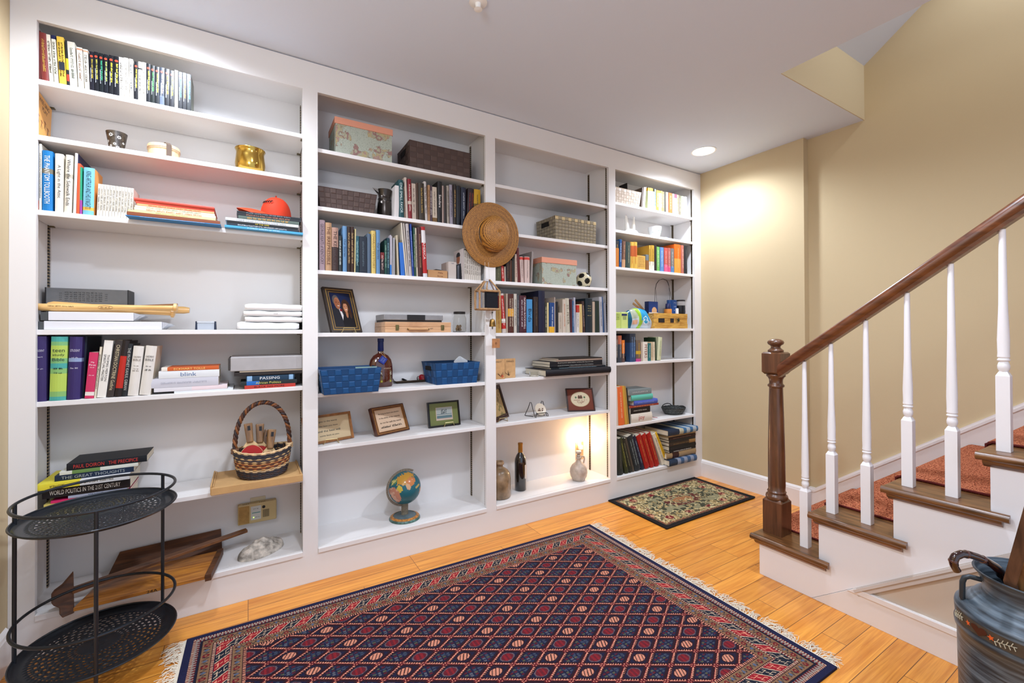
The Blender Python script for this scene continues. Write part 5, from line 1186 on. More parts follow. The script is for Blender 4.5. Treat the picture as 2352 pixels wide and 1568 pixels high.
for a in (math.radians(178), math.radians(-80), math.radians(42)):
    mb = MB(); mb.tube([(tx+R*math.cos(a), tyy+R*math.sin(a), q) for q in (0.0, 0.619)], 0.0055, 10); mb.build('leg', IR, t, smooth=True)
# the stack's books hidden parts end
# ================================================================ SECOND AND THIRD BAYS
def map_col(seed, base='#a9b0a2'):
    def f(S, T):
        C = np.repeat(H(base)[None], len(S), 0); X = S*7; Yv = T*3.6
        land = vnoise(X*1.1+seed, Yv*1.1+seed*2, 3)+0.35*vnoise(X*3.3, Yv*3.3+seed, 4)+0.16*vnoise(X*9, Yv*9, 6)-0.08
        cols = [H('#a88c80'), H('#b0a27c'), H('#a4a088'), H('#94746e'), H('#a8a48c')]; k = (vnoise(X*1.7+5, Yv*1.7+9, 7)*5).astype(int) % 5
        m = land > 0.86; C[m] = np.array(cols)[k[m]]
        e = (land > 0.84) & (land < 0.87); C[e] = H('#8a7c66')
        ink = hashn(np.floor(S*170), np.floor(T*85), seed); C[(ink > 0.88)] *= 0.6
        g = (np.abs((S*8) % 1-0.5) > 0.485) | (np.abs((T*5) % 1-0.5) > 0.485); C[g] *= 0.86
        return C
    return f
SAL = mat('#d8957a', 0.5, key='salmon')
def map_box(label, x0, x1, y0, y1, z0, z1, lidh, seed):
    t = thing('storage_box', label, 'box', ((x0+x1)/2, (y0+y1)/2, z0), 'map print boxes')
    mb = MB(); mb.box(x0+0.002, x1-0.002, y0+0.002, y1-0.002, z0+0.0005, z1-lidh*0.4); mb.build('carton', mat('#a9ab96', 0.6), t)
    grid_obj('map_front', (x0+0.002, y0+0.0012, z0+0.003), (x1-x0-0.004, 0, 0), (0, 0, z1-lidh-z0-0.003), 190, 80, map_col(seed), t, painted(0.5))
    grid_obj('map_side', (x0+0.0012, y1-0.002, z0+0.003), (0, -(y1-y0-0.004), 0), (0, 0, z1-lidh-z0-0.003), 90, 60, map_col(seed+3), t, painted(0.5))
    mb = MB(); mb.box(x0-0.002, x1+0.002, y0-0.002, y1+0.002, z1-lidh, z1); mb.build('lid', SAL, t, bevel=0.001)
    return t
def panel_weave(mb, A, B, C, D, nx, ny, dep, mi=0, mi2=None, top2=None):
    """woven strap panel on quad A,B (bottom) C,D (top, above B,A)"""
    A, B, C, D = Vector(A), Vector(B), Vector(C), Vector(D); n = (B-A).cross(D-A).normalized()
    P = lambda s, t_: (A*(1-s)+B*s)*(1-t_)+(D*(1-s)+C*s)*t_
    for j in range(ny):
        for i in range(nx):
            up = (i+j) % 2; g = 0.03; a0, a1, b0, b1 = (i+g)/nx, (i+1-g)/nx, (j+g)/ny, (j+1-g)/ny
            o = n*(dep*(1.0 if up else 0.45)); m_ = n*(dep*0.25)
            s0 = (a1-a0)*0.12; t0 = (b1-b0)*0.12
            out = [P(a0, b0)+m_, P(a1, b0)+m_, P(a1, b1)+m_, P(a0, b1)+m_]; inn = [P(a0+s0, b0+t0)+o, P(a1-s0, b0+t0)+o, P(a1-s0, b1-t0)+o, P(a0+s0, b1-t0)+o]
            mm = (mi2 if (mi2 is not None and up) else mi)
            if top2 is not None and j == ny-1 and i % 2 == 0: mm = top2
            mb.add(out+inn, [(4, 5, 6, 7), (0, 1, 5, 4), (1, 2, 6, 5), (2, 3, 7, 6), (3, 0, 4, 7)], mm)
def strap_basket(label, bot, top, z0, z1, mats, nx, ny, nd, group=None, dep=0.0022, top2=None, handle=True, name='woven_basket', dark=None):
    """bot/top = (x0,x1,y0,y1)"""
    t = thing(name, label, 'basket', ((bot[0]+bot[1])/2, (bot[2]+bot[3])/2, z0), group)
    b = [(bot[0], bot[2], z0), (bot[1], bot[2], z0), (bot[1], bot[3], z0), (bot[0], bot[3], z0)]; u = [(top[0], top[2], z1), (top[1], top[2], z1), (top[1], top[3], z1), (top[0], top[3], z1)]
    mb = MB(); z0 += 0.0005
    for k, n_ in ((0, nx), (1, nd), (2, nx), (3, nd)):
        k2 = (k+1) % 4; panel_weave(mb, b[k], b[k2], u[k2], u[k], n_, ny, dep, 0, 1 if len(mats) > 1 else None, top2 if k == 0 else None)
    mb.build('woven_sides', mats, t)
    mb = MB(); ti = 0.003
    for k in range(4):
        k2 = (k+1) % 4; c0 = Vector(((bot[0]+bot[1])/2, (bot[2]+bot[3])/2, 0))
        def inn(p): q = Vector(p); d = (Vector((c0.x, c0.y, q.z))-q); d.z = 0; return q+d.normalized()*ti*1.4
        mb.add([b[k], b[k2], u[k2], u[k], inn(b[k]), inn(b[k2]), inn(u[k2]), inn(u[k])], [(0, 1, 2, 3), (7, 6, 5, 4), (3, 2, 6, 7), (0, 4, 5, 1)])
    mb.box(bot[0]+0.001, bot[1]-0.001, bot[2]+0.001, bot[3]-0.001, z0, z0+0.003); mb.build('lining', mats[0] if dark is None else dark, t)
    mb = MB(); mb.tube([Vector(p) for p in u], 0.0024, 6, closed=True); mb.build('rim', mats[0], t)
    if handle:
        for s_ in (0, 1):
            xx = (bot[0]*0.25+top[0]*0.75)-0.0035 if s_ == 0 else (bot[1]*0.25+top[1]*0.75)+0.0035; yc = (top[2]+top[3])/2; zc = z0+(z1-z0)*0.74; w_ = (top[3]-top[2])*0.2; hh = (z1-z0)*0.10
            mb = MB(); mb.box(xx-0.0006, xx+0.0006, yc-w_, yc+w_, zc-hh, zc+hh); mb.build('handle_hole', mat('#15110f', 0.9), t, bevel=0.0)
    return t
cM = Crop(700, 200, 5.226); z = SHZ[1][0]; Y = 0.022
A = xat(cM(365, 0)[0], Y, z+.05); B = xat(cM(1052, 0)[0], Y, z+.05); zt_ = (zt(*cM(358, 350), Y)+zt(*cM(1058, 512), Y))/2; zl_ = (zt(*cM(358, 428), Y)+zt(*cM(1058, 585), Y))/2
map_box('pale green map print box with salmon lid on the top shelf', A, B, Y, 0.215, z, zt_, zt_-zl_, 1.3)
BRN = [mat('#4d3d38', 0.6, key='bsk', bump=0.3, bscale=500), mat('#54433d', 0.55, key='bsk', bump=0.3, bscale=500)]
A = xat(cM(1258, 0)[0], Y, z+.05); B = xat(cM(1985, 0)[0], Y, z+.05); z1 = (zt(*cM(1260, 640), Y)+zt(*cM(1970, 790), Y))/2
strap_basket('dark brown woven strap basket on the top shelf of the second bay', (A+.004, B-.001, Y+.004, 0.235), (A, B, Y, 0.240), z, z1, BRN, 9, 5, 6, 'brown strap baskets')
z = SHZ[1][1]; A = 0.296; B = xat(cM(865, 0)[0], Y, z+.1); B0 = xat(cM(835, 0)[0], Y, z+.01); z1 = (zt(*cM(180, 1188), Y)+zt(*cM(865, 1300), Y))/2
strap_basket('brown woven basket against the left stile on the second shelf of the second bay', (A, B0, Y+.006, 0.23), (A-.012, B, Y, 0.238), z, z1, BRN, 10, 4, 6, 'brown strap baskets')
# pewter pitcher
Yp = 0.095; P = face(*cM(945, 1240), Yp); xx = xat(cM(955, 0)[0], Yp, z+.1); h = zt(*cM(950, 1240), Yp)-z; R = rad(88/5.226, (xx, Yp, z+.1))
t = thing('pitcher', 'small dark pewter pitcher with a spout between basket and books', 'pitcher', (xx, Yp, z))
PW = mat('#4a4440', 0.28, 0.9, key='pwt'); mb = MB(); mb.lathe([(R*1.12, z+0.0005), (R*1.14, z+0.004), (R*1.02, z+0.012), (R*1.0, z+h*0.3), (R*0.92, z+h*0.55), (R*0.84, z+h*0.64), (R*0.9, z+h*0.66), (R*0.9, z+h*0.69), (R*0.82, z+h*0.71), (R*0.85, z+h*0.80), (R*1.0, z+h*0.92), (R*1.08, z+h*0.99), (R*1.05, z+h), (R*0.95, z+h*0.92), (R*0.8, z+h*0.75), (R*0.9, z+0.01)], (xx, Yp, 0), 40); mb.build('body', PW, t, smooth=True, angle=0.9)
mb = MB(); mb.add([(xx-R*1.0, Yp-R*0.5, z+h*0.985), (xx-R*1.75, Yp-R*0.3, z+h*1.01), (xx-R*1.0, Yp+R*0.4, z+h*0.985), (xx-R*0.9, Yp-R*0.45, z+h*0.86), (xx-R*0.9, Yp+R*0.2, z+h*0.86)], [(0, 1, 3), (1, 2, 4), (1, 4, 3), (0, 2, 1)]); mb.build('spout', PW, t)
mb = MB(); mb.tube([(xx+R*0.3, Yp+R*0.8, z+h*0.9), (xx+R*0.6, Yp+R*1.7, z+h*0.86), (xx+R*0.65, Yp+R*2.0, z+h*0.6), (xx+R*0.4, Yp+R*1.6, z+h*0.3), (xx+R*0.2, Yp+R*0.9, z+h*0.2)], 0.004, 8); mb.build('handle', PW, t, smooth=True)
# third shelf: card game box, white box
cN = Crop(720, 480, 5.737); z = SHZ[1][2]; Y = 0.03
A = xat(cN(1508, 0)[0], Y, z); B = xat(cN(1766, 0)[0], Y, z); z1 = (zt(*cN(1508, 800), Y)+zt(*cN(1766, 812), Y))/2
t = boxthing('card_game_box', 'small tan card game box with dark red lettering on the third shelf', 'game box', A, B, Y, 0.115, z, z1, mat('#b08458', 0.55, key='mb'), 0.001)
mb = MB(); lettering(mb, 'Mille', ((A+B)/2+0.016, Y-0.0006, z+(z1-z)*0.68), (1, 0, 0), (0, 0, 1), 0.028, 0.009); lettering(mb, 'Bornes', ((A+B)/2+0.014, Y-0.0006, z+(z1-z)*0.28), (1, 0, 0), (0, 0, 1), 0.032, 0.008); mb.build('lettering', mat('#5a2018', 0.6), t)
t = thing('folded_fan', 'thin dark curved piece lying on the card game box', 'fan', ((A+B)/2, 0.07, z1)); mb = MB(); xc = (A+B)/2+0.005
mb.hexa([(xc-0.032, Y+.004, z1+.0004), (xc+0.022, Y+.004, z1+.0004), (xc+0.022, 0.09, z1+.0004), (xc-0.032, 0.09, z1+.0004)], [(xc-0.012, Y+.008, z1+0.007), (xc+0.014, Y+.008, z1+0.005), (xc+0.014, 0.088, z1+0.005), (xc-0.012, 0.088, z1+0.007)]); mb.build('fan', mat('#2c2622', 0.6), t)
A = xat(cN(1778, 0)[0], Y, z); B = xat(cN(1882, 0)[0], Y, z); z1 = zt(*cN(1778, 690), Y)
t = boxthing('small_box', 'small plain off white box beside the boxed booklets', 'box', A, B, Y, 0.135, z, z1, mat('#b9aea6', 0.6, key='wb'), 0.001)
mb = MB(); lettering(mb, '~1', ((A+B)/2+0.002, Y-0.0006, z1-0.009), (1, 0, 0), (0, 0, 1), 0.018, 0.005); mb.build('lettering', mat('#6a6672', 0.6), t)
# slipcase with portrait beside the booklets
A = xat(cN(1986, 0)[0], 0.02, z)-0.0032; z1 = zt(*cN(1985, 515), 0.02)
def port_c(S, T):
    C = np.repeat(H('#c9c0bc')[None], len(S), 0); x = S-0.5; y = T
    C[(np.abs(x) < 0.36*(1.05-y*0.6)) & (y < 0.55)] = H('#2a2c34'); C[(np.abs(x+0.02) < 0.09) & (y < 0.5)] = H('#9a9ea8'); C[(x+0.02)**2/0.035+(y-0.70)**2/0.024 < 1] = H('#9a5c3a'); C[((x+0.02)**2/0.045+(y-0.80)**2/0.016 < 1) & (y > 0.77)] = H('#1e1a1c'); return C
t = thing('slipcase', 'white slipcase with a portrait on its side holding thin booklets', 'slipcase', (A, 0.1, z)); mb = MB(); mb.box(A-0.0012, A+0.0018, 0.021, 0.155, z+0.0005, z1); mb.build('case_side', mat('#bfb7b2', 0.5), t)
grid_obj('portrait', (A-0.0018, 0.154, z+0.001), (0, -0.132, 0), (0, 0, z1-z-0.002), 44, 50, port_c, t, painted(0.5))
# --------------------------------------------- easels and frames
BR = mat('#b9a878', 0.35, 0.8, key='easel')
def easel(label, x, y, z, w_, h, mt=None, r=0.0016, lean=0.25, group='brass wire easels'):
    t = thing('display_easel', label, 'easel', (x, y, z), group); mt = mt or BR
    mb = MB(); f = y-0.020
    for s_ in (-1, 1):
        mb.tube([(x+s_*w_, y+0.055, z+0.002), (x+s_*w_*0.9, y+0.012+0.0, z+0.004), (x+s_*w_, f, z+0.002), (x+s_*w_*0.8, f-0.004, z+0.014), (x+s_*w_*0.75, f-0.002, z+0.024)], r, 6)
    mb.tube([(x-w_*0.75, f-0.002, z+0.024), (x+w_*0.75, f-0.002, z+0.024)], r, 6)
    mb.build('wire', mt, t, smooth=True); return t
def frame(label, pts, Yb, yaw=0.0, w=0.02, fm='#2c1c12', inner='#8a6a3a', matte=None, mw=0.0, pic=None, z=0, lean=0.3, dep=0.016, nx=90, ny=70, name='picture_frame', gl=0.25, wood_=True, fit=True):
    """pts = outer corners BL, BR, TR, TL given as pixels; built as a leaning frame standing at depth Yb"""
    bl, br, tr, tl = pts; P0 = at(*bl, 'Z', z) if False else face(*bl, Yb); 
    # solve width along bottom edge on the shelf plane direction yaw
    P0 = Vector((xat(bl[0], Yb, z+0.003), Yb, z+0.003))
    def on_plane(u, v, n_, O): d = ray(u, v); t_ = (O-CAM).dot(n_)/d.dot(n_); return CAM+d*t_
    best = None       # yaw and lean that bring the four corners onto the measured outline
    for yw in ([yaw+k*0.04 for k in range(-15, 16)] if fit else [yaw]):
        for ln in ([0.06+k*0.03 for k in range(19)] if fit else [lean]):
            dirx = Vector((math.cos(yw), math.sin(yw), 0)); nrm = Vector((math.sin(yw), -math.cos(yw), 0)); upv = Vector((0, 0, math.cos(ln)))-nrm*math.sin(ln); n_ = dirx.cross(upv)
            q = on_plane(br[0], br[1], n_, P0); W_ = (q-P0).dot(dirx); q = on_plane(tl[0], tl[1], n_, P0); q2 = on_plane(tr[0], tr[1], n_, P0); Hh = ((q-P0).dot(upv)+(q2-P0).dot(upv))/2
            
            if not fit: Hh = (q2-P0).dot(upv)
            if Hh <= 0 or W_ <= 0: continue
            cs = [(proj(p), o) for p, o in ((P0+dirx*W_, br), (P0+dirx*W_+upv*Hh, tr), (P0+upv*Hh, tl))]; e = sum((a[0]-b[0])**2+(a[1]-b[1])**2 for a, b in cs)
            e += 1e5*max(0, max((P0+dirx*W_+upv*Hh).y, (P0+upv*Hh).y, (P0+dirx*W_).y)-0.245)
            if best is None or e < best[0]: best = (e, dirx, nrm, upv, n_, W_, Hh)
    _, dirx, nrm, upv, n_, W_, Hh = best
    T = Matrix.Translation(P0) @ Matrix(((dirx.x, -n_.x, upv.x, 0), (dirx.y, -n_.y, upv.y, 0), (dirx.z, -n_.z, upv.z, 0), (0, 0, 0, 1)))
    if (T.to_3x3() @ Vector((0, 1, 0))).y < 0: T = T @ Matrix.Diagonal((1, -1, 1, 1)); 
    t = thing(name, label, 'picture frame', tuple(P0+dirx*W_/2), 'small framed pictures')
    fm2 = '#'+''.join('%02x' % min(255, int(int(fm[k:k+2], 16)*1.5+12)) for k in (1, 3, 5)); mf = wood(fm, fm2, 0.32, (30, 30, 30), 'fr', 0.4) if wood_ else mat(fm, 0.35, key='fr', coat=0.3)
    mb = MB(); mb.T = T
    def bar(a, b, c, d, y0, y1, mi=0): mb.hexa([(a[0], y0, a[1]), (b[0], y0, b[1]), (b[0], y1, b[1]), (a[0], y1, a[1])], [(d[0], y0, d[1]), (c[0], y0, c[1]), (c[0], y1, c[1]), (d[0], y1, d[1])], mi)
    O = [(0, 0), (W_, 0), (W_, Hh), (0, Hh)]; I = [(w, w), (W_-w, w), (W_-w, Hh-w), (w, Hh-w)]
    for k in range(4): k2 = (k+1) % 4; bar(O[k], O[k2], I[k2], I[k], 0.0, dep)
    mb.build('frame', mf, t)
    def sub(k): return [(w*k, w*k), (W_-w*k, w*k), (W_-w*k, Hh-w*k), (w*k, Hh-w*k)]
    mb = MB(); mb.T = T; a_, b_ = sub(0.42), sub(0.58)
    for k in range(4): k2 = (k+1) % 4; bar(a_[k], a_[k2], b_[k2], b_[k], -0.0015, 0.001)
    a_, b_ = sub(0.92), sub(1.02)
    for k in range(4): k2 = (k+1) % 4; bar(a_[k], a_[k2], b_[k2], b_[k], -0.0008, 0.004)
    mb.build('gilt_line', mat(inner, 0.4, 0.3), t)
    mb = MB(); mb.T = T; mb.box(w*0.9, W_-w*0.9, 0.005, dep-0.002, w*0.9, Hh-w*0.9); mb.build('backing', mat(matte or '#d8cbb2', 0.6), t)
    T3 = T.to_3x3(); p00 = T @ Vector((w+mw, 0.0046, w+mw)); eu = T3 @ Vector((W_-2*w-2*mw, 0, 0)); ev = T3 @ Vector((0, 0, Hh-2*w-2*mw))
    if pic: grid_obj('picture', p00, eu, ev, nx, ny, pic, t, painted(gl))
    return t, T, W_, Hh
def ell(x, y, cx, cy, rx, ry): return ((x-cx)/rx)**2+((y-cy)/ry)**2 < 1
def couple(S, T):
    x, y = S, T; C = np.repeat(H('#162244')[None], len(S), 0)*(0.55+0.6*np.exp(-((x-.5)**2+(y-.8)**2)*5))[:, None]
    # man: suit, shirt, tie, head
    C[(ell(x, y, .30, .12, .42, .46)) | ((x < .42) & (y < .30))] = H('#23242b')
    C[(np.abs(x-.40-(.52-y)*0.35) < .055*(1.3-y)) & (y < .54) & (y > .12)] = H('#d8d4d2'); C[(np.abs(x-.44) < .05) & (np.abs(y-.50) < .035)] = H('#7a1c22')
    C[ell(x, y, .29, .78, .155, .15)] = H('#5c5450'); C[ell(x, y, .33, .70, .135, .165)] = H('#a86c4c'); C[ell(x, y, .30, .69, .10, .13)] = H('#985c3e')
    C[ell(x, y, .34, .56, .06, .04)] = H('#a0664a')
    for ex in (.29, .41): C[ell(x, y, ex, .725, .022, .012)] = H('#2c1c18')
    C[ell(x, y, .36, .625, .045, .012)] = H('#e0d0c4'); C[ell(x, y, .37, .68, .014, .03)] = H('#8c563c')
    # woman: hair, dress, head
    C[ell(x, y, .78, .10, .34, .40)] = H('#17171c'); C[ell(x, y, .70, .60, .20, .22)] = H('#3a241a'); C[ell(x, y, .86, .48, .07, .22)] = H('#3a241a')
    C[ell(x, y, .69, .40, .055, .12)] = H('#a8704e'); C[ell(x, y, .68, .58, .105, .135)] = H('#bc8260')
    C[ell(x, y, .70, .72, .15, .06) & (y > .69)] = H('#3a241a')
    for ex in (.64, .74): C[ell(x, y, ex, .605, .018, .010)] = H('#2c1c18')
    C[ell(x, y, .69, .52, .038, .011)] = H('#e8dcd0')
    return C
def note(lines, base, ink, seed):
    def f(S, T):
        C = np.repeat(H(base)[None], len(S), 0); n = lines; r = (T-0.12)/0.76*n; row_ = np.floor(r); fy = r-row_; ok = (r > 0) & (r < n) & (S > .05) & (S < .95)
        k = np.floor(S*34); h1 = hashn(k, row_, seed); stroke = (np.abs(fy-0.5-0.12*np.sin(S*120+row_*2)) < 0.09+0.16*(h1 > .75)) & ((hashn(np.floor(S*9), row_, seed+5) > .16)) & (hashn(np.floor(S*95), row_, seed+8) > .45)
        C[ok & stroke] = H(ink); return C
    return f
cQ = Crop(720, 640, 5.6); z = SHZ[1][3]
q = lambda x, y_: cQ(x, y_)
frame('dark gilt edged framed photo of a smiling couple on the fourth shelf', [q(238, 683), q(627, 668), q(500, 135), q(115, 100)], 0.035, yaw=0.12, w=0.026, fm='#1c120c', inner='#9a7a44', pic=couple, z=z, lean=0.26, nx=110, ny=140)
easel('brass wire easel holding the framed photo of a couple', xat(q(455, 0)[0], 0.035, z), 0.052, z, 0.034, 0.10)
# wooden case and grey box
Y = 0.02; A = xat(q(922, 0)[0], Y, z+.02); B = xat(q(1770, 0)[0], Y, z+.02); z1 = zt(*q(930, 552), Y)
t = thing('wooden_case', 'pale wooden carrying case with handle and two brass latches on the fourth shelf', 'case', ((A+B)/2, 0.12, z))
PW_ = wood('#b98a62', '#d8ac80', 0.5, (6, 50, 50), 'case', 0.2); mb = MB(); mb.box(A, B, Y, 0.235, z+0.0005, z+(z1-z)*0.55); mb.build('case_body', PW_, t, bevel=0.002)
mb = MB(); mb.box(A, B, Y, 0.235, z+(z1-z)*0.56, z1); mb.build('case_lid', PW_, t, bevel=0.002)
for s_ in (0.17, 0.86):
    xc = A+(B-A)*s_; mb = MB(); mb.box(xc-0.008, xc+0.008, Y-0.003, Y-0.0003, z+(z1-z)*0.2, z+(z1-z)*0.72); mb.tube([(xc-0.007, Y-0.004, z+(z1-z)*0.7), (xc-0.007, Y-0.006, z+(z1-z)*0.35), (xc+0.007, Y-0.006, z+(z1-z)*0.35), (xc+0.007, Y-0.004, z+(z1-z)*0.7)], 0.0015, 6); mb.build('latch', mat('#7a7048', 0.4, 0.8, key='latch'), t)
xc = A+(B-A)*0.48; hz = z+(z1-z)*0.32; mb = MB(); mb.tube([(xc-0.053, Y-0.001, hz+.004), (xc-0.050, Y-0.013, hz), (xc+0.050, Y-0.013, hz), (xc+0.053, Y-0.001, hz+.004)], 0.0055, 8); mb.build('carry_handle', mat('#c4986c', 0.55, key='hndl'), t, smooth=True)
mb = MB()
for s_ in (-1, 1): mb.tube([(xc+s_*0.055, Y-0.001, hz-.004), (xc+s_*0.060, Y-0.006, hz), (xc+s_*0.055, Y-0.001, hz+.006)], 0.002, 6)
mb.build('handle_ring', mat('#7a7048', 0.4, 0.8, key='latch'), t)
mb = MB(); lettering(mb, 'RSM', (xc+0.075, Y-0.0006, hz+0.003), (1, 0, 0), (0, 0, 1), 0.016, 0.006); mb.build('initials', mat('#2c2018', 0.6), t)
A2 = xat(q(905, 0)[0], 0.05, z+.05); B2 = xat(q(1668, 0)[0], 0.05, z+.05); z2 = zt(*q(905, 455), 0.05)
t = boxthing('tape_player', 'flat grey metal box lying on top of the pale wooden case', 'box', A2, B2, 0.05, 0.22, z1+0.010, z2, mat('#8c8a8a', 0.38, 0.3, key='tp', vary=0.08, vscale=30), 0.003)
mb = MB(); mb.box(A2+0.004, B2-0.006, 0.056, 0.215, z1+0.0006, z1+0.0102); mb.build('dark_base', mat('#2c2624', 0.6), t)
mb = MB(); mb.box(A2+(B2-A2)*0.375, A2+(B2-A2)*0.68, 0.0485, 0.0497, z1+0.011, z2-0.001); mb.build('black_panel', mat('#201e1e', 0.4), t)
# jar
Yj = 0.075; P = face(*q(1878, 560), Yj); R = rad(88/5.6, (P.x, Yj, z+.05)); h = zt(*q(1888, 424), Yj)-z
t = thing('glass_jar', 'clear glass jar with black lid at the right end of the fourth shelf', 'jar', (P.x, Yj, z))
GL = mat('#f4f4f2', 0.04, trans=1.0, key='glass', ior=1.2)
mb = MB(); mb.lathe([(R*0.85, z+0.0006), (R, z+0.006), (R, z+h*0.66), (R*0.84, z+h*0.80), (R*0.82, z+h*0.88), (R*0.79, z+h*0.88), (R*0.81, z+h*0.79), (R*0.95, z+h*0.65), (R*0.95, z+0.009), (0.001, z+0.006)], (P.x, Yj, 0), 36, cap=False); mb.build('glass', GL, t, smooth=True)
mb = MB(); mb.lathe([(R*0.86, z+h*0.885), (R*0.87, z+h*0.89), (R*0.87, z+h*0.99), (R*0.83, z+h)], (P.x, Yj, 0), 36); mb.build('lid', mat('#211e1e', 0.35), t, smooth=True)
mb = MB()
for k in range(7): mb.sphere((P.x+random.uniform(-.45, .45)*R, Yj+random.uniform(-.45, .45)*R, z+0.014+random.uniform(0, .022)), 0.0085, 8)
mb.build('contents', mat('#8a7256', 0.8, bump=0.8, bscale=300, vary=0.3, vscale=100), t, smooth=True); bpy.context.view_layer.objects.active = None
# --------------------------------------------- fifth shelf: blue baskets, bottle, tray
z = SHZ[1][4]; BLU = [mat('#0f3f6c', 0.5, key='blu', bump=0.3, bscale=400), mat('#134b7e', 0.45, key='blu', bump=0.3, bscale=400)]
yf = -0.075; zb0 = z
A0 = xat(q(135, 0)[0], yf+.015, z+.002); B0 = xat(q(832, 0)[0], yf+.015, z+.002); A1 = xat(q(85, 0)[0], yf, z+.08); B1 = xat(q(873, 0)[0], yf, z+.08); z1 = (zt(*q(85, 1165), yf)+zt(*q(870, 1155), yf))/2
strap_basket('blue woven basket jutting over the shelf edge beside the bourbon bottle', (A0, B0, yf+0.012, 0.10), (A1, B1, yf, 0.115), z, z1, BLU, 9, 4, 5, 'blue woven baskets')
t = thing('pamphlet', 'pale green booklet edge sticking out of the left blue basket', 'booklet', (B1-0.05, 0, z1-.05)); mb = MB(); mb.hexa([(B1-0.10, -0.03, z1-0.06), (B1-0.015, -0.03, z1-0.06), (B1-0.015, -0.026, z1-0.06), (B1-0.10, -0.026, z1-0.06)], [(B1-0.115, -0.04, z1+0.006), (B1-0.012, -0.04, z1+0.005), (B1-0.012, -0.036, z1+0.005), (B1-0.115, -0.036, z1+0.006)]); mb.build('leaf', mat('#9ab8b0', 0.5), t)
yf = 0.022; A0 = xat(q(1588, 0)[0], yf, z+.002); B0 = xat(q(2098, 0)[0], yf, z+.002); A1 = xat(q(1568, 0)[0], yf-.008, z+.1); B1 = xat(q(2140, 0)[0], yf-.008, z+.1); z1 = (zt(*q(1565, 1092), yf)+zt(*q(2140, 1068), yf))/2
strap_basket('blue woven basket at the right end of the fifth shelf with papers inside', (A0, B0, yf, 0.20), (A1, B1, yf-0.008, 0.235), z, z1, BLU, 8, 3, 5, 'blue woven baskets')
t = thing('clear_packet', 'clear plastic packet sticking up out of the right blue basket', 'packet', ((A1+B1)/2, 0.1, z1-.03)); P = face(*q(1880, 995), 0.10); P2 = face(*q(2000, 1070), 0.10)
mb = MB(); mb.add([(P.x-0.03, 0.10, z1-0.05), (P2.x, 0.12, z1-0.05), (P2.x, 0.12, z1+0.004), (P.x+0.004, 0.10, P.z), (P.x-0.005, 0.10, P.z-0.002), (P.x-0.035, 0.10, z1+0.004)], [(0, 1, 2, 3, 4, 5)]); o = mb.build('packet', mat('#d6d8da', 0.15, coat=1, key='pk'), t); md = o.modifiers.new('s', 'SOLIDIFY'); md.thickness = 0.003
# bourbon bottle
Yb = 0.12; P = face(*q(865, 1100), Yb); xx = P.x; hw = rad(160/5.6, (xx, Yb, z+.1)); h = zt(*q(862, 768), Yb)-z; AMB = mat('#4a1808', 0.08, key='amber', coat=1.0, spec=0.6)
t = thing('bourbon_bottle', 'amber flask shaped bourbon bottle with blue neck seal and hanging tag', 'bottle', (xx, Yb, z))
mb = MB(); prof = [(hw*0.93, z+0.0006), (hw*0.99, z+0.008), (hw, z+h*0.34), (hw*0.97, z+h*0.46), (hw*0.86, z+h*0.56), (hw*0.62, z+h*0.645), (hw*0.34, z+h*0.685), (hw*0.24, z+h*0.70), (hw*0.22, z+h*0.74), (hw*0.22, z+h*0.80)]
mb.lathe(prof, (xx, Yb, 0), 40, sy=0.5); mb.build('glass', AMB, t, smooth=True, angle=0.9)
mb = MB(); mb.lathe([(hw*0.235, z+h*0.74), (hw*0.25, z+h*0.745), (hw*0.235, z+h*0.93), (hw*0.26, z+h*0.935), (hw*0.26, z+h), (hw*0.2, z+h*1.001)], (xx, Yb, 0), 24); mb.build('neck_seal', mat('#1a2c6a', 0.35), t, smooth=True)
s2 = 0.035; c_ = Vector((xx+0.002, Yb-hw*0.5-0.006, z+h*0.56)); ca, sa = math.cos(0.62), math.sin(0.62); r_ = Vector((ca, 0, -sa)); u_ = Vector((sa, 0, ca))
mb = MB(); s2 = 0.018; mb.add([c_-r_*s2-u_*s2, c_+r_*s2-u_*s2, c_+r_*s2+u_*s2, c_-r_*s2+u_*s2, *[p+Vector((0, 0.001, 0)) for p in (c_-r_*s2-u_*s2, c_+r_*s2-u_*s2, c_+r_*s2+u_*s2, c_-r_*s2+u_*s2)]], [(0, 1, 2, 3), (7, 6, 5, 4), (0, 4, 5, 1), (1, 5, 6, 2), (2, 6, 7, 3), (3, 7, 4, 0)]); tg = mb.build('neck_tag', mat('#1c2f86', 0.5), t)
mb = MB(); 
for k in range(4): lettering(mb, '~2', c_-Vector((0, 0.0006, 0))+u_*(0.010-k*0.006), r_, u_, 0.022, 0.003, seed=k)
mb.build('tag_print', mat('#8ea4dc', 0.5), tg)
mb = MB(); mb.tube([c_+u_*s2+r_*s2*0.3, (xx-0.008, Yb-hw*0.2, z+h*0.72), (xx+0.008, Yb-hw*0.2, z+h*0.72), c_+u_*s2+r_*s2*0.5], 0.0006, 4); mb.build('tag_string', mat('#c8b070', 0.5), t)
def horses(S, T):
    C = np.repeat(H('#6a5a40')[None], len(S), 0); n = vnoise(S*14, T*16, 2); C[(T > .45) & (n > .45)] = H('#2c2a20'); C[(T > .6) & (n > .62)] = H('#b9b4a4'); C[(n < .25) & (T > .5)] = H('#8a2c1c')
    C[ell(S, T, .42, .55, .2, .16)] = H('#3a1c10'); C[ell(S, T, .68, .50, .14, .1)] = H('#8a4a20'); C[(T < .16)] = H('#a09838'); C[(T < .16) & (np.abs(T-.08) < .02) & (S > .2) & (S < .8)] = H('#3a3a18'); return C
grid_obj('label', (xx-hw*0.15, Yb-hw*0.5-0.002, z+h*0.10), (hw*0.95, 0.012, 0), (0, 0, h*0.25), 44, 50, horses, t, painted(0.4))
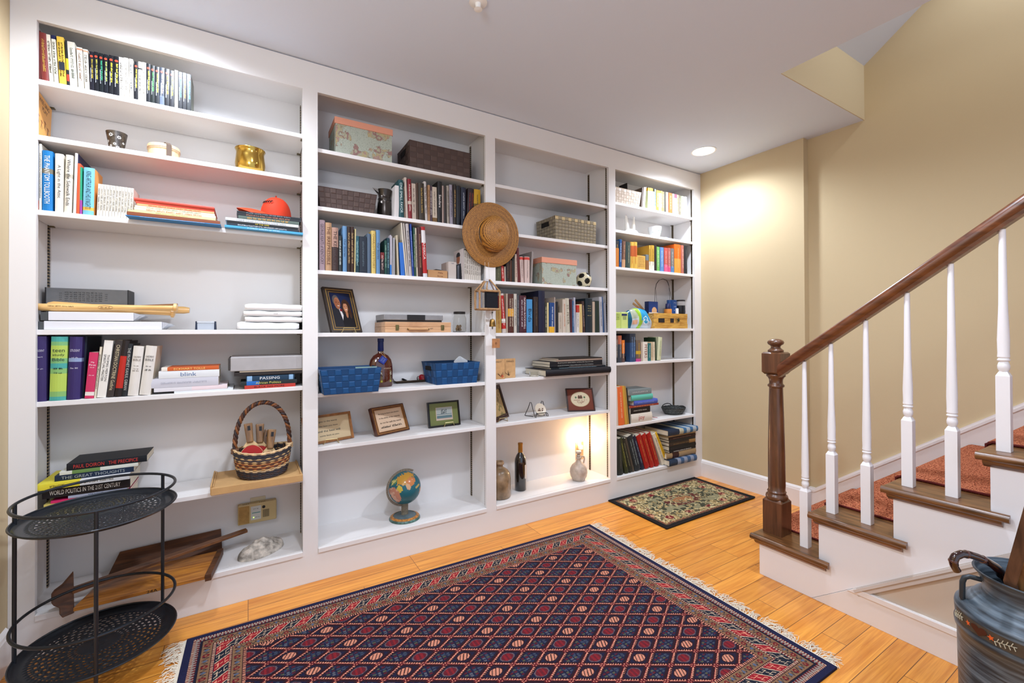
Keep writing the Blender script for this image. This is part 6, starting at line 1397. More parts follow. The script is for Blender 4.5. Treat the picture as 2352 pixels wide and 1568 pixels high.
mb = MB(); lettering(mb, 'RESERVE', (xx+hw*0.42, Yb-hw*0.50-0.001, z+h*0.385), (1, 0.1, 0), (0, 0, 1), hw*0.75, 0.006); mb.build('glass_lettering', mat('#b9a890', 0.5), t)
# tray with sunglasses and red tag
P0 = on(*q(1035, 1345), z); P1 = on(*q(1480, 1335), z); A, B = P0.x, P1.x; yt = (P0.y+P1.y)/2+0.045
t = thing('metal_tray', 'small dark metal tray with scroll handles on the fifth shelf', 'tray', ((A+B)/2, yt, z)); TR = mat('#4a3c30', 0.4, 0.7, key='tray')
mb = MB(); b_ = [(A+.012, yt-.040, z+.003), (B-.012, yt-.040, z+.003), (B-.012, yt+.040, z+.003), (A+.012, yt+.040, z+.003)]; u4 = [(A, yt-.050, z+.014), (B, yt-.050, z+.014), (B, yt+.050, z+.014), (A, yt+.050, z+.014)]
mb.add(b_+u4, [(0, 1, 2, 3)]+[(k, (k+1) % 4, 4+(k+1) % 4, 4+k) for k in range(4)]); o = mb.build('dish', TR, t); md = o.modifiers.new('s', 'SOLIDIFY'); md.thickness = 0.0015
mb = MB(); mb.tube(u4, 0.0018, 6, closed=True); mb.build('rim', TR, t)
for s_, xx_ in ((-1, A), (1, B)): mb = MB(); mb.tube([(xx_, yt-.015, z+.014), (xx_+s_*.008, yt-.016, z+.024), (xx_+s_*.010, yt-.006, z+.028), (xx_+s_*.002, yt-.004, z+.024), (xx_+s_*.002, yt-.012, z+.02)], 0.0014, 6); mb.build('scroll_handle', TR, t, smooth=True)
P = face(*q(1190, 1290), yt-0.01)
t = thing('key_fob', 'black key fob and silver key lying in the small tray', 'key fob', (P.x, yt-.01, z+.006)); mb = MB(); mb.lathe([(0.012, 0), (0.016, 0.004), (0.012, 0.010), (0.001, 0.011)], (P.x-0.006, yt-0.005, z+0.009), 16, sx=1.5, M=Matrix.Rotation(0.5, 3, 'Y')); mb.build('fob', mat('#17181b', 0.3), t, smooth=True)
mb = MB(); mb.tube([(P.x+0.008, yt-0.025, z+0.012), (P.x+0.034, yt-0.03, z+0.009)], 0.002, 6); mb.lathe([(0.008, 0), (0.008, 0.002)], (P.x+0.008, yt-0.022, z+0.012), 12); mb.build('key', mat('#b9babc', 0.25, 0.9, key='key'), t)
P = face(*q(1390, 1268), yt); t = thing('red_tag', 'round dark red luggage style tag leaning in the small tray', 'tag', (P.x, yt, z+.01)); mb = MB(); mb.lathe([(0.019, -0.001), (0.019, 0.001)], (P.x, yt-0.01, P.z), 28, sx=1.25, M=Matrix.Rotation(0.35, 3, 'Z') @ Matrix.Rotation(1.2, 3, 'X')); mb.build('disc', mat('#a01a24', 0.4), t)
mb = MB(); 
for k in range(4): lettering(mb, '~2', (P.x, yt-0.0125-0.0035*(1.5-k)*-1*0.6, P.z+0.009-k*0.006), (1, 0.1, 0), (0, 0.36, 0.93), 0.028, 0.003, seed=k)
mb.build('tag_print', mat('#d89a98', 0.5), t)
t = thing('luggage_strap', 'black loop strap beside the red tag in the tray', 'strap', (P.x-.02, yt, z+.01)); mb = MB(); mb.tube([(P.x-0.021+0.008*math.cos(k*0.628), yt-0.006, z+0.020+0.012*math.sin(k*0.628)) for k in range(10)], 0.0022, 6, closed=True); mb.build('loop', mat('#1a1a1c', 0.5), t, smooth=True)
# --------------------------------------------- sixth shelf: three small frames
cU = Crop(720, 880, 4.127); z = SHZ[1][5]; q = lambda x, y_: cU(x, y_)
def note_txt(t, T, W_, Hh, lines, ink, w=0.02, f=0.8):
    mb = MB(); T3 = T.to_3x3(); n = len(lines); ih = Hh-2*w; lh = ih/n*0.36
    for i, s_ in enumerate(lines):
        c = T @ Vector((W_/2, 0.0035, Hh-w-ih*(i+0.8)/(n+0.6))); lettering(mb, s_, c, T3 @ Vector((1, 0, 0)), T3 @ Vector((0, 0, 1)), (W_-2*w)*f, lh)
    mb.build('handwriting', mat(ink, 0.7), t)
r_ = frame('brown wooden frame with a quotation, partly behind the left stile, sixth shelf', [q(-70, 592), q(387, 515), q(342, 262), q(-100, 325)], 0.05, yaw=0.0, w=0.012, fm='#6e4420', inner='#9a6a38', matte='#c9b28c', z=z, lean=0.28)
note_txt(*r_, ['give to the world', 'the best you have', 'and the best will', 'come back to you.'], '#3a4a4a', 0.016)
easel('thin wire easel under the framed quotation on the sixth shelf', xat(q(170, 0)[0], 0.05, z), 0.07, z, 0.036, 0.07)
r_ = frame('dark and gold striped frame with a handwritten note on the sixth shelf', [q(605, 502), q(914, 437), q(850, 187), q(532, 235)], 0.075, yaw=0.0, w=0.018, fm='#3a1c10', inner='#b07a38', matte='#d2b598', z=z, lean=0.30, dep=0.022)
note_txt(*r_, ['As long as there are doubts', 'in the ability of the majority', 'to run for well the world', '~2'], '#2c2420', 0.022)
def shipc(S, T):
    C = np.repeat(H('#6a7040')[None], len(S), 0); ins = (S > .22) & (S < .80) & (T > .22) & (T < .80); C[ins] = H('#b9a494'); i2 = (S > .24) & (S < .78) & (T > .30) & (T < .78)
    C[i2] = H('#9aa09c'); C[i2 & (T < .48)] = H('#4a6068'); C[i2 & (T < .40)] = H('#5a7074'); C[i2 & (np.abs(T-.44) < .015)] = H('#c9c8bc')
    C[i2 & (T > .5) & (T < .7) & (S > .4) & (S < .6) & (vnoise(S*60, T*60, 3) > .5)] = H('#3a4448'); C[i2 & (np.abs(S-.43) < .006) & (T > .48) & (T < .72)] = H('#3a4448'); return C
frame('black framed small ship print with green mount on the sixth shelf', [q(1097, 417), q(1396, 387), q(1381, 157), q(1073, 182)], 0.12, yaw=0.0, w=0.009, fm='#14110e', inner='#1e1a14', matte='#6a7040', z=z, lean=0.22, pic=shipc, wood_=False)
easel('brass wire easel in front of the ship print', xat(q(1290, 0)[0], 0.11, z), 0.135, z, 0.033, 0.07)
# globe
z = ZB; Yg = 0.10; b0 = on(*q(865, 1275), z); gx, gy = b0.x, b0.y; gy = min(gy, 0.115); gx = xat(q(865, 0)[0], gy, z); Rb = rad(148/4.127, (gx, gy, z)); 
t = thing('globe', 'small old tin globe on a round lithographed base, bottom board of second bay', 'globe', (gx, gy, z))
LITH = mat('#4a6a62', 0.35, key='lith', vary=0.5, vscale=70, coat=0.3)
mb = MB(); mb.lathe([(Rb, z+0.0005), (Rb*1.0, z+0.004), (Rb*0.93, z+0.012), (Rb*0.74, z+0.018), (Rb*0.72, z+0.016), (Rb*0.45, z+0.020), (0.001, z+0.021)], (gx, gy, 0), 48, mis=[0, 0, 1, 0, 2, 2]); mb.build('base', [LITH, mat('#b5793a', 0.4, key='lith2', vary=0.4, vscale=90), mat('#5a6a70', 0.4, vary=0.2, key='l3')], t, smooth=True)
zc = zt(*q(865, 985), gy); Rg = 150/4.127*depth((gx, gy, zc))/F
mb = MB(); mb.box(gx-0.018, gx+0.018, gy-0.004, gy+0.004, z+0.018, zc-Rg*0.93); mb.box(gx-0.013, gx+0.013, gy-0.009, gy+0.009, z+0.018, zc-Rg*0.97); mb.build('stem', mat('#8a8270', 0.4, 0.3, vary=0.3, vscale=120, key='stem'), t)
nu, nv = 96, 48; vs = []; fs = []; cols = []; tilt = Matrix.Rotation(math.radians(-20), 3, 'Y')
for j in range(nv+1):
    for i in range(nu):
        la = -math.pi/2+math.pi*j/nv; lo = 2*math.pi*i/nu; p = tilt @ Vector((Rg*math.cos(la)*math.cos(lo), Rg*math.cos(la)*math.sin(lo), Rg*math.sin(la))); vs.append((gx+p.x, gy+p.y, zc+p.z))
for j in range(nv):
    for i in range(nu):
        i2 = (i+1) % nu; fs.append((j*nu+i, j*nu+i2, (j+1)*nu+i2, (j+1)*nu+i)); la = (j+.5)/nv*180-90; lo = ((i+.5)/nu*360-270+75+180) % 360-180
        c = H('#2a6470')
        def E(cx, cy, rx, ry): return ((lo-cx)/rx)**2+((la-cy)/ry)**2 < 1
        nz = float(vnoise(np.array([lo*0.11+9]), np.array([la*0.13+4]), 3)[0])-0.5
        if E(85, 52, 62+nz*30, 22+nz*16): c = H('#b98a3a')
        if E(100, 30, 24, 14+nz*12): c = H('#c07a4a')
        if E(78, 20, 8, 12): c = H('#c9a07a')
        if E(45, 24, 12, 12): c = H('#c8b04a')
        if E(20, 5, 18+nz*20, 30) or E(12, 18, 26, 14): c = H('#b9806a') if nz > 0 else H('#c9a08a')
        if E(15, 52, 22, 13+nz*14): c = H('#6a8a52') if nz < 0 else H('#c9c07a')
        if E(133, -25, 18+nz*10, 11): c = H('#c08a5a')
        if E(110, 0, 14+nz*16, 5): c = H('#b9a060')
        if la < -72: c = H('#c9b49a')
        cols += [(*c, 1)]*4
mb = MB(); mb.add(vs, fs); mb.c = cols; mb.build('sphere', painted(0.2), t, smooth=True)
mb = MB(); n = 64; ra, rb = Rg*1.03, Rg*1.17; vs = []
for k in range(n+1):
    a = math.radians(-100+k*220/n)
    for rr, yy in ((ra, -0.001), (rb, -0.001), (rb, 0.001), (ra, 0.001)): p = Vector((-rr*math.cos(a-math.pi/2-0.5+1.5708-1.07), yy, rr*math.sin(a-0.5+1.5708-1.07-math.pi/2))); p = Vector((-rr*math.cos(a), yy, rr*math.sin(a))); vs.append((gx+p.x, gy+p.y, zc+p.z))
fs = []
for k in range(n):
    for e in range(4): fs.append((k*4+e, k*4+(e+1) % 4, k*4+4+(e+1) % 4, k*4+4+e))
mb.add(vs, fs); mb.build('meridian_arc', mat('#8a8070', 0.4, 0.3, vary=0.3, vscale=160, key='mer'), t)
# ================================================================ STRAW HAT AND WIND CHIME ON THE STILE
xh, zh = 1.2067, 1.7265
t = thing('straw_hat', 'brown straw hat hanging on the stile between second and third bays', 'hat', (xh, -0.02, zh))
prof = []; Rh = 0.186
for k in range(34): s_ = k/33; r_ = Rh-(Rh-0.098)*s_; prof.append((r_+0.0, 0.006+0.010*math.sin(s_*3.1)+ (0.0028 if k % 2 else 0)+0.012*s_**3))
for k in range(24): s_ = (k+1)/24; a = s_*math.pi/2; prof.append((0.098*math.cos(a)**0.55 if k < 23 else 0.001, 0.022+0.082*math.sin(a)**0.75+(0.0014 if k % 2 else 0)))
M_ = Matrix.Rotation(math.radians(3), 3, 'X') @ Matrix.Rotation(math.radians(90), 3, 'X')
HT = bpy.data.materials.new('straw'); HT.use_nodes = True; nt = HT.node_tree; b = nt.nodes['Principled BSDF']; tc = nt.nodes.new('ShaderNodeTexCoord'); n1 = nt.nodes.new('ShaderNodeTexNoise'); n1.inputs['Scale'].default_value = 260; n1.inputs['Detail'].default_value = 3
r1 = nt.nodes.new('ShaderNodeValToRGB'); r1.color_ramp.elements[0].position = 0.46; r1.color_ramp.elements[0].color = (*lin('#5a330e'), 1); r1.color_ramp.elements[1].position = 0.86; r1.color_ramp.elements[1].color = (*lin('#bd8236'), 1)
wv = nt.nodes.new('ShaderNodeTexWave'); wv.wave_type = 'RINGS'; wv.rings_direction = 'Y'; wv.inputs['Scale'].default_value = 44; wv.inputs['Distortion'].default_value = 0.6; nt.links.new(tc.outputs['Object'], wv.inputs['Vector']); ma = nt.nodes.new('ShaderNodeMath'); ma.operation = 'MULTIPLY_ADD'; ma.inputs[1].default_value = 0.34; nt.links.new(wv.outputs['Fac'], ma.inputs[0]); nt.links.new(n1.outputs['Fac'], ma.inputs[2]); nt.links.new(tc.outputs['Object'], n1.inputs['Vector']); nt.links.new(ma.outputs[0], r1.inputs[0]); nt.links.new(r1.outputs[0], b.inputs['Base Color']); b.inputs['Roughness'].default_value = 0.5
bp = nt.nodes.new('ShaderNodeBump'); bp.inputs['Strength'].default_value = 0.6; bp.inputs['Distance'].default_value = 0.002; nt.links.new(n1.outputs['Fac'], bp.inputs['Height']); nt.links.new(bp.outputs[0], b.inputs['Normal'])
mb = MB(); kb = 34; mb.lathe(prof[:kb+1], (xh, -0.006, zh), 80, M=M_, cap=False); o = mb.build('brim', HT, t, smooth=True, angle=3); md = o.modifiers.new('s', 'SOLIDIFY'); md.thickness = 0.002
mb = MB(); mb.lathe(prof[kb:], (xh, -0.006, zh), 80, M=M_, cap=False, sx=0.92, sy=1.08); o = mb.build('crown', HT, t, smooth=True, angle=3); md = o.modifiers.new('s', 'SOLIDIFY'); md.thickness = 0.002
# chime
cH = Crop(1060, 600, 7.125); q = lambda x, y_: cH(x, y_); yc = -0.045
t = thing('wind_chime', 'jute cage wind chime with dark slatted centre hanging below the straw hat', 'wind chime', (face(*q(400, 300), yc).x, yc, face(*q(400, 300), yc).z))
JU = mat('#a9835c', 0.9, bump=1.0, bscale=260, vary=0.25, vscale=160, key='jute')
tl, tr = face(*q(240, 480), yc), face(*q(585, 478), yc); blc, brc = face(*q(250, 780), yc), face(*q(575, 775), yc); ap = face(*q(415, 300), yc+0.01)
dpt = 0.055; x0, x1 = tl.x+0.006, tr.x; z1, z0 = tl.z, blc.z
def cage(dz, y0, y1): return [(x0, y0, dz), (x1, y0, dz), (x1, y1, dz), (x0, y1, dz)]
mb = MB(); ya, yb = yc-0.03, yc+0.025
for dz in (z0, z1): mb.tube(cage(dz, ya, yb), 0.0062, 8, closed=True)
for x, y_ in ((x0, ya), (x1, ya), (x1, yb), (x0, yb)): mb.tube([(x, y_, z0), (x, y_, z1)], 0.0060, 8)
for x, y_ in ((x0, ya), (x1, ya), (x1, yb), (x0, yb)): mb.tube([(x, y_, z1), (ap.x+(x-ap.x)*0.15, yc+(y_-yc)*0.15, ap.z)], 0.0045, 8)
mb.tube([((x0+x1)/2-0.02, ya, z1), (ap.x, yc, ap.z)], 0.004, 8); mb.build('jute_cage', JU, t, smooth=True)
mb = MB()
for k in range(7):
    x = x0+(x1-x0)*(0.12+0.76*k/6); mb.tube([(x, ya, z1), (ap.x+(x-ap.x)*0.2, yc, ap.z-0.004)], 0.0012, 5)
for k in range(6): x = x0+0.012+k*0.006; mb.tube([(x, yb-0.003, z0+.004), (x, yb-0.003, z1)], 0.0018, 5)
mb.build('wire_rod', mat('#8a90a4', 0.4, 0.4, key='rod'), t)
mb = MB()
for j in range(26): zz = z0+0.006+(z1-z0-0.008)*j/26; mb.box(x0+(x1-x0)*0.36, x1-0.008, ya+0.006, ya+0.012, zz, zz+(z1-z0)/26*0.72)
mb.box(x0+(x1-x0)*0.36, x1-0.008, ya+0.0125, ya+0.030, z0+.006, z1-0.001); mb.build('slatted_centre', mat('#16181f', 0.4, key='slat'), t)
mb = MB()
for k, x in enumerate((395, 455)): a = face(*q(x, 95), yc); b2 = face(*q(x if x < 420 else 455, 285), yc); mb.tube([(a.x, yc+0.01, a.z+0.03), (b2.x, yc, b2.z)], 0.0009, 5)
mb.build('cord', mat('#c9c2b8', 0.8), t)
mb = MB(); k1, k2 = face(*q(400, 305), yc), face(*q(340, 290), yc); mb.hexa([(k1.x-0.012, yc-0.014, k1.z-0.008), (k1.x+0.010, yc-0.014, k1.z-0.008), (k1.x+0.010, yc, k1.z-0.008), (k1.x-0.012, yc, k1.z-0.008)], [(k1.x-0.016, yc-0.014, k1.z+0.006), (k1.x+0.012, yc-0.014, k1.z+0.004), (k1.x+0.012, yc, k1.z+0.004), (k1.x-0.016, yc, k1.z+0.006)]); mb.build('knot', mat('#c4c2c4', 0.7), t)
pb_ = face(*q(505, 1010), yc); bw = 52/7.125*depth(pb_)/F*1.02; hb_ = 130/7.125*depth(pb_)/F
mb = MB(); mb.lathe([(bw*1.03, pb_.z-hb_*.45), (bw, pb_.z-hb_*.36), (bw*.93, pb_.z-hb_*.1), (bw*.85, pb_.z+hb_*.25), (bw*.55, pb_.z+hb_*.5), (0.001, pb_.z+hb_*.55)], (pb_.x, yc, 0), 24); mb.build('bell', mat('#8a6a3a', 0.3, 0.9, key='bell', vary=0.3, vscale=90), t, smooth=True)
mb = MB(); a = face(*q(508, 790), yc); mb.tube([(pb_.x, yc, z0), (pb_.x, yc, pb_.z+hb_*.5)], 0.0012, 5); mb.sphere((pb_.x, yc, face(*q(505, 838), yc).z), 0.0045, 8); mb.tube([(pb_.x, yc, pb_.z-hb_*.4), (pb_.x, yc, face(*q(505, 1110), yc).z)], 0.003, 6); mb.build('clapper', mat('#3a4438', 0.5), t)
a, b2 = face(*q(500, 1265), yc), face(*q(628, 1415), yc); mb = MB(); mb.box(a.x, b2.x, yc-0.001, yc+0.001, b2.z, a.z); tg = mb.build('wooden_tag', mat('#a9744a', 0.6, vary=0.15, vscale=50, key='wtag'), t, bevel=0.0004)
cc = Vector(((a.x+b2.x)/2, yc-0.0016, (a.z+b2.z)/2)); mb = MB()
for k in range(6): an = k*math.pi/3; mb.tube([cc+Vector((0.0045*math.cos(an)+0.0028*math.cos(j*.785), 0, 0.0045*math.sin(an)+0.0028*math.sin(j*.785))) for j in range(8)], 0.0003, 4, closed=True)
mb.build('tag_motif', mat('#5a3222', 0.6), tg)
mb = MB(); mb.tube([(cc.x, yc, a.z-0.002), (pb_.x+0.006, yc, pb_.z-hb_*.4)], 0.0005, 4); mb.build('thread', mat('#a89a7c', 0.8), t)
# ================================================================ THIRD BAY
cV = Crop(1130, 320, 7.128); q = lambda x, y_: cV(x, y_); z = SHZ[2][1]; Y = 0.02
SIL = [mat('#8a7e6a', 0.45, 0.3, key='sil', bump=0.3, bscale=400), mat('#93876f', 0.4, 0.3, key='sil', bump=0.3, bscale=400), mat('#cfb98e', 0.35, 0.4, key='sil2')]
A = xat(q(1035, 0)[0], Y, z+.05); B = xat(q(1706, 0)[0], Y, z+.05); z1 = (zt(*q(1035, 1245), Y)+zt(*q(1700, 1355), Y))/2
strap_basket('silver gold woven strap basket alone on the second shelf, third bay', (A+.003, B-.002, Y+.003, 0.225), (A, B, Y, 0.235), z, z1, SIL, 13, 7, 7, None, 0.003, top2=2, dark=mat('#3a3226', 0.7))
cV = Crop(1130, 540, 6.534); z = SHZ[2][2]; Y = 0.02
A = xat(q(750, 0)[0], Y, z+.05); B = xat(q(1272, 0)[0], Y, z+.05); zt_ = (zt(*q(750, 328), Y)+zt(*q(1272, 375), Y))/2; zl_ = (zt(*q(750, 410), Y)+zt(*q(1272, 452), Y))/2
map_box('smaller map print box with salmon lid beside the soccer ball', A, B, Y, 0.20, z, zt_, zt_-zl_, 4.1)
# toy soccer ball
Yb = 0.085; P = face(*q(1378, 640), Yb); Rb = 118/6.534*depth(P)/F; P.z = z+Rb+0.0004
t = thing('soccer_ball', 'small black and white soccer ball at the right of the map box', 'ball', (P.x, Yb, z)); g = (1+5**.5)/2
ico = [Vector(v).normalized() for v in [(-1, g, 0), (1, g, 0), (-1, -g, 0), (1, -g, 0), (0, -1, g), (0, 1, g), (0, -1, -g), (0, 1, -g), (g, 0, -1), (g, 0, 1), (-g, 0, -1), (-g, 0, 1)]]
R3 = Matrix.Rotation(0.35, 3, 'Z') @ Matrix.Rotation(0.25, 3, 'X'); ico = [R3 @ v for v in ico]; nu, nv = 72, 36; vs = []; fs = []; cols = []
for j in range(nv+1):
    for i in range(nu): la = -math.pi/2+math.pi*j/nv; lo = 2*math.pi*i/nu; vs.append((P.x+Rb*math.cos(la)*math.cos(lo), Yb+Rb*math.cos(la)*math.sin(lo), P.z+Rb*math.sin(la)))
for j in range(nv):
    for i in range(nu):
        i2 = (i+1) % nu; fs.append((j*nu+i, j*nu+i2, (j+1)*nu+i2, (j+1)*nu+i)); la = -math.pi/2+math.pi*(j+.5)/nv; lo = 2*math.pi*(i+.5)/nu; v = Vector((math.cos(la)*math.cos(lo), math.cos(la)*math.sin(lo), math.sin(la)))
        d = max(v.dot(w_) for w_ in ico); cols += [(*(H('#15130f') if d > 0.93 else H('#cfc4a4')), 1)]*4
mb = MB(); mb.add(vs, fs); mb.c = cols; mb.build('panels', painted(0.35), t, smooth=True)
# fifth shelf: two wooden letter tiles, glass candle cup
cV = Crop(1130, 780, 7.128); z = SHZ[2][4]
WD = mat('#c49a6a', 0.6, vary=0.1, vscale=40, key='tile')
for (xa, xb, yt_, yy, word, lb, col) in [(63, 213, 315, 0.015, 'ENJOY', 'left small wooden tile with painted flowers and black lettering', WD), (214, 384, 305, 0.05, 'THINGS', 'right small wooden tile with black twig picture and lettering', WD)]:
    A = xat(q(xa, 0)[0], yy, z+.03) if xa > 100 else 1.2405; B = xat(q(xb, 0)[0], yy, z+.03); z1 = zt(*q(xb-20, yt_), yy)
    if xa < 100: A = B-0.082
    t = thing('wooden_tile', lb, 'tile', ((A+B)/2, yy, z), 'small wooden word tiles'); mb = MB(); mb.box(A, B, yy, yy+0.012, z+0.0005, z1); mb.build('tile', col, t, bevel=0.001)
    mb = MB(); lettering(mb, word, ((A+B)/2-0.002, yy-0.0006, z1-0.017), (1, 0, 0), (0, 0, 1), (B-A)*0.74, 0.010); mb.build('word', mat('#241c1a', 0.6), t)
    mb = MB(); rnd = random.Random(xa)
    for k in range(12): a = rnd.uniform(0.5, 2.6); r_ = rnd.uniform(0.01, 0.034); c0 = Vector(((A+B)/2+(0.012 if xa < 100 else -0.012), yy-0.0009, z+0.016)); mb.tube([c0, c0+Vector((r_*math.cos(a), 0, r_*math.sin(a)))], 0.0005, 4)
    mb.build('twigs', mat('#3a2c24', 0.7), t)
    mb = MB()
    for k in range(5 if xa < 100 else 1): a = k*1.256; c0 = Vector(((A+B)/2+(0.022 if xa < 100 else -0.015), yy-0.001, z+0.018)); mb.add([c0, c0+Vector((0.008*math.cos(a-.4), 0, 0.008*math.sin(a-.4))), c0+Vector((0.011*math.cos(a), 0, 0.011*math.sin(a))), c0+Vector((0.008*math.cos(a+.4), 0, 0.008*math.sin(a+.4)))], [(0, 1, 2, 3)])
    mb.build('flower', mat('#c8452a' if xa < 100 else '#5a2c24', 0.6), t)
P = on(*q(692, 600), z); R = rad(80/7.128, P); h = zt(*q(692, 522), P.y)-z
t = thing('candle_glass', 'low clear glass candle holder alone on the fifth shelf', 'candle holder', (P.x, P.y, z)); mb = MB(); mb.lathe([(R*.94, z+.0006), (R, z+.004), (R, z+h), (R*.9, z+h), (R*.88, z+h*.4), (0.001, z+h*.38)], (P.x, P.y, 0), 32, cap=False); mb.build('glass', GL, t, smooth=True)
mb = MB(); mb.lathe([(R*.84, z+.003), (R*.84, z+h*.34)], (P.x, P.y, 0), 24); mb.build('wax', mat('#ddd6c8', 0.5), t)
# sixth shelf
z = SHZ[2][5]
def plain(c1, seed=1): return lambda S, T: np.repeat(H(c1)[None], len(S), 0)*(0.92+0.16*vnoise(S*8, T*8, seed))[:, None]
def botan(S, T):
    C = np.repeat(H('#b99a66')[None], len(S), 0); C[(vnoise(S*11, T*9, 4) > .72)] = H('#8a7a4c'); return C
PR = Vector((1.431, 0.172, z)); yw_f = 0.645; PL = PR-Vector((math.cos(yw_f), math.sin(yw_f), 0))*0.238; PL.z = z+.003
pl_ = proj(PL); frame('brown wooden frame half hidden behind the stile on the sixth shelf', [pl_, proj((PR.x, PR.y, z+.003)), (1143, 883), (pl_[0]-22, pl_[1]-85)], PL.y, yaw=yw_f, w=0.026, fm='#3a1c10', inner='#14100e', pic=botan, z=z, lean=0.32, dep=0.014, fit=False)
easel('wire easel under the half hidden frame on the sixth shelf', PR.x-0.115, PR.y-0.10, z, 0.034, 0.06)
def ovalc(S, T):
    C = np.repeat(H('#6e3320')[None], len(S), 0); m = ell(S, T, .5, .52, .38, .36); C[m] = H('#cfc0a0'); m2 = ell(S, T, .5, .52, .38, .36) & ~ell(S, T, .5, .52, .365, .345); C[m2] = H('#a9946a')
    C[(np.abs(S-.5) < .09) & (T > .55) & (T < .66)] = H('#5a3a2a'); C[(np.abs(S-.46) < .03) & (T > .65) & (T < .71)] = H('#5a3a2a'); C[(np.abs(S-.54) < .03) & (T > .65) & (T < .71)] = H('#5a3a2a')
    C[ell(S, T, .33, .61, .04, .05)] = H('#5a7050'); C[ell(S, T, .67, .61, .04, .05)] = H('#5a7050')
    for (yy, w_) in ((.48, .26), (.41, .16), (.37, .12), (.32, .09)): C[(np.abs(T-yy) < .012) & (np.abs(S-.5) < w_) & (hashn(np.floor(S*45), T*0+yy, 3) > .35)] = H('#7a3a2c')
    return C
frame('square dark wood frame with an oval cream print, sixth shelf, third bay', [q(1245, 1168), q(1695, 1155), q(1640, 792), q(1210, 790)], 0.105, yaw=0.0, w=0.008, fm='#2a160e', inner='#4a2414', matte='#6e3320', z=z, lean=0.24, pic=ovalc, wood_=False, nx=110, ny=100)
easel('brass wire easel in front of the oval print', xat(q(1478, 0)[0], 0.10, z), 0.122, z, 0.042, 0.08)
# black wire plate stand with plate
P = on(*q(800, 1262), z); px, py = P.x, P.y; BK = mat('#17130f', 0.4, 0.5, key='bkw')
t = thing('plate_stand', 'black wire plate stand holding a small round plate', 'plate stand', (px, py+.03, z)); mb = MB(); r_ = 0.0022
L = lambda *pts: [(px+a, py+b, z+c) for a, b, c in pts]
for s_ in (-1, 1):
    x = s_*0.045; mb.tube(L((x, -0.010, 0.020), (x*1.05, -0.016, 0.004), (x, 0.0, 0.003), (x*1.0-0.004, 0.020, 0.055), (x-0.008, 0.030, 0.092), (x-0.014, 0.034, 0.094), (x-0.020, 0.045, 0.06), (x-0.028, 0.075, 0.006)), r_, 6)
    mb.tube(L((x-0.028, 0.075, 0.005), (x+0.0, 0.02, 0.004)), r_, 6)
mb.tube(L((-0.045, -0.010, 0.020), (-0.035, -0.012, 0.026), (0.035, -0.012, 0.026), (0.045, -0.010, 0.020)), r_, 6); mb.build('wire', BK, t, smooth=True)
Rp = 0.040; t = thing('small_plate', 'small cream round plate with painted birds on the black stand', 'plate', (px, py+.01, z+.004)); Mp = Matrix.Rotation(math.radians(62), 3, 'X')
mb = MB(); mb.lathe([(Rp*.5, 0.0), (Rp*.6, 0.001), (Rp, 0.006), (Rp, 0.008), (Rp*.6, 0.0035), (0.001, 0.003)], (px+0.006, py+0.018, z+0.043), 40, M=Mp); mb.build('dish', mat('#d9ccb8', 0.25, coat=0.5, key='dish'), t, smooth=True)
mb = MB(); 
for k, (a, b) in enumerate([(-.014, .002), (.010, .002), (-.006, -.010), (.014, -.012), (-.016, -.008)]): c0 = Vector((px+0.006+a, py+0.0085-b*0.46-0.004, z+0.043+b*0.9+0.006)); mb.lathe([(0.0001, -.002), (0.004, 0), (0.0001, .002)], c0, 8, sx=1.6, M=Mp)
mb.build('painted_birds', mat('#6a4a3a', 0.6), t)
# bottom board: jug, wine, decanter, night light
z = ZB; cV = Crop(1120, 960, 7.127)
jy = 0.115; jx = xat(1147.5, jy, z+.1); Rj = rad(25.5, (jx, jy, z+.1)); jx = max(jx, 1.228+Rj)
h = zt(*q(190, 705), jy)-z; t = thing('glass_jug', 'brownish frosted old glass jug beside the left stile, bottom board', 'jug', (jx, jy, z))
JG = mat('#8f7558', 0.3, key='jug', vary=0.45, vscale=16, coat=0.5, bump=0.1, bscale=20)
mb = MB(); mb.lathe([(Rj*.9, z+.0006), (Rj, z+.008), (Rj, z+h*.52), (Rj*.93, z+h*.66), (Rj*.74, z+h*.76), (Rj*.46, z+h*.815), (Rj*.34, z+h*.83), (Rj*.30, z+h*.86), (Rj*.31, z+h*.91), (Rj*.40, z+h*.92), (Rj*.42, z+h*.95), (Rj*.38, z+h*.965), (Rj*.38, z+h), (Rj*.28, z+h), (Rj*.24, z+h*.9)], (jx, jy, 0), 40); mb.build('body', JG, t, smooth=True, angle=0.9)
P = on(*q(555, 1180), z); wx, wy = P.x, min(0.2, P.y+0.012); Rw = rad(96/7.127, (wx, wy, z+.1)); h = zt(*q(545, 402), wy)-z
t = thing('wine_bottle', 'dark red wine bottle with gold neck foil on the bottom board', 'bottle', (wx, wy, z))
mb = MB(); mb.lathe([(Rw*.9, z+.0006), (Rw, z+.006), (Rw, z+h*.60), (Rw*.93, z+h*.67), (Rw*.70, z+h*.74), (Rw*.42, z+h*.79), (Rw*.37, z+h*.82), (Rw*.36, z+h*.985), (Rw*.1, z+h*.99)], (wx, wy, 0), 40); mb.build('glass', mat('#0c0808', 0.07, coat=1.0, key='wine', spec=0.7), t, smooth=True, angle=0.9)
mb = MB(); mb.lathe([(Rw*.40, z+h*.79), (Rw*.39, z+h*.96), (Rw*.42, z+h*.965), (Rw*.42, z+h), (Rw*.05, z+h*1.001)], (wx, wy, 0), 28); mb.build('foil', mat('#a8742c', 0.4, 0.5, key='foil'), t, smooth=True)
mb = MB(); n = 14; vs = []; la0, la1 = math.radians(-75), math.radians(12)
for zz in (z+h*.26, z+h*.55):
    for k in range(n+1): a = la0+(la1-la0)*k/n; vs.append((wx+(Rw+.0006)*math.cos(a), wy+(Rw+.0006)*math.sin(a), zz))
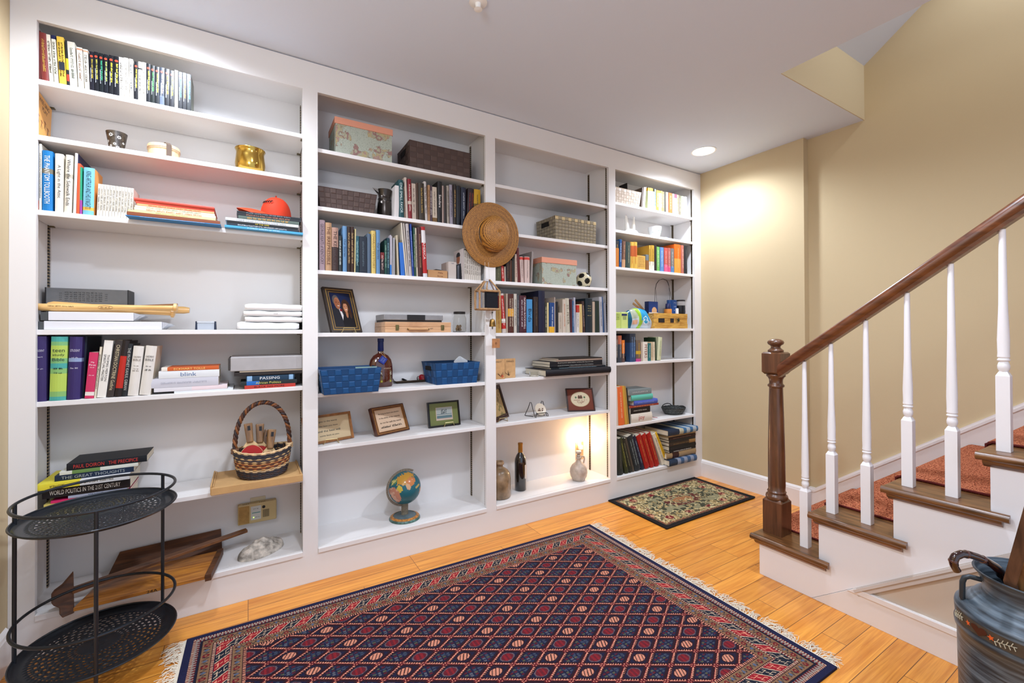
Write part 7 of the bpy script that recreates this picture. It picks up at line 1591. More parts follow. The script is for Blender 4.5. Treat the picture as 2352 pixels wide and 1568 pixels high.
mb.add(vs, [(k, k+1, n+2+k, n+1+k) for k in range(n)]); lb_ = mb.build('label', mat('#ddd4cc', 0.55), t, smooth=True)
mb = MB(); a = math.radians(-38); rv = Vector((-math.sin(a), math.cos(a), 0)); c0 = Vector((wx+(Rw+.0022)*math.cos(a), wy+(Rw+.0022)*math.sin(a), 0))
for (f_, L_, hh) in ((.525, .030, .005), (.42, .022, .004), (.38, .015, .003), (.34, .012, .003)): lettering(mb, '~2' if f_ < .5 else '~3', c0+Vector((0, 0, z+h*f_)), rv, (0, 0, 1), L_, hh, seed=int(f_*100))
mb.add([c0+rv*x_+Vector((0, 0, z+h*.475+y_)) for x_, y_ in ((.002, -.010), (.010, -.010), (.008, 0), (.011, .006), (.005, .008), (.004, 0))], [(0, 1, 2, 3, 4, 5)]); mb.build('label_print', mat('#2c2a2a', 0.6), lb_)
P = on(*q(1505, 1020), z); dx, dy = P.x, P.y+0.01; Rd = rad(147/7.127, (dx, dy, z+.05)); h = zt(*q(1500, 530), dy)-z
t = thing('decanter', 'pale frosted round decanter with handle and stopper beside the night light', 'decanter', (dx, dy, z)); FR = mat('#b9a898', 0.35, key='frost', vary=0.15, vscale=40, coat=0.4, bump=0.15, bscale=60)
mb = MB(); mb.lathe([(Rd*.62, z+.0006), (Rd*.66, z+.004), (Rd*.74, z+.010), (Rd*.93, z+h*.16), (Rd, z+h*.28), (Rd*.95, z+h*.40), (Rd*.74, z+h*.52), (Rd*.42, z+h*.60), (Rd*.26, z+h*.66), (Rd*.24, z+h*.72), (Rd*.30, z+h*.74), (Rd*.30, z+h*.78), (Rd*.22, z+h*.80)], (dx, dy, 0), 40); mb.build('body', FR, t, smooth=True, angle=0.9)
mb = MB(); mb.lathe([(Rd*.2, z+h*.80), (Rd*.28, z+h*.83), (Rd*.2, z+h*.87), (Rd*.15, z+h*.89), (Rd*.3, z+h*.91), (Rd*.36, z+h*.95), (Rd*.3, z+h*.99), (0.001, z+h)], (dx, dy, 0), 28); mb.build('stopper', FR, t, smooth=True)
mb = MB(); mb.tube([(dx+Rd*.26, dy, z+h*.72), (dx+Rd*.5, dy, z+h*.79), (dx+Rd*.78, dy, z+h*.77), (dx+Rd*.86, dy, z+h*.68), (dx+Rd*.74, dy, z+h*.56), (dx+Rd*.62, dy, z+h*.54)], 0.0055, 8); mb.build('handle', FR, t, smooth=True)
# wall plate and night light with glowing bulb
yw_ = 0.2555; A = face(*q(1438, 410), yw_); B = face(*q(1562, 640), yw_)
t = thing('outlet_plate', 'light wooden outlet plate on the back panel behind the decanter', 'outlet plate', ((A.x+B.x)/2, yw_, (A.z+B.z)/2)); mb = MB(); mb.box(A.x, B.x, yw_-0.004, yw_, B.z-0.01, A.z+0.004); mb.build('plate', mat('#d4ab7c', 0.45, key='opl'), t, bevel=0.001)
Pn = face(*q(1520, 475), 0.235); t = thing('night_light', 'white plug in night light with a glowing bare bulb', 'night light', (Pn.x, 0.235, Pn.z))
mb = MB(); mb.box(Pn.x-0.016, Pn.x+0.016, 0.222, 0.2505, Pn.z-0.018, Pn.z+0.016); mb.build('plug_body', mat('#efe6d8', 0.4), t, bevel=0.006)
Pb = face(*q(1505, 330), 0.225); mb = MB(); mb.lathe([(0.010, Pn.z+.016), (0.011, Pb.z-0.022), (0.018, Pb.z-0.008), (0.020, Pb.z+0.004), (0.015, Pb.z+0.018), (0.007, Pb.z+0.026), (0.001, Pb.z+0.029)], (Pb.x, 0.226, 0), 24); mb.build('bulb', mat('#ffd9a0', 0.4, emit=26.0, key='bulb'), t, smooth=True)
bulb_pos = (Pb.x, 0.19, Pb.z+0.004)
lamp('night_light_glow', bulb_pos, 1.6, (1.0, 0.62, 0.32), 0.02, kind='POINT')
# ================================================================ RIGHTMOST BAY THINGS
cD = Crop(1400, 380, 8.71); q = lambda x, y_: cD(x, y_); z = SHZ[3][0]; Y = 0.02
CRM = [mat('#c9b6a2', 0.5, key='crm', bump=0.3, bscale=400), mat('#d8c8b6', 0.45, key='crm', bump=0.3, bscale=400), mat('#efe6dc', 0.4, key='crm2')]
A = 2.2035; B = xat(q(600, 0)[0], Y, z+.02); B1 = xat(q(636, 0)[0], Y, z+.1); z1 = (zt(*q(130, 425), Y)+zt(*q(636, 550), Y))/2
strap_basket('cream woven strap basket on the top shelf of the rightmost bay', (A, B, Y+.003, 0.22), (A-.001, B1, Y, 0.235), z, z1, CRM, 11, 5, 7, None, 0.0018, top2=2, handle=False)
t = thing('leaning_book', 'black booklet lying slanted behind the cream basket, top shelf', 'book', (B1-0.03, 0.15, z)); mb = MB(); P = face(*q(612, 425), 0.17); P2 = face(*q(440, 475), 0.17)
mb.hexa([(B1+0.004, 0.16, z+.001), (B1+0.010, 0.16, z+.001), (B1+0.010, 0.24, z+.001), (B1+0.004, 0.24, z+.001)], [(B1-0.004, 0.16, P.z), (B1+0.002, 0.16, P.z), (B1+0.002, 0.24, P.z), (B1-0.004, 0.24, P.z)]); mb.build('cover', mat('#2c2622', 0.4), t)
# white ceramic hen
z = SHZ[3][1]; CER = mat('#f3efe6', 0.2, coat=0.6, key='cer'); P = face(*q(420, 1250), 0.11); hx_, hy_ = P.x, 0.11; k_ = depth((hx_, hy_, z))/F/8.71
t = thing('ceramic_hen', 'white ceramic hen with small red comb on the second shelf', 'figurine', (hx_, hy_, z))
mb = MB(); mb.lathe([(185*k_*.86, z+.0006), (190*k_, z+.010), (185*k_, z+.018), (175*k_, z+.024), (150*k_, z+.036), (90*k_, z+.048), (0.001, z+.052)], (hx_, hy_, 0), 36, sy=0.72); mb.build('body', CER, t, smooth=True)
mb = MB(); hz = zt(*q(335, 1020), hy_); hX = face(*q(330, 1050), hy_).x; mb.tube([(hx_-70*k_, hy_, z+.030), (hx_-95*k_, hy_, z+.05), (hX+.002, hy_, hz-.012), (hX, hy_, hz)], 0, 14, radii=[0.020, 0.016, 0.010, 0.0075]); mb.sphere((hX-0.002, hy_, hz), 0.0085, 12); mb.build('neck_and_head', CER, t, smooth=True)
mb = MB(); mb.lathe([(0.0001, -0.006), (0.0035, 0), (0.0001, 0.006)], (hX+0.001, hy_, hz+0.008), 8, M=Matrix.Rotation(1.2, 3, 'Y'), sy=.5); mb.build('comb', mat('#b0302a', 0.5), t)
mb = MB(); tp = face(*q(490, 1030), hy_); mb.hexa([(hx_+30*k_, hy_-.012, z+.03), (hx_+110*k_, hy_-.010, z+.03), (hx_+110*k_, hy_+.010, z+.03), (hx_+30*k_, hy_+.012, z+.03)], [(tp.x-.006, hy_-.004, tp.z), (tp.x+.004, hy_-.004, tp.z+.001), (tp.x+.004, hy_+.004, tp.z+.001), (tp.x-.006, hy_+.004, tp.z)]); mb.build('tail', CER, t, bevel=0.002)
t = thing('white_dish', 'tiny white scalloped dish beside the stile on the second shelf', 'dish', (2.225, .08, z)); mb = MB(); mb.lathe([(0.014, z+.0006), (0.020, z+.010), (0.024, z+.026), (0.022, z+.034), (0.016, z+.040)], (2.223, .075, 0), 20); mb.build('dish', CER, t, smooth=True)
def bowlcol(seed):
    return mat('#eef0ee', 0.25, coat=0.5, key='bowl')
def bowl(label, x, y, z, R, h, decor):
    t = thing('bowl', label, 'bowl', (x, y, z), 'painted ceramic bowls'); mb = MB()
    mb.lathe([(R*.5, z+.0006), (R*.55, z+.003), (R*.8, z+h*.4), (R*.95, z+h*.75), (R, z+h), (R*.96, z+h), (R*.75, z+h*.45), (0.001, z+h*.15)], (x, y, 0), 36, cap=False); mb.build('bowl', bowlcol(1), t, smooth=True)
    mb = MB(); rnd = random.Random(int(R*1e5))
    for k in range(9):
        a = rnd.uniform(-2.9, -0.4); zz = rnd.uniform(.35, .85); rr = R*(.72+.28*zz)+0.0012; c = Vector((x+rr*math.cos(a), y+rr*math.sin(a), z+h*zz)); e = Vector((-math.sin(a), math.cos(a), 0))
        mb.tube([c, c+e*0.005+Vector((0, 0, .004)), c+e*0.010+Vector((0, 0, rnd.uniform(-.005, .007)))], 0.0009, 5)
    mb.build('painted_decor', mat(decor, 0.4), t)
P = face(*q(945, 1300), 0.10); R = rad(140/8.71, P); bowl('larger white bowl with green and blue brush pattern on the second shelf', P.x, 0.12, z, R, zt(*q(945, 1245), 0.12)-z, '#3f8a6a')
P = face(*q(1130, 1400), 0.05); bowl('small blue patterned low dish in front of the larger bowl', P.x, 0.075, z, rad(100/8.71, P), 0.012, '#3c5a8a')
P = face(*q(1245, 1400), 0.10); bowl('small pale blue patterned bowl at the right on the second shelf', P.x, 0.17, z, rad(85/8.71, P), 0.026, '#4a7aa8')
# fourth shelf: packets, bag, paddles, bottles, treasure box
cE = Crop(1400, 680, 8.71); q = lambda x, y_: cE(x, y_); z = SHZ[3][3]; Y = 0.02
def pack(label, xa, xb, yt_, yy, dep, col, nm='packet', print_='#2c3a4a', bev=0.004):
    A = max(2.2035, xat(q(xa, 0)[0], yy, z+.03)); B = xat(q(xb, 0)[0], yy, z+.03); z1 = zt(*q((xa+xb)/2, yt_), yy); t = thing(nm, label, 'packet', ((A+B)/2, yy+dep/2, z)); mb = MB(); mb.box(A, B, yy, yy+dep, z+.0005, z1); mb.build('wrapper', mat(col, 0.3, coat=0.5, key='pck'), t, bevel=bev); return t, A, B, z1
t, A, B, z1 = pack('lime green tissue packet at the left end of the fourth shelf', 100, 228, 320, Y, 0.06, '#b9c96a'); mb = MB(); 
for k in range(4): lettering(mb, '~1', ((A+B)/2, Y-.0015, z1-.014-k*.012), (1, 0, 0), (0, 0, 1), (B-A)*.6, .006, seed=k)
mb.build('print', mat('#4a6a3a', 0.5), t)
t, A, B, z1 = pack('second lime green tissue packet with a navy square', 232, 372, 318, Y, 0.06, '#c4d47c'); mb = MB(); mb.box(A+.006, B-.012, Y-.002, Y-.0012, z1-.026, z1-.012); 
for k in range(3): lettering(mb, '~1', ((A+B)/2, Y-.0015, z1-.034-k*.008), (1, 0, 0), (0, 0, 1), (B-A)*.55, .005, seed=k)
mb.build('print', mat('#1e2c5a', 0.5), t)
# wipes bag: rounded pouch
A = xat(q(375, 0)[0], Y, z+.03); B = xat(q(940, 0)[0], Y, z+.01); z1 = zt(*q(640, 240), Y+.02); t = thing('wipes_bag', 'blue green and white plastic bag of wipes slumped on the fourth shelf', 'bag', ((A+B)/2, Y+.04, z))
cx = (A+B)/2; n = 30; w_ = (B-A)/2
def bagcol(S, T):
    C = np.repeat(H('#b9c4cc')[None], len(S), 0); C[(S < .16)] = H('#1c5a72'); C[(S > .16) & (S < .36) & (T > .5)] = H('#a9b09a'); C[(S > .18) & (S < .34) & (T > .2) & (T < .42)] = H('#d9a88a')
    C[(np.abs(S-.40-.05*np.sin(T*4)) < .06)] = H('#9ac43a'); C[(S > .47) & (S < .80) & (T > .45-(.8-S)*.2)] = H('#2494c4'); m = ell(S, T, .63, .42, .10, .2); C[m] = H('#3aa4d0'); C[ell(S, T, .63, .42, .10, .2) & ~ell(S, T, .63, .42, .085, .17)] = H('#e8f2f6')
    C[m & (np.abs(T-.42) < .05) & (np.abs(S-.63) < .06) & (hashn(np.floor(S*60), 0*T, 2) > .4)] = H('#e8f2f6'); C[(S > .86) & (T < .4)] = H('#c9a8a8')
    return C*(0.85+.3*vnoise(S*9, T*6, 5))[:, None]
nx_, nz_ = 60, 40; vs = []; cols = []; fs = []
def bagp(s_, t_):
    top = (0.62+0.38*math.sin(math.pi*min(1, max(0, s_*1.05+.02)))**0.6)*(1-0.55*max(0, s_-.72)/.28) if s_ > .0 else .6
    bul = math.sin(math.pi*s_)**0.4*math.sin(math.pi*min(1, .08+t_*.92))**0.5
    return (A+(B-A)*s_, Y+0.045-0.044*bul+0.0015*math.sin(s_*40+t_*9), z+.001+(z1-z)*top*t_)
for j in range(nz_+1):
    for i in range(nx_+1): vs.append(bagp(i/nx_, j/nz_))
n0 = len(vs)
for j in range(nz_+1):
    for i in range(nx_+1): p = bagp(i/nx_, j/nz_); vs.append((p[0], Y+.09-p[1]+Y, p[2]))
S_ = []; T_ = []
for j in range(nz_):
    for i in range(nx_): a = j*(nx_+1)+i; fs.append((a, a+1, a+nx_+2, a+nx_+1)); S_.append((i+.5)/nx_); T_.append((j+.5)/nz_)
for j in range(nz_):
    for i in range(nx_): a = n0+j*(nx_+1)+i; fs.append((a, a+nx_+1, a+nx_+2, a+1)); S_.append((i+.5)/nx_); T_.append((j+.5)/nz_)
C = bagcol(np.array(S_), np.array(T_)); mb = MB(); mb.add(vs, fs); mb.c = np.repeat(np.concatenate([C, np.ones((len(C), 1))], 1), 4, 0); mb.build('film', painted(0.25), t, smooth=True, angle=3)
# wooden spatulas behind
for k, (u0, v0, u1, v1, lb) in enumerate([(560, 210, 470, 140, 'shorter pale wooden spatula behind the wipes bag'), (640, 220, 515, 70, 'longer pale wooden spatula behind the wipes bag')]):
    P0 = face(*q(u0, v0), .15); P1 = face(*q(u1, v1), .15); t = thing('wooden_spatula', lb, 'spatula', (P0.x, .15, z), 'wooden spatulas on the fourth shelf'); d = Vector((P1.x-P0.x, 0, P1.z-P0.z)); L_ = d.length; d.normalize(); n = Vector((d.z, 0, -d.x)); w_ = .0095
    base = Vector((P0.x, .15, P0.z)); s0 = (base.z-z-.004)/d.z; base = base-d*s0; tip = Vector((P1.x, .15, P1.z)); mb = MB()
    mb.hexa([base-n*w_*.8, base+n*w_*.8, base+n*w_*.8+Vector((0, .005, 0)), base-n*w_*.8+Vector((0, .005, 0))], [tip-n*w_, tip+n*w_, tip+n*w_+Vector((0, .005, 0)), tip-n*w_+Vector((0, .005, 0))]); mb.build('blade', wood('#a8784a', '#c99c6c', .5, (30, 30, 30), 'sp', .1), t, bevel=0.0024)
# navy plate behind, printed pouch
P = face(*q(800, 260), .19); R = 150/8.71*depth(P)/F; t = thing('navy_plate', 'navy blue plate with a pale rim standing behind the wipes bag', 'plate', (P.x, .2, z)); Mx = Matrix.Rotation(math.radians(78), 3, 'X')
mb = MB(); zc = z+R+.002; mb.lathe([(R, 0), (R, .003), (R*.93, .004), (R*.90, .003)], (P.x, .2, zc), 48, M=Mx, cap=False); mb.build('rim', mat('#c9ccd8', .3), t, smooth=True); mb = MB(); mb.lathe([(R*.995, 0.0), (R*.92, .0028), (R*.6, .0018), (.001, .0015)], (P.x, .2, zc), 48, M=Mx); mb.build('plate', mat('#14205a', .25, coat=.5), t, smooth=True)
P0 = face(*q(790, 200), .10); P1 = face(*q(965, 330), .10); zt_ = zt(*q(945, 110), .10)
t = thing('printed_bag', 'blue printed gift bag on its side with tall black cord handle', 'gift bag', ((P0.x+P1.x)/2, .1, z))
def gb(S, T):
    C = np.repeat(H('#1a3a78')[None], len(S), 0); C[(T > .3) & (T < .5)] = H('#5a9ac4'); C[ell(S, T, .6, .66, .28, .14)] = H('#d9a878'); C[ell(S, T, .55, .12, .2, .1)] = H('#e8dcd0'); C[(np.abs(T-.58) < .02)] = H('#e9dcc8'); return C
mb = MB(); A_, B_ = P0.x-.004, P1.x+.002; mb.box(A_, B_, .1, .14, z+.0006, zt_); mb.build('bag', mat('#1a2c5a', .4), t, bevel=.001); grid_obj('bag_print', (A_+.001, .0992, z+.002), (B_-A_-.002, 0, 0), (0, 0, zt_-z-.004), 30, 50, gb, t, painted(.35))
cB = Crop(1400, 530, 9.223); qb = lambda x, y_: cB(x, y_); pts = [face(*qb(x, y_), .12) for x, y_ in ((955, 1500), (965, 1250), (985, 1130), (1040, 1050), (1130, 1015), (1210, 1040), (1250, 1120), (1285, 1300), (1320, 1460))]
mb = MB(); pp = []
for a, b in zip(pts[:-1], pts[1:]):
    for k in range(4): pp.append(a.lerp(b, k/4))
mb.tube([(p.x, .12, p.z) for p in pp+[pts[-1]]], .0014, 6); mb.build('cord_handle', mat('#1c1614', .6), t, smooth=True)
pts = [face(*qb(x, y_), .145) for x, y_ in ((1000, 1500), (975, 1220), (1000, 1120), (1060, 1040), (1135, 1020), (1215, 1060), (1262, 1180), (1280, 1460))]; mb = MB(); mb.tube([(p.x, .145, p.z) for p in pts], .0012, 6); mb.build('cord_handle', mat('#1c1614', .6), t, smooth=True)
# bottles: orange sunscreen, blue tin, black and red tin
def canister(label, nm, xa, xb, yt_, yy, parts, cat='bottle', sy=1):
    A, B = face(*q(xa, 300), yy).x, face(*q(xb, 300), yy).x; x = (A+B)/2; R = (B-A)/2*.93; h = zt(*q((xa+xb)/2, yt_), yy)-z; t = thing(nm, label, cat, (x, yy, z))
    for (a, b, k0, k1, col, pn) in parts: mb = MB(); mb.lathe([(R*k0*.97, z+h*a+.0006), (R*k0, z+h*a+.002), (R*k1, z+h*b-.001), (R*k1*.95, z+h*b)], (x, yy, 0), 28, sy=sy); mb.build(pn, mat(col, .3, coat=.3, key='can'), t, smooth=True, angle=.9)
    return t, x, R, h
canister('orange bottle with dark blue cap standing in the treasure crate', 'sunscreen_bottle', 1112, 1225, 150, .085, [(0, .78, 1, .95, '#e0903a', 'bottle_body'), (.78, 1, .7, .6, '#1c2450', 'cap')])
t, x, R, h = canister('blue tin with white symbols behind the treasure crate', 'blue_tin', 1158, 1335, 80, .14, [(0, 1, 1, 1, '#17509a', 'tin')], 'tin', .6)
mb = MB()
for r_ in range(4):
    for c_ in range(2): lettering(mb, '~1', (x-.008+c_*.016, .14-R*.62-.001, z+h*(.9-r_*.13)), (1, 0, 0), (0, 0, 1), .011, .007, seed=r_*2+c_)
mb.build('tin_print', mat('#d8e4f0', .4), t)
t, x, R, h = canister('black tin with red vertical band at the right of the crate', 'black_tin', 1340, 1482, 78, .14, [(0, .80, 1, 1, '#1c1e22', 'tin'), (.80, .95, 1, 1, '#cfd0d0', 'band'), (.95, 1, .98, .98, '#2a2a2c', 'lid')], 'tin')
mb = MB(); a = -.9; lettering(mb, '~2', (x+R*.45, .14-R*.95-.002, z+h*.5), (0, 0, 1), (-1, -.3, 0), h*.5, .014, seed=3); mb.build('red_lettering', mat('#d0402c', .4), t)
canister('small white tube between the blue and black tins', 'white_tube', 1322, 1376, 245, .10, [(0, 1, 1, .8, '#e8e0dc', 'tube')], 'tube')
A, B = xat(q(880, 0)[0], Y, z+.04), xat(q(1562, 0)[0], Y, z+.04); z1 = zt(*q(1200, 345), Y)
t = thing('treasure_crate', 'yellow wooden treasure crate with two dark windows and a painted wreath', 'crate', ((A+B)/2, .07, z)); WC = wood('#a8742a', '#dcae52', .45, (8, 40, 40), 'crate', .2); zz = [z+.0006+(z1-z)*k/3 for k in range(4)]
for k in range(3): mb = MB(); o_ = (.0, .003, .001)[k]; mb.box(A+o_, B-o_, Y+o_*.4, Y+.009, zz[k], zz[k+1]-.0006); mb.build('front_plank', WC, t, bevel=.0008)
mb = MB(); mb.box(A+.001, A+.008, Y+.0091, .17, z+.0006, z1-.002); mb.build('side_wall', WC, t); mb = MB(); mb.box(B-.008, B-.001, Y+.0091, .17, z+.0006, z1-.002); mb.build('side_wall', WC, t); mb = MB(); mb.box(A+.0085, B-.0085, .163, .17, z+.0006, z1-.002); mb.build('back_wall', WC, t); mb = MB(); mb.box(A+.0085, B-.0085, Y+.0095, .162, z+.0006, z+.004); mb.build('bottom', WC, t)
mb = MB()
for (xa, xb) in ((980, 1100), (1218, 1285)): a_, b_ = xat(q(xa, 0)[0], Y, z+.03), xat(q(xb, 0)[0], Y, z+.03); mb = MB(); mb.box(a_, b_, Y-.0012, Y-.0002, zt(*q(1040, 525), Y), zt(*q(1040, 442), Y)); mb.build('dark_window', mat('#1c1a24', .5), t)
mb = MB(); cw = face(*q(1370, 480), Y); rnd = random.Random(5)
for k in range(46): a = rnd.uniform(0, 6.28); r_ = rnd.uniform(.003, .017); c0 = Vector((cw.x+r_*math.cos(a), Y-.002, cw.z+r_*math.sin(a))); a2 = rnd.uniform(0, 6.28); mb.tube([c0, c0+Vector((.007*math.cos(a2), -.001, .007*math.sin(a2)))], .0011, 5)
for sx_ in (-.02,): 
    for k in range(10): c0 = Vector((cw.x-.022+.006*math.sin(k*1.3), Y-.0015, cw.z-.018+k*.0036)); mb.tube([c0, c0+Vector((.006*math.cos(k*2.1), 0, .004*math.sin(k*2.1)))], .0009, 5)
mb.build('wreath', mat('#2f3420', .7), t)
# sixth shelf: braided basket
cF_ = Crop(1400, 860, 6.03); q = lambda x, y_: cF_(x, y_); z = SHZ[3][5]; P = on(*q(870, 590), z); bx2 = xat(q(872, 0)[0], .13, z+.03); by2 = .12; Rb = rad(192/6.03, (bx2, by2, z+.05)); hb2 = zt(*q(1050, 430), by2)-z; hb2 = min(hb2, .075)
t = thing('braided_basket', 'dark grey braided oval basket with hoop handles on the sixth shelf', 'basket', (bx2, by2, z)); mb = MB(); mb2 = MB()
for i in range(15):
    s_ = i/14; R = Rb*(.70+.30*s_**.7); N = 72; pts = [(bx2+R*math.cos(2*math.pi*k/N), by2+.78*R*math.sin(2*math.pi*k/N), z+.004+hb2*s_*.92+.0012*math.sin(k*1.4+i)) for k in range(N)]; (mb if i % 5 else mb2).tube(pts, .0032, 5, closed=True)
mb.build('braid', mat('#3c4040', .6, bump=.5, bscale=260, vary=.45, vscale=130, key='braid'), t, smooth=True); mb2.build('pale_braid', mat('#6f7674', .6, vary=.4, vscale=130, key='braid2'), t, smooth=True)
mb = MB(); mb.lathe([(Rb*.7, z+.0006), (Rb*.7, z+.004)], (bx2, by2, 0), 40, sy=.78); mb.build('base', mat('#303434', .7), t)
for s_, nm in ((1, 'handle'), (-1, 'handle')): mb = MB(); mb.tube([(bx2+Rb*.55*math.cos(math.pi*(1-k/14)), by2+s_*Rb*.70*.9, z+hb2*.92+.026*math.sin(math.pi*k/14)) for k in range(15)], .0038, 6); mb.build(nm, mat('#3c4040', .6, bump=.5, bscale=260, vary=.45, vscale=130, key='braid'), t, smooth=True)
P = on(*q(640, 600), z); t = thing('red_twig', 'thin red twig lying between the stack and the braided basket', 'twig', (P.x, P.y, z)); mb = MB(); mb.tube([(P.x-.012, P.y+.02, z+.004), (P.x, P.y, z+.003), (P.x+.012, P.y-.006, z+.003)], .0018, 6); mb.build('twig', mat('#a8302a', .5), t)
# ================================================================ RUGS
RA = math.radians(-1.1); RO_ = Vector((-0.197, -0.183, 0)); RL, RW = 1.955, 1.30; ex_ = Vector((math.cos(RA), math.sin(RA), 0)); ey_ = Vector((math.sin(RA), -math.cos(RA), 0))
def rugcol(S, T):
    s = S*RL; t = T*RW; NV, RD, BG, SL, CRr, DR, GN = [H(x) for x in ('#0e1026', '#6a101a', '#7d5c42', '#d28a70', '#b39c84', '#260a12', '#3c4638')]
    C = np.repeat(NV[None], len(s), 0)
    ds = np.minimum(s, RL-s); dt = np.minimum(t, RW-t); es = ds/0.195; et = dt/0.172; side = es < et; e = np.minimum(es, et); a = np.where(side, t, s); w = e*0.185
    J = lambda f: np.abs((a/f) % 1-0.5)*2
    C[:] = NV; C[w < .022] = H('#14183a')
    m = (w >= .022) & (w < .030); C[m] = RD; C[m & (J(.0088) > .5)] = CRr
    m = (w >= .030) & (w < .047); tt = (w-.030)/.017; C[m] = H('#8a8078'); C[m & (J(.0125) < tt)] = RD*0.8; C[m & ((tt > .8))] = NV
    def floral(lo, hi):
        m = (w >= lo) & (w < hi); y = (w-lo)/(hi-lo); C[m] = BG
        ph = (a/.062) % 1; zig = np.abs(((a/.0155) % 1)-.5)*2
        C[m & (np.abs(y-.5-(zig-.5)*.5) < .085)] = NV; C[m & (np.abs(y-.5) < .06) & (ph > .5)] = H('#5a4a3c')
        C[m & (((ph-.25)/.13)**2+((y-.5)/.30)**2 < 1)] = RD; C[m & (((ph-.25)/.05)**2+((y-.5)/.12)**2 < 1)] = BG*1.15
        C[m & (((ph-.75)/.07)**2+((y-.5)/.22)**2 < 1)] = H('#4c5a74'); C[m & ((y < .07) | (y > .93))] = DR
    floral(.049, .084)
    m = (w >= .084) & (w < .092); C[m] = RD; C[m & (J(.0085) > .5)] = CRr
    m = (w >= .094) & (w < .136); y = (w-.094)/.042; sg = np.where(side, 1.0, 1.0); u = a+sg*(y-.5)*.036; k = np.floor(u/.046); f = (u/.046) % 1
    red = (k % 2 == 0); C[m & red] = H('#8f1422'); C[m & ~red] = H('#101828'); C[m & (np.minimum(f, 1-f) < .06)] = CRr
    hk = ((np.abs(f-.5) < .26) & ((np.abs(y-.28) < .035) | (np.abs(y-.72) < .035) | ((np.abs(f-.30) < .04) & (y > .70) & (y < .88)) | ((np.abs(f-.70) < .04) & (y < .30) & (y > .12)))) | ((np.abs(f-.5) < .045) & (y > .40) & (y < .60)) | ((np.abs(np.abs(f-.5)-.2) < .04) & (np.abs(np.abs(y-.5)-.33) < .09)); C[m & hk] = np.where((red)[m & hk][:, None], SL, CRr)
    m = ((w >= .136) & (w < .142)); C[m] = RD; C[m & (J(.0085) > .5)] = CRr
    floral(.143, .176)
    m = (w >= .176) & (w < .185); C[m] = DR; C[m & (J(.0085) > .5)] = SL*.9
    # field of serrated diamonds
    fld = (es >= 1) & (et >= 1); X = s-.195; Yv = t-.172; p = X/.134+Yv/.0795; r = X/.134-Yv/.0795; fp, fr = p % 1, r % 1; ip, ir = np.floor(p), np.floor(r)
    dp = np.minimum(fp, 1-fp); dr = np.minimum(fr, 1-fr); C[fld] = H('#0f1230')
    edge = np.minimum(dp, dr); C[fld & (edge < .16)] = H('#240814')
    teethp = np.abs(((fr*9) % 1)-.5)*2; teethr = np.abs(((fp*9) % 1)-.5)*2
    C[fld & (dp < .012+.105*teethp**1.4) & (fp < .5) & (dr > .13)] = SL; C[fld & (dr < .012+.105*teethr**1.4) & (fr < .5) & (dp > .13)] = SL
    C[fld & (dp < .03) & (fp > .5) & (dr > .12)] = RD; C[fld & (dr < .03) & (fr > .5) & (dp > .12)] = RD
    kn = (dp < .13) & (dr < .13); C[fld & kn] = H('#5a0f1a'); C[fld & kn & (np.abs(dp-.06) < .025) & (np.abs(dr-.06) < .025)] = SL
    cx = (fp+fr)/2-.5; cy = (fp-fr)/2; kk = (ip+2*ir) % 4; inn = (dp > .2) & (dr > .2)
    m = fld & inn & (kk == 0); rd = np.sqrt((cx/.19)**2+(cy/.23)**2); C[m & (rd < 1)] = SL*.85; C[m & (np.abs(rd-1) < .13)] = DR; C[m & (rd < .85) & ((np.abs(cx+cy*.3) < .015) | (np.abs(cx-.1+cy*.3) < .014) | (np.abs(cx+.1+cy*.3) < .014))] = DR
    m = fld & inn & (kk == 2); C[m & (rd < 1)] = H('#5c1220'); C[m & (np.abs(rd-1) < .10)] = H('#5a4a50'); C[m & (rd < .85) & ((np.abs(cx-.06) < .03) | (np.abs(cx+.06) < .03))] = H('#7a1620')
    m = fld & inn & ((kk == 1) | (kk == 3)); h1 = hashn(np.floor(cx*26), np.floor(cy*26)+ip*7+ir*3, 1); base = [H('#3c4658'), H('#54543e'), H('#5c1420'), H('#26284a'), H('#5c5c66')]
    cell = ((np.abs((cx*8) % 1-.5) < .32) & (np.abs((cy*8) % 1-.5) < .32)); hc = hashn(np.floor(cx*8), np.floor(cy*8), 5)
    for i, b in enumerate(base): C[m & cell & (hc >= i*.2) & (hc < (i+1)*.2)] = b*.8
    C[m & ~cell & (h1 > .8)] = H('#2a3450')
    kn2 = hashn(np.floor(s/.0022), np.floor(t/.0022), 9)
    return np.clip(C*(0.86+.26*kn2)[:, None], 0, 1)
t = thing('persian_rug', 'large navy and red diamond patterned rug with cream fringes on the oak floor', 'rug', tuple(RO_+ex_*RL/2+ey_*RW/2))
mb = MB(); zt_r = 0.009; c4 = [RO_, RO_+ex_*RL, RO_+ex_*RL+ey_*RW, RO_+ey_*RW]; mb.hexa([p+Vector((0, 0, .0006)) for p in c4], [p+Vector((0, 0, zt_r-.0004)) for p in c4]); mb.build('rug_edge', mat('#14183a', .95), t)
grid_obj('pile', RO_+Vector((0, 0, zt_r)), ex_*RL, ey_*RW, 860, 572, rugcol, t, painted(.95, .5))
FRG = mat('#e3d9c6', .9, key='fringe', vary=.06, vscale=200); rnd = random.Random(3)
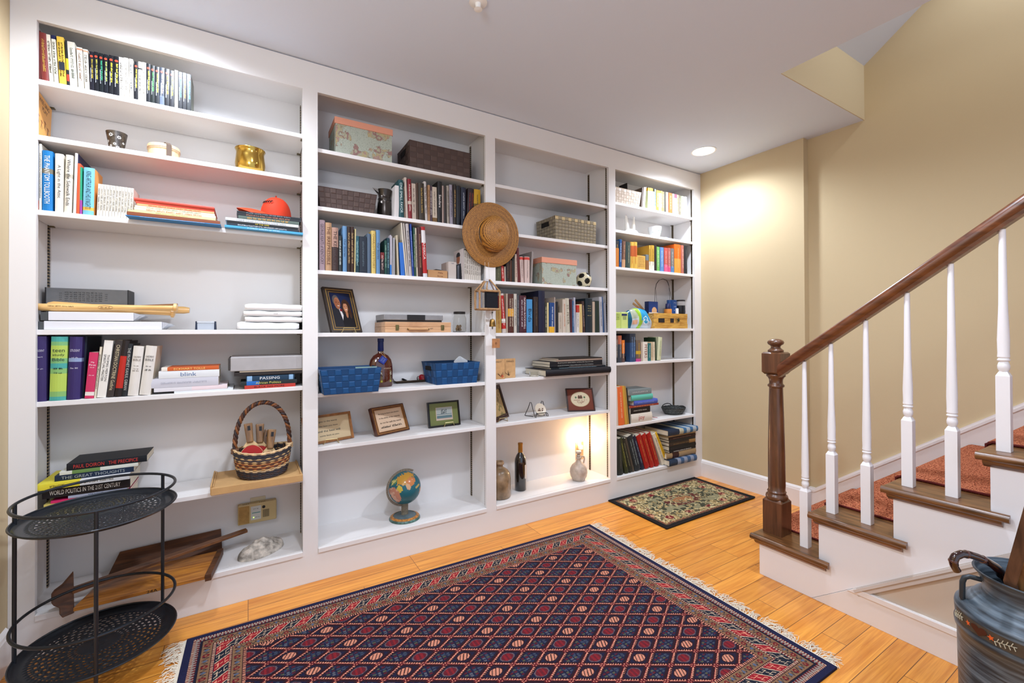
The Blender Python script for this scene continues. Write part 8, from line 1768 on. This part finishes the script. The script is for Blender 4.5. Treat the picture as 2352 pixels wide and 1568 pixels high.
for lab, org, dr_, LL in (('left', RO_, -1, RW), ('right', RO_+ex_*RL, 1, RW)):
    mb = MB(); y_ = 0.0
    mb.hexa([org+ex_*(dr_*.001)+ey_*0+Vector((0, 0, .001)), org+ex_*(dr_*.011)+Vector((0, 0, .001)), org+ex_*(dr_*.011)+ey_*LL+Vector((0, 0, .001)), org+ex_*(dr_*.001)+ey_*LL+Vector((0, 0, .001))], [org+ex_*(dr_*.001)+Vector((0, 0, .007)), org+ex_*(dr_*.011)+Vector((0, 0, .004)), org+ex_*(dr_*.011)+ey_*LL+Vector((0, 0, .004)), org+ex_*(dr_*.001)+ey_*LL+Vector((0, 0, .007))])
    while y_ < LL:
        cl = math.sin(y_*37)*.5+math.sin(y_*91+1)*.4; p = org+ex_*(dr_*.009)+ey_*y_+Vector((0, 0, .003)); L_ = rnd.uniform(.035, .062)*(1+.3*cl); a = cl*.8+rnd.uniform(-.5, .5); pts = [p]
        for k in range(4): a += rnd.uniform(-.5, .5); p = p+(ex_*dr_*math.cos(a)+ey_*math.sin(a))*(L_/4); p.z = max(.0018, min(.014, .003+rnd.uniform(0, .007)*(k < 3)+.003*max(0, cl))); pts.append(p)
        mb.tube(pts, .0011, 4); y_ += .0028
    tag(mb.build('fringe', FRG, t, smooth=True), kind='stuff')
# small rug by the wall
P4 = [Vector((2.118, -0.002, 0)), Vector((3.033, -0.004, 0)), Vector((3.031, -.4885, 0)), Vector((2.106, -.498, 0))]
t = thing('small_rug', 'small beige and maroon floral rug with black border near the corner', 'rug', (2.57, -.25, 0))
def srug(S, T):
    x, y = S*.92, T*.49; ds = np.minimum(x, .92-x); dt = np.minimum(y, .49-y); e = np.minimum(ds, dt); C = np.repeat(H('#a08a5c')[None], len(S), 0)
    n1 = vnoise(x*75, y*75, 3); n2 = vnoise(x*34+3, y*34, 4); n3 = vnoise(x*110, y*110, 8); C[n1 > .5] = H('#57503a'); C[n3 > .68] = H('#c9b88a')
    ctr = (((x-.46)/.34)**2+((y-.245)/.155)**2); g = ctr < 1; C[g & (n1 > .42)] = H('#3f4030'); C[g & (n2 > .60)] = H('#8a8464'); C[(ctr < .07) & (n2 > .35)] = H('#9a6a44'); C[(ctr > .1) & (ctr < .25) & (n1 > .45)] = H('#5a2a24')
    sw = np.abs(np.sin(x*60+2.2*np.sin(y*52))*np.cos(y*58+1.7*np.sin(x*41))); C[(sw > .93) & (e > .03)] = H('#c4b88c')
    rs = (np.sin(x*34)*np.sin(y*41+1) > .55) & ~g & (e > .04); C[rs] = H('#6a1c20'); C[rs & (n1 > .6)] = H('#b98a6a')
    C[(e > .028) & (e < .036)] = H('#6a4a34'); C[(e > .036) & (e < .045) & (n3 > .5)] = H('#7a2426'); C[e < .028] = H('#100f12'); C[(e > .02) & (e < .028) & (n3 > .6)] = H('#3a2c20')
    return C
mb = MB(); mb.hexa([p+Vector((0, 0, .0006)) for p in (P4[3], P4[2], P4[1], P4[0])], [p+Vector((0, 0, .0074)) for p in (P4[3], P4[2], P4[1], P4[0])]); mb.build('bound_edge', mat('#141316', .85), t)
grid_obj('pile', P4[0]+Vector((.004, -.002, .0078)), (.915-.008, -.002, 0), (-.010, -.492, 0), 330, 176, srug, t, painted(.95, .4))
mb = MB(); mb.tube([p+Vector((0, 0, .006)) for p in P4], .0045, 8, closed=True); mb.build('binding', mat('#121114', .8), t)
# ================================================================ MILK CAN WITH CANE AND BOARDS
kx, ky = 1.785, -1.957
CANM = bpy.data.materials.new('painted_tin'); CANM.use_nodes = True; nt = CANM.node_tree; b = nt.nodes['Principled BSDF']; tc = nt.nodes.new('ShaderNodeTexCoord'); mp = nt.nodes.new('ShaderNodeMapping'); mp.inputs['Scale'].default_value = (5, 5, 75); n1 = nt.nodes.new('ShaderNodeTexNoise'); n1.inputs['Scale'].default_value = 1.6; n1.inputs['Detail'].default_value = 8
r1 = nt.nodes.new('ShaderNodeValToRGB'); e = r1.color_ramp.elements; e[0].position = .38; e[0].color = (*lin('#2f363d'), 1); e[1].position = .80; e[1].color = (*lin('#7c8a94'), 1); x_ = e.new(.56); x_.color = (*lin('#55636f'), 1)
nt.links.new(tc.outputs['Object'], mp.inputs[0]); nt.links.new(mp.outputs[0], n1.inputs['Vector']); nt.links.new(n1.outputs['Fac'], r1.inputs[0]); nt.links.new(r1.outputs[0], b.inputs['Base Color']); b.inputs['Roughness'].default_value = .36; b.inputs['Metallic'].default_value = .15
t = thing('milk_can', 'large blue grey painted milk can in the lower right corner', 'milk can', (kx, ky, 0))
cprof = [(.160, .0006), (.166, .004), (.166, .012), (.160, .018), (.165, .30), (.1655, .328), (.1705, .333), (.172, .345), (.1685, .352), (.171, .388), (.1695, .396), (.160, .404), (.138, .418), (.112, .432), (.100, .440), (.096, .450), (.098, .468), (.108, .492), (.1115, .499), (.113, .502), (.110, .503), (.104, .490), (.094, .455), (.100, .43), (.150, .39), (.155, .30), (.150, .02), (.001, .012)]
mb = MB(); mb.lathe([(r_ if r_ < .12 else r_*.89, z_) for r_, z_ in cprof], (kx, ky, 0), 96, cap=False); mb.build('body', CANM, t, smooth=True, angle=.9)
mb = MB(); mb.tube([(kx-.113*math.cos(k*math.pi/40), ky-.113*math.sin(k*math.pi/40), .5015) for k in range(80)], .0028, 8, closed=True); mb.build('rim', CANM, t, smooth=True)
for an in (math.radians(117), math.radians(-63)):
    d = Vector((math.cos(an), math.sin(an), 0)); c0 = Vector((kx, ky, 0)); mb = MB(); mb.tube([c0+d*.100+Vector((0, 0, .472)), c0+d*.124+Vector((0, 0, .474)), c0+d*.134+Vector((0, 0, .468)), c0+d*.138+Vector((0, 0, .455)), c0+d*.139+Vector((0, 0, .412)), c0+d*.134+Vector((0, 0, .40))], .0065, 10); mb.build('handle', mat('#3a4046', .4, .4, key='canh'), t, smooth=True)
# painted band: stars, heart, sprigs
def onc(a, z_, r_=.1534): return Vector((kx+r_*math.cos(a), ky+r_*math.sin(a), z_))
mb = MB(); n = 60
mb.add([onc(math.radians(120+150*k/n), zz, .1528) for zz in (.355, .386) for k in range(n+1)], [(k, k+1, n+2+k, n+1+k) for k in range(n)]); band = mb.build('painted_band', mat('#4a4238', .5, vary=.2, vscale=40, key='band'), t, smooth=True)
def star(a, z_, r_):
    c = onc(a, z_); e1 = Vector((-math.sin(a), math.cos(a), 0)); return [c+(e1*math.cos(k*math.pi/5)+Vector((0, 0, math.sin(k*math.pi/5))))*(r_ if k % 2 else r_*.45) for k in range(10)]
mb = MB()
for a, z_ in ((139, .371), (160, .369), (205, .371)): mb.add(star(math.radians(a), z_, .008), [tuple(range(10))])
mb.build('orange_star', mat('#d9622a', .5), band)
mb = MB(); a = math.radians(150); c = onc(a, .370, .1536); e1 = Vector((-math.sin(a), math.cos(a), 0)); mb.add([c+e1*(.020*math.sin(k*math.pi/14)**3*(1))*1.0+Vector((0, 0, .0009*(13*math.cos(k*math.pi/14)-5*math.cos(2*k*math.pi/14)-2*math.cos(3*k*math.pi/14)-math.cos(4*k*math.pi/14))))for k in range(28)], [tuple(range(28))]); mb.build('brown_heart', mat('#4a2412', .5), band)
mb = MB()
for a0 in (163, 186, 118):
    for k in range(9):
        a = math.radians(a0+k*1.6); c = onc(a, .366+.001*k, .1545); c2 = onc(a+.022, .366+.001*k+(.009 if k % 2 else -.009), .1545); mb.tube([c, c2], .0011, 5)
    mb.tube([onc(math.radians(a0+k), .366+.0006*k, .1543) for k in range(16)], .0008, 4)
mb.build('white_sprig', mat('#b9b8a4', .5), band)
# cane with hooked handle
cK2 = Crop(2150, 1200, 4.261)
def canpt(x, y_, dpth): d = ray(*cK2(x, y_)); return CAM+d*dpth
D0 = depth((kx, ky, .5)); path = [(205, 470, .0), (178, 425, .0), (168, 375, .0), (190, 330, .0), (245, 305, .0), (320, 310, 0), (400, 335, .0), (480, 368, .0), (560, 415, .01), (618, 462, .02), (636, 510, .03)]
pts = [canpt(x, y_, D0-.01+o) for x, y_, o in path]; pts2 = []
for a_, b_ in zip(pts[:-1], pts[1:]): pts2 += [a_.lerp(b_, k/3) for k in range(3)]
pts2.append(pts[-1]); t = thing('walking_cane', 'glossy dark brown hooked cane standing in the milk can', 'cane', (kx, ky, .02)); r0 = 35/4.261*D0/F
DKP = mat('#2c120e', .12, coat=1.0, key='cane', vary=.3, vscale=30); mb = MB(); mb.tube(pts2, 0, 16, radii=[r0*(.93 if k < 4 else 1.0)*(1.0+.12*(k > 24)) for k in range(len(pts2))]); mb.build('handle', DKP, t, smooth=True, angle=.9)
for k in (6, 14, 20, 27): mb = MB(); d = (pts2[k+1]-pts2[k-1]).normalized(); mb.tube([pts2[k]-d*.003, pts2[k]-d*.0015, pts2[k], pts2[k]+d*.0015, pts2[k]+d*.003], 0, 16, radii=[r0*1.02, r0*1.10, r0*1.06, r0*1.10, r0*1.02]); mb.build('knuckle_ring', mat('#4a2620', .15, coat=1.0, key='cane2'), t, smooth=True)
mb = MB(); e_ = pts2[-1]; mb.tube([e_, Vector((kx+.03, ky-.01, .35)), Vector((kx+.03, ky-.02, .02))], r0*.7, 12); mb.build('shaft', mat('#0f0c0e', .6, key='cshaft'), t, smooth=True)
for k, (u0, v0, u1, v1, wpx, lab, m_) in enumerate([(722, 590, 875, 60, 44, 'weathered dark wooden board standing in the milk can', wood('#3a2418', '#6a4a34', .6, (30, 30, 5), 'bd1', 0)), (815, 640, 1010, 160, 40, 'light barked wooden stick beside the dark board in the milk can', wood('#6a4424', '#b98a54', .6, (30, 30, 9), 'bd2', 0))]):
    a_ = canpt(u0, v0, D0-.03); b_ = canpt(u1, v1, D0-.07); d = (b_-a_).normalized(); sh_ = d.cross(ray(*cK2(u0, v0)).normalized()).normalized(); w_ = wpx/4.261*D0/F; dn = sh_.cross(d).normalized()*.012; ln = (a_.z-.03)/d.z; lo_ = a_-d*ln; fix = Vector((kx+.02+k*.02, ky-.03-k*.02, .03)); t = thing('wooden_stick', lab, 'stick', tuple(fix), 'sticks in the milk can')
    mb = MB(); up_ = b_+d*.12
    mb.hexa([fix-sh_*w_*.6, fix+sh_*w_*.6, fix+sh_*w_*.6+dn, fix-sh_*w_*.6+dn], [a_-sh_*w_, a_+sh_*w_, a_+sh_*w_+dn, a_-sh_*w_+dn]); mb.hexa([a_-sh_*w_, a_+sh_*w_, a_+sh_*w_+dn, a_-sh_*w_+dn], [up_-sh_*w_, up_+sh_*w_, up_+sh_*w_+dn, up_-sh_*w_+dn]); mb.build('board', m_, t)
finish_labels()
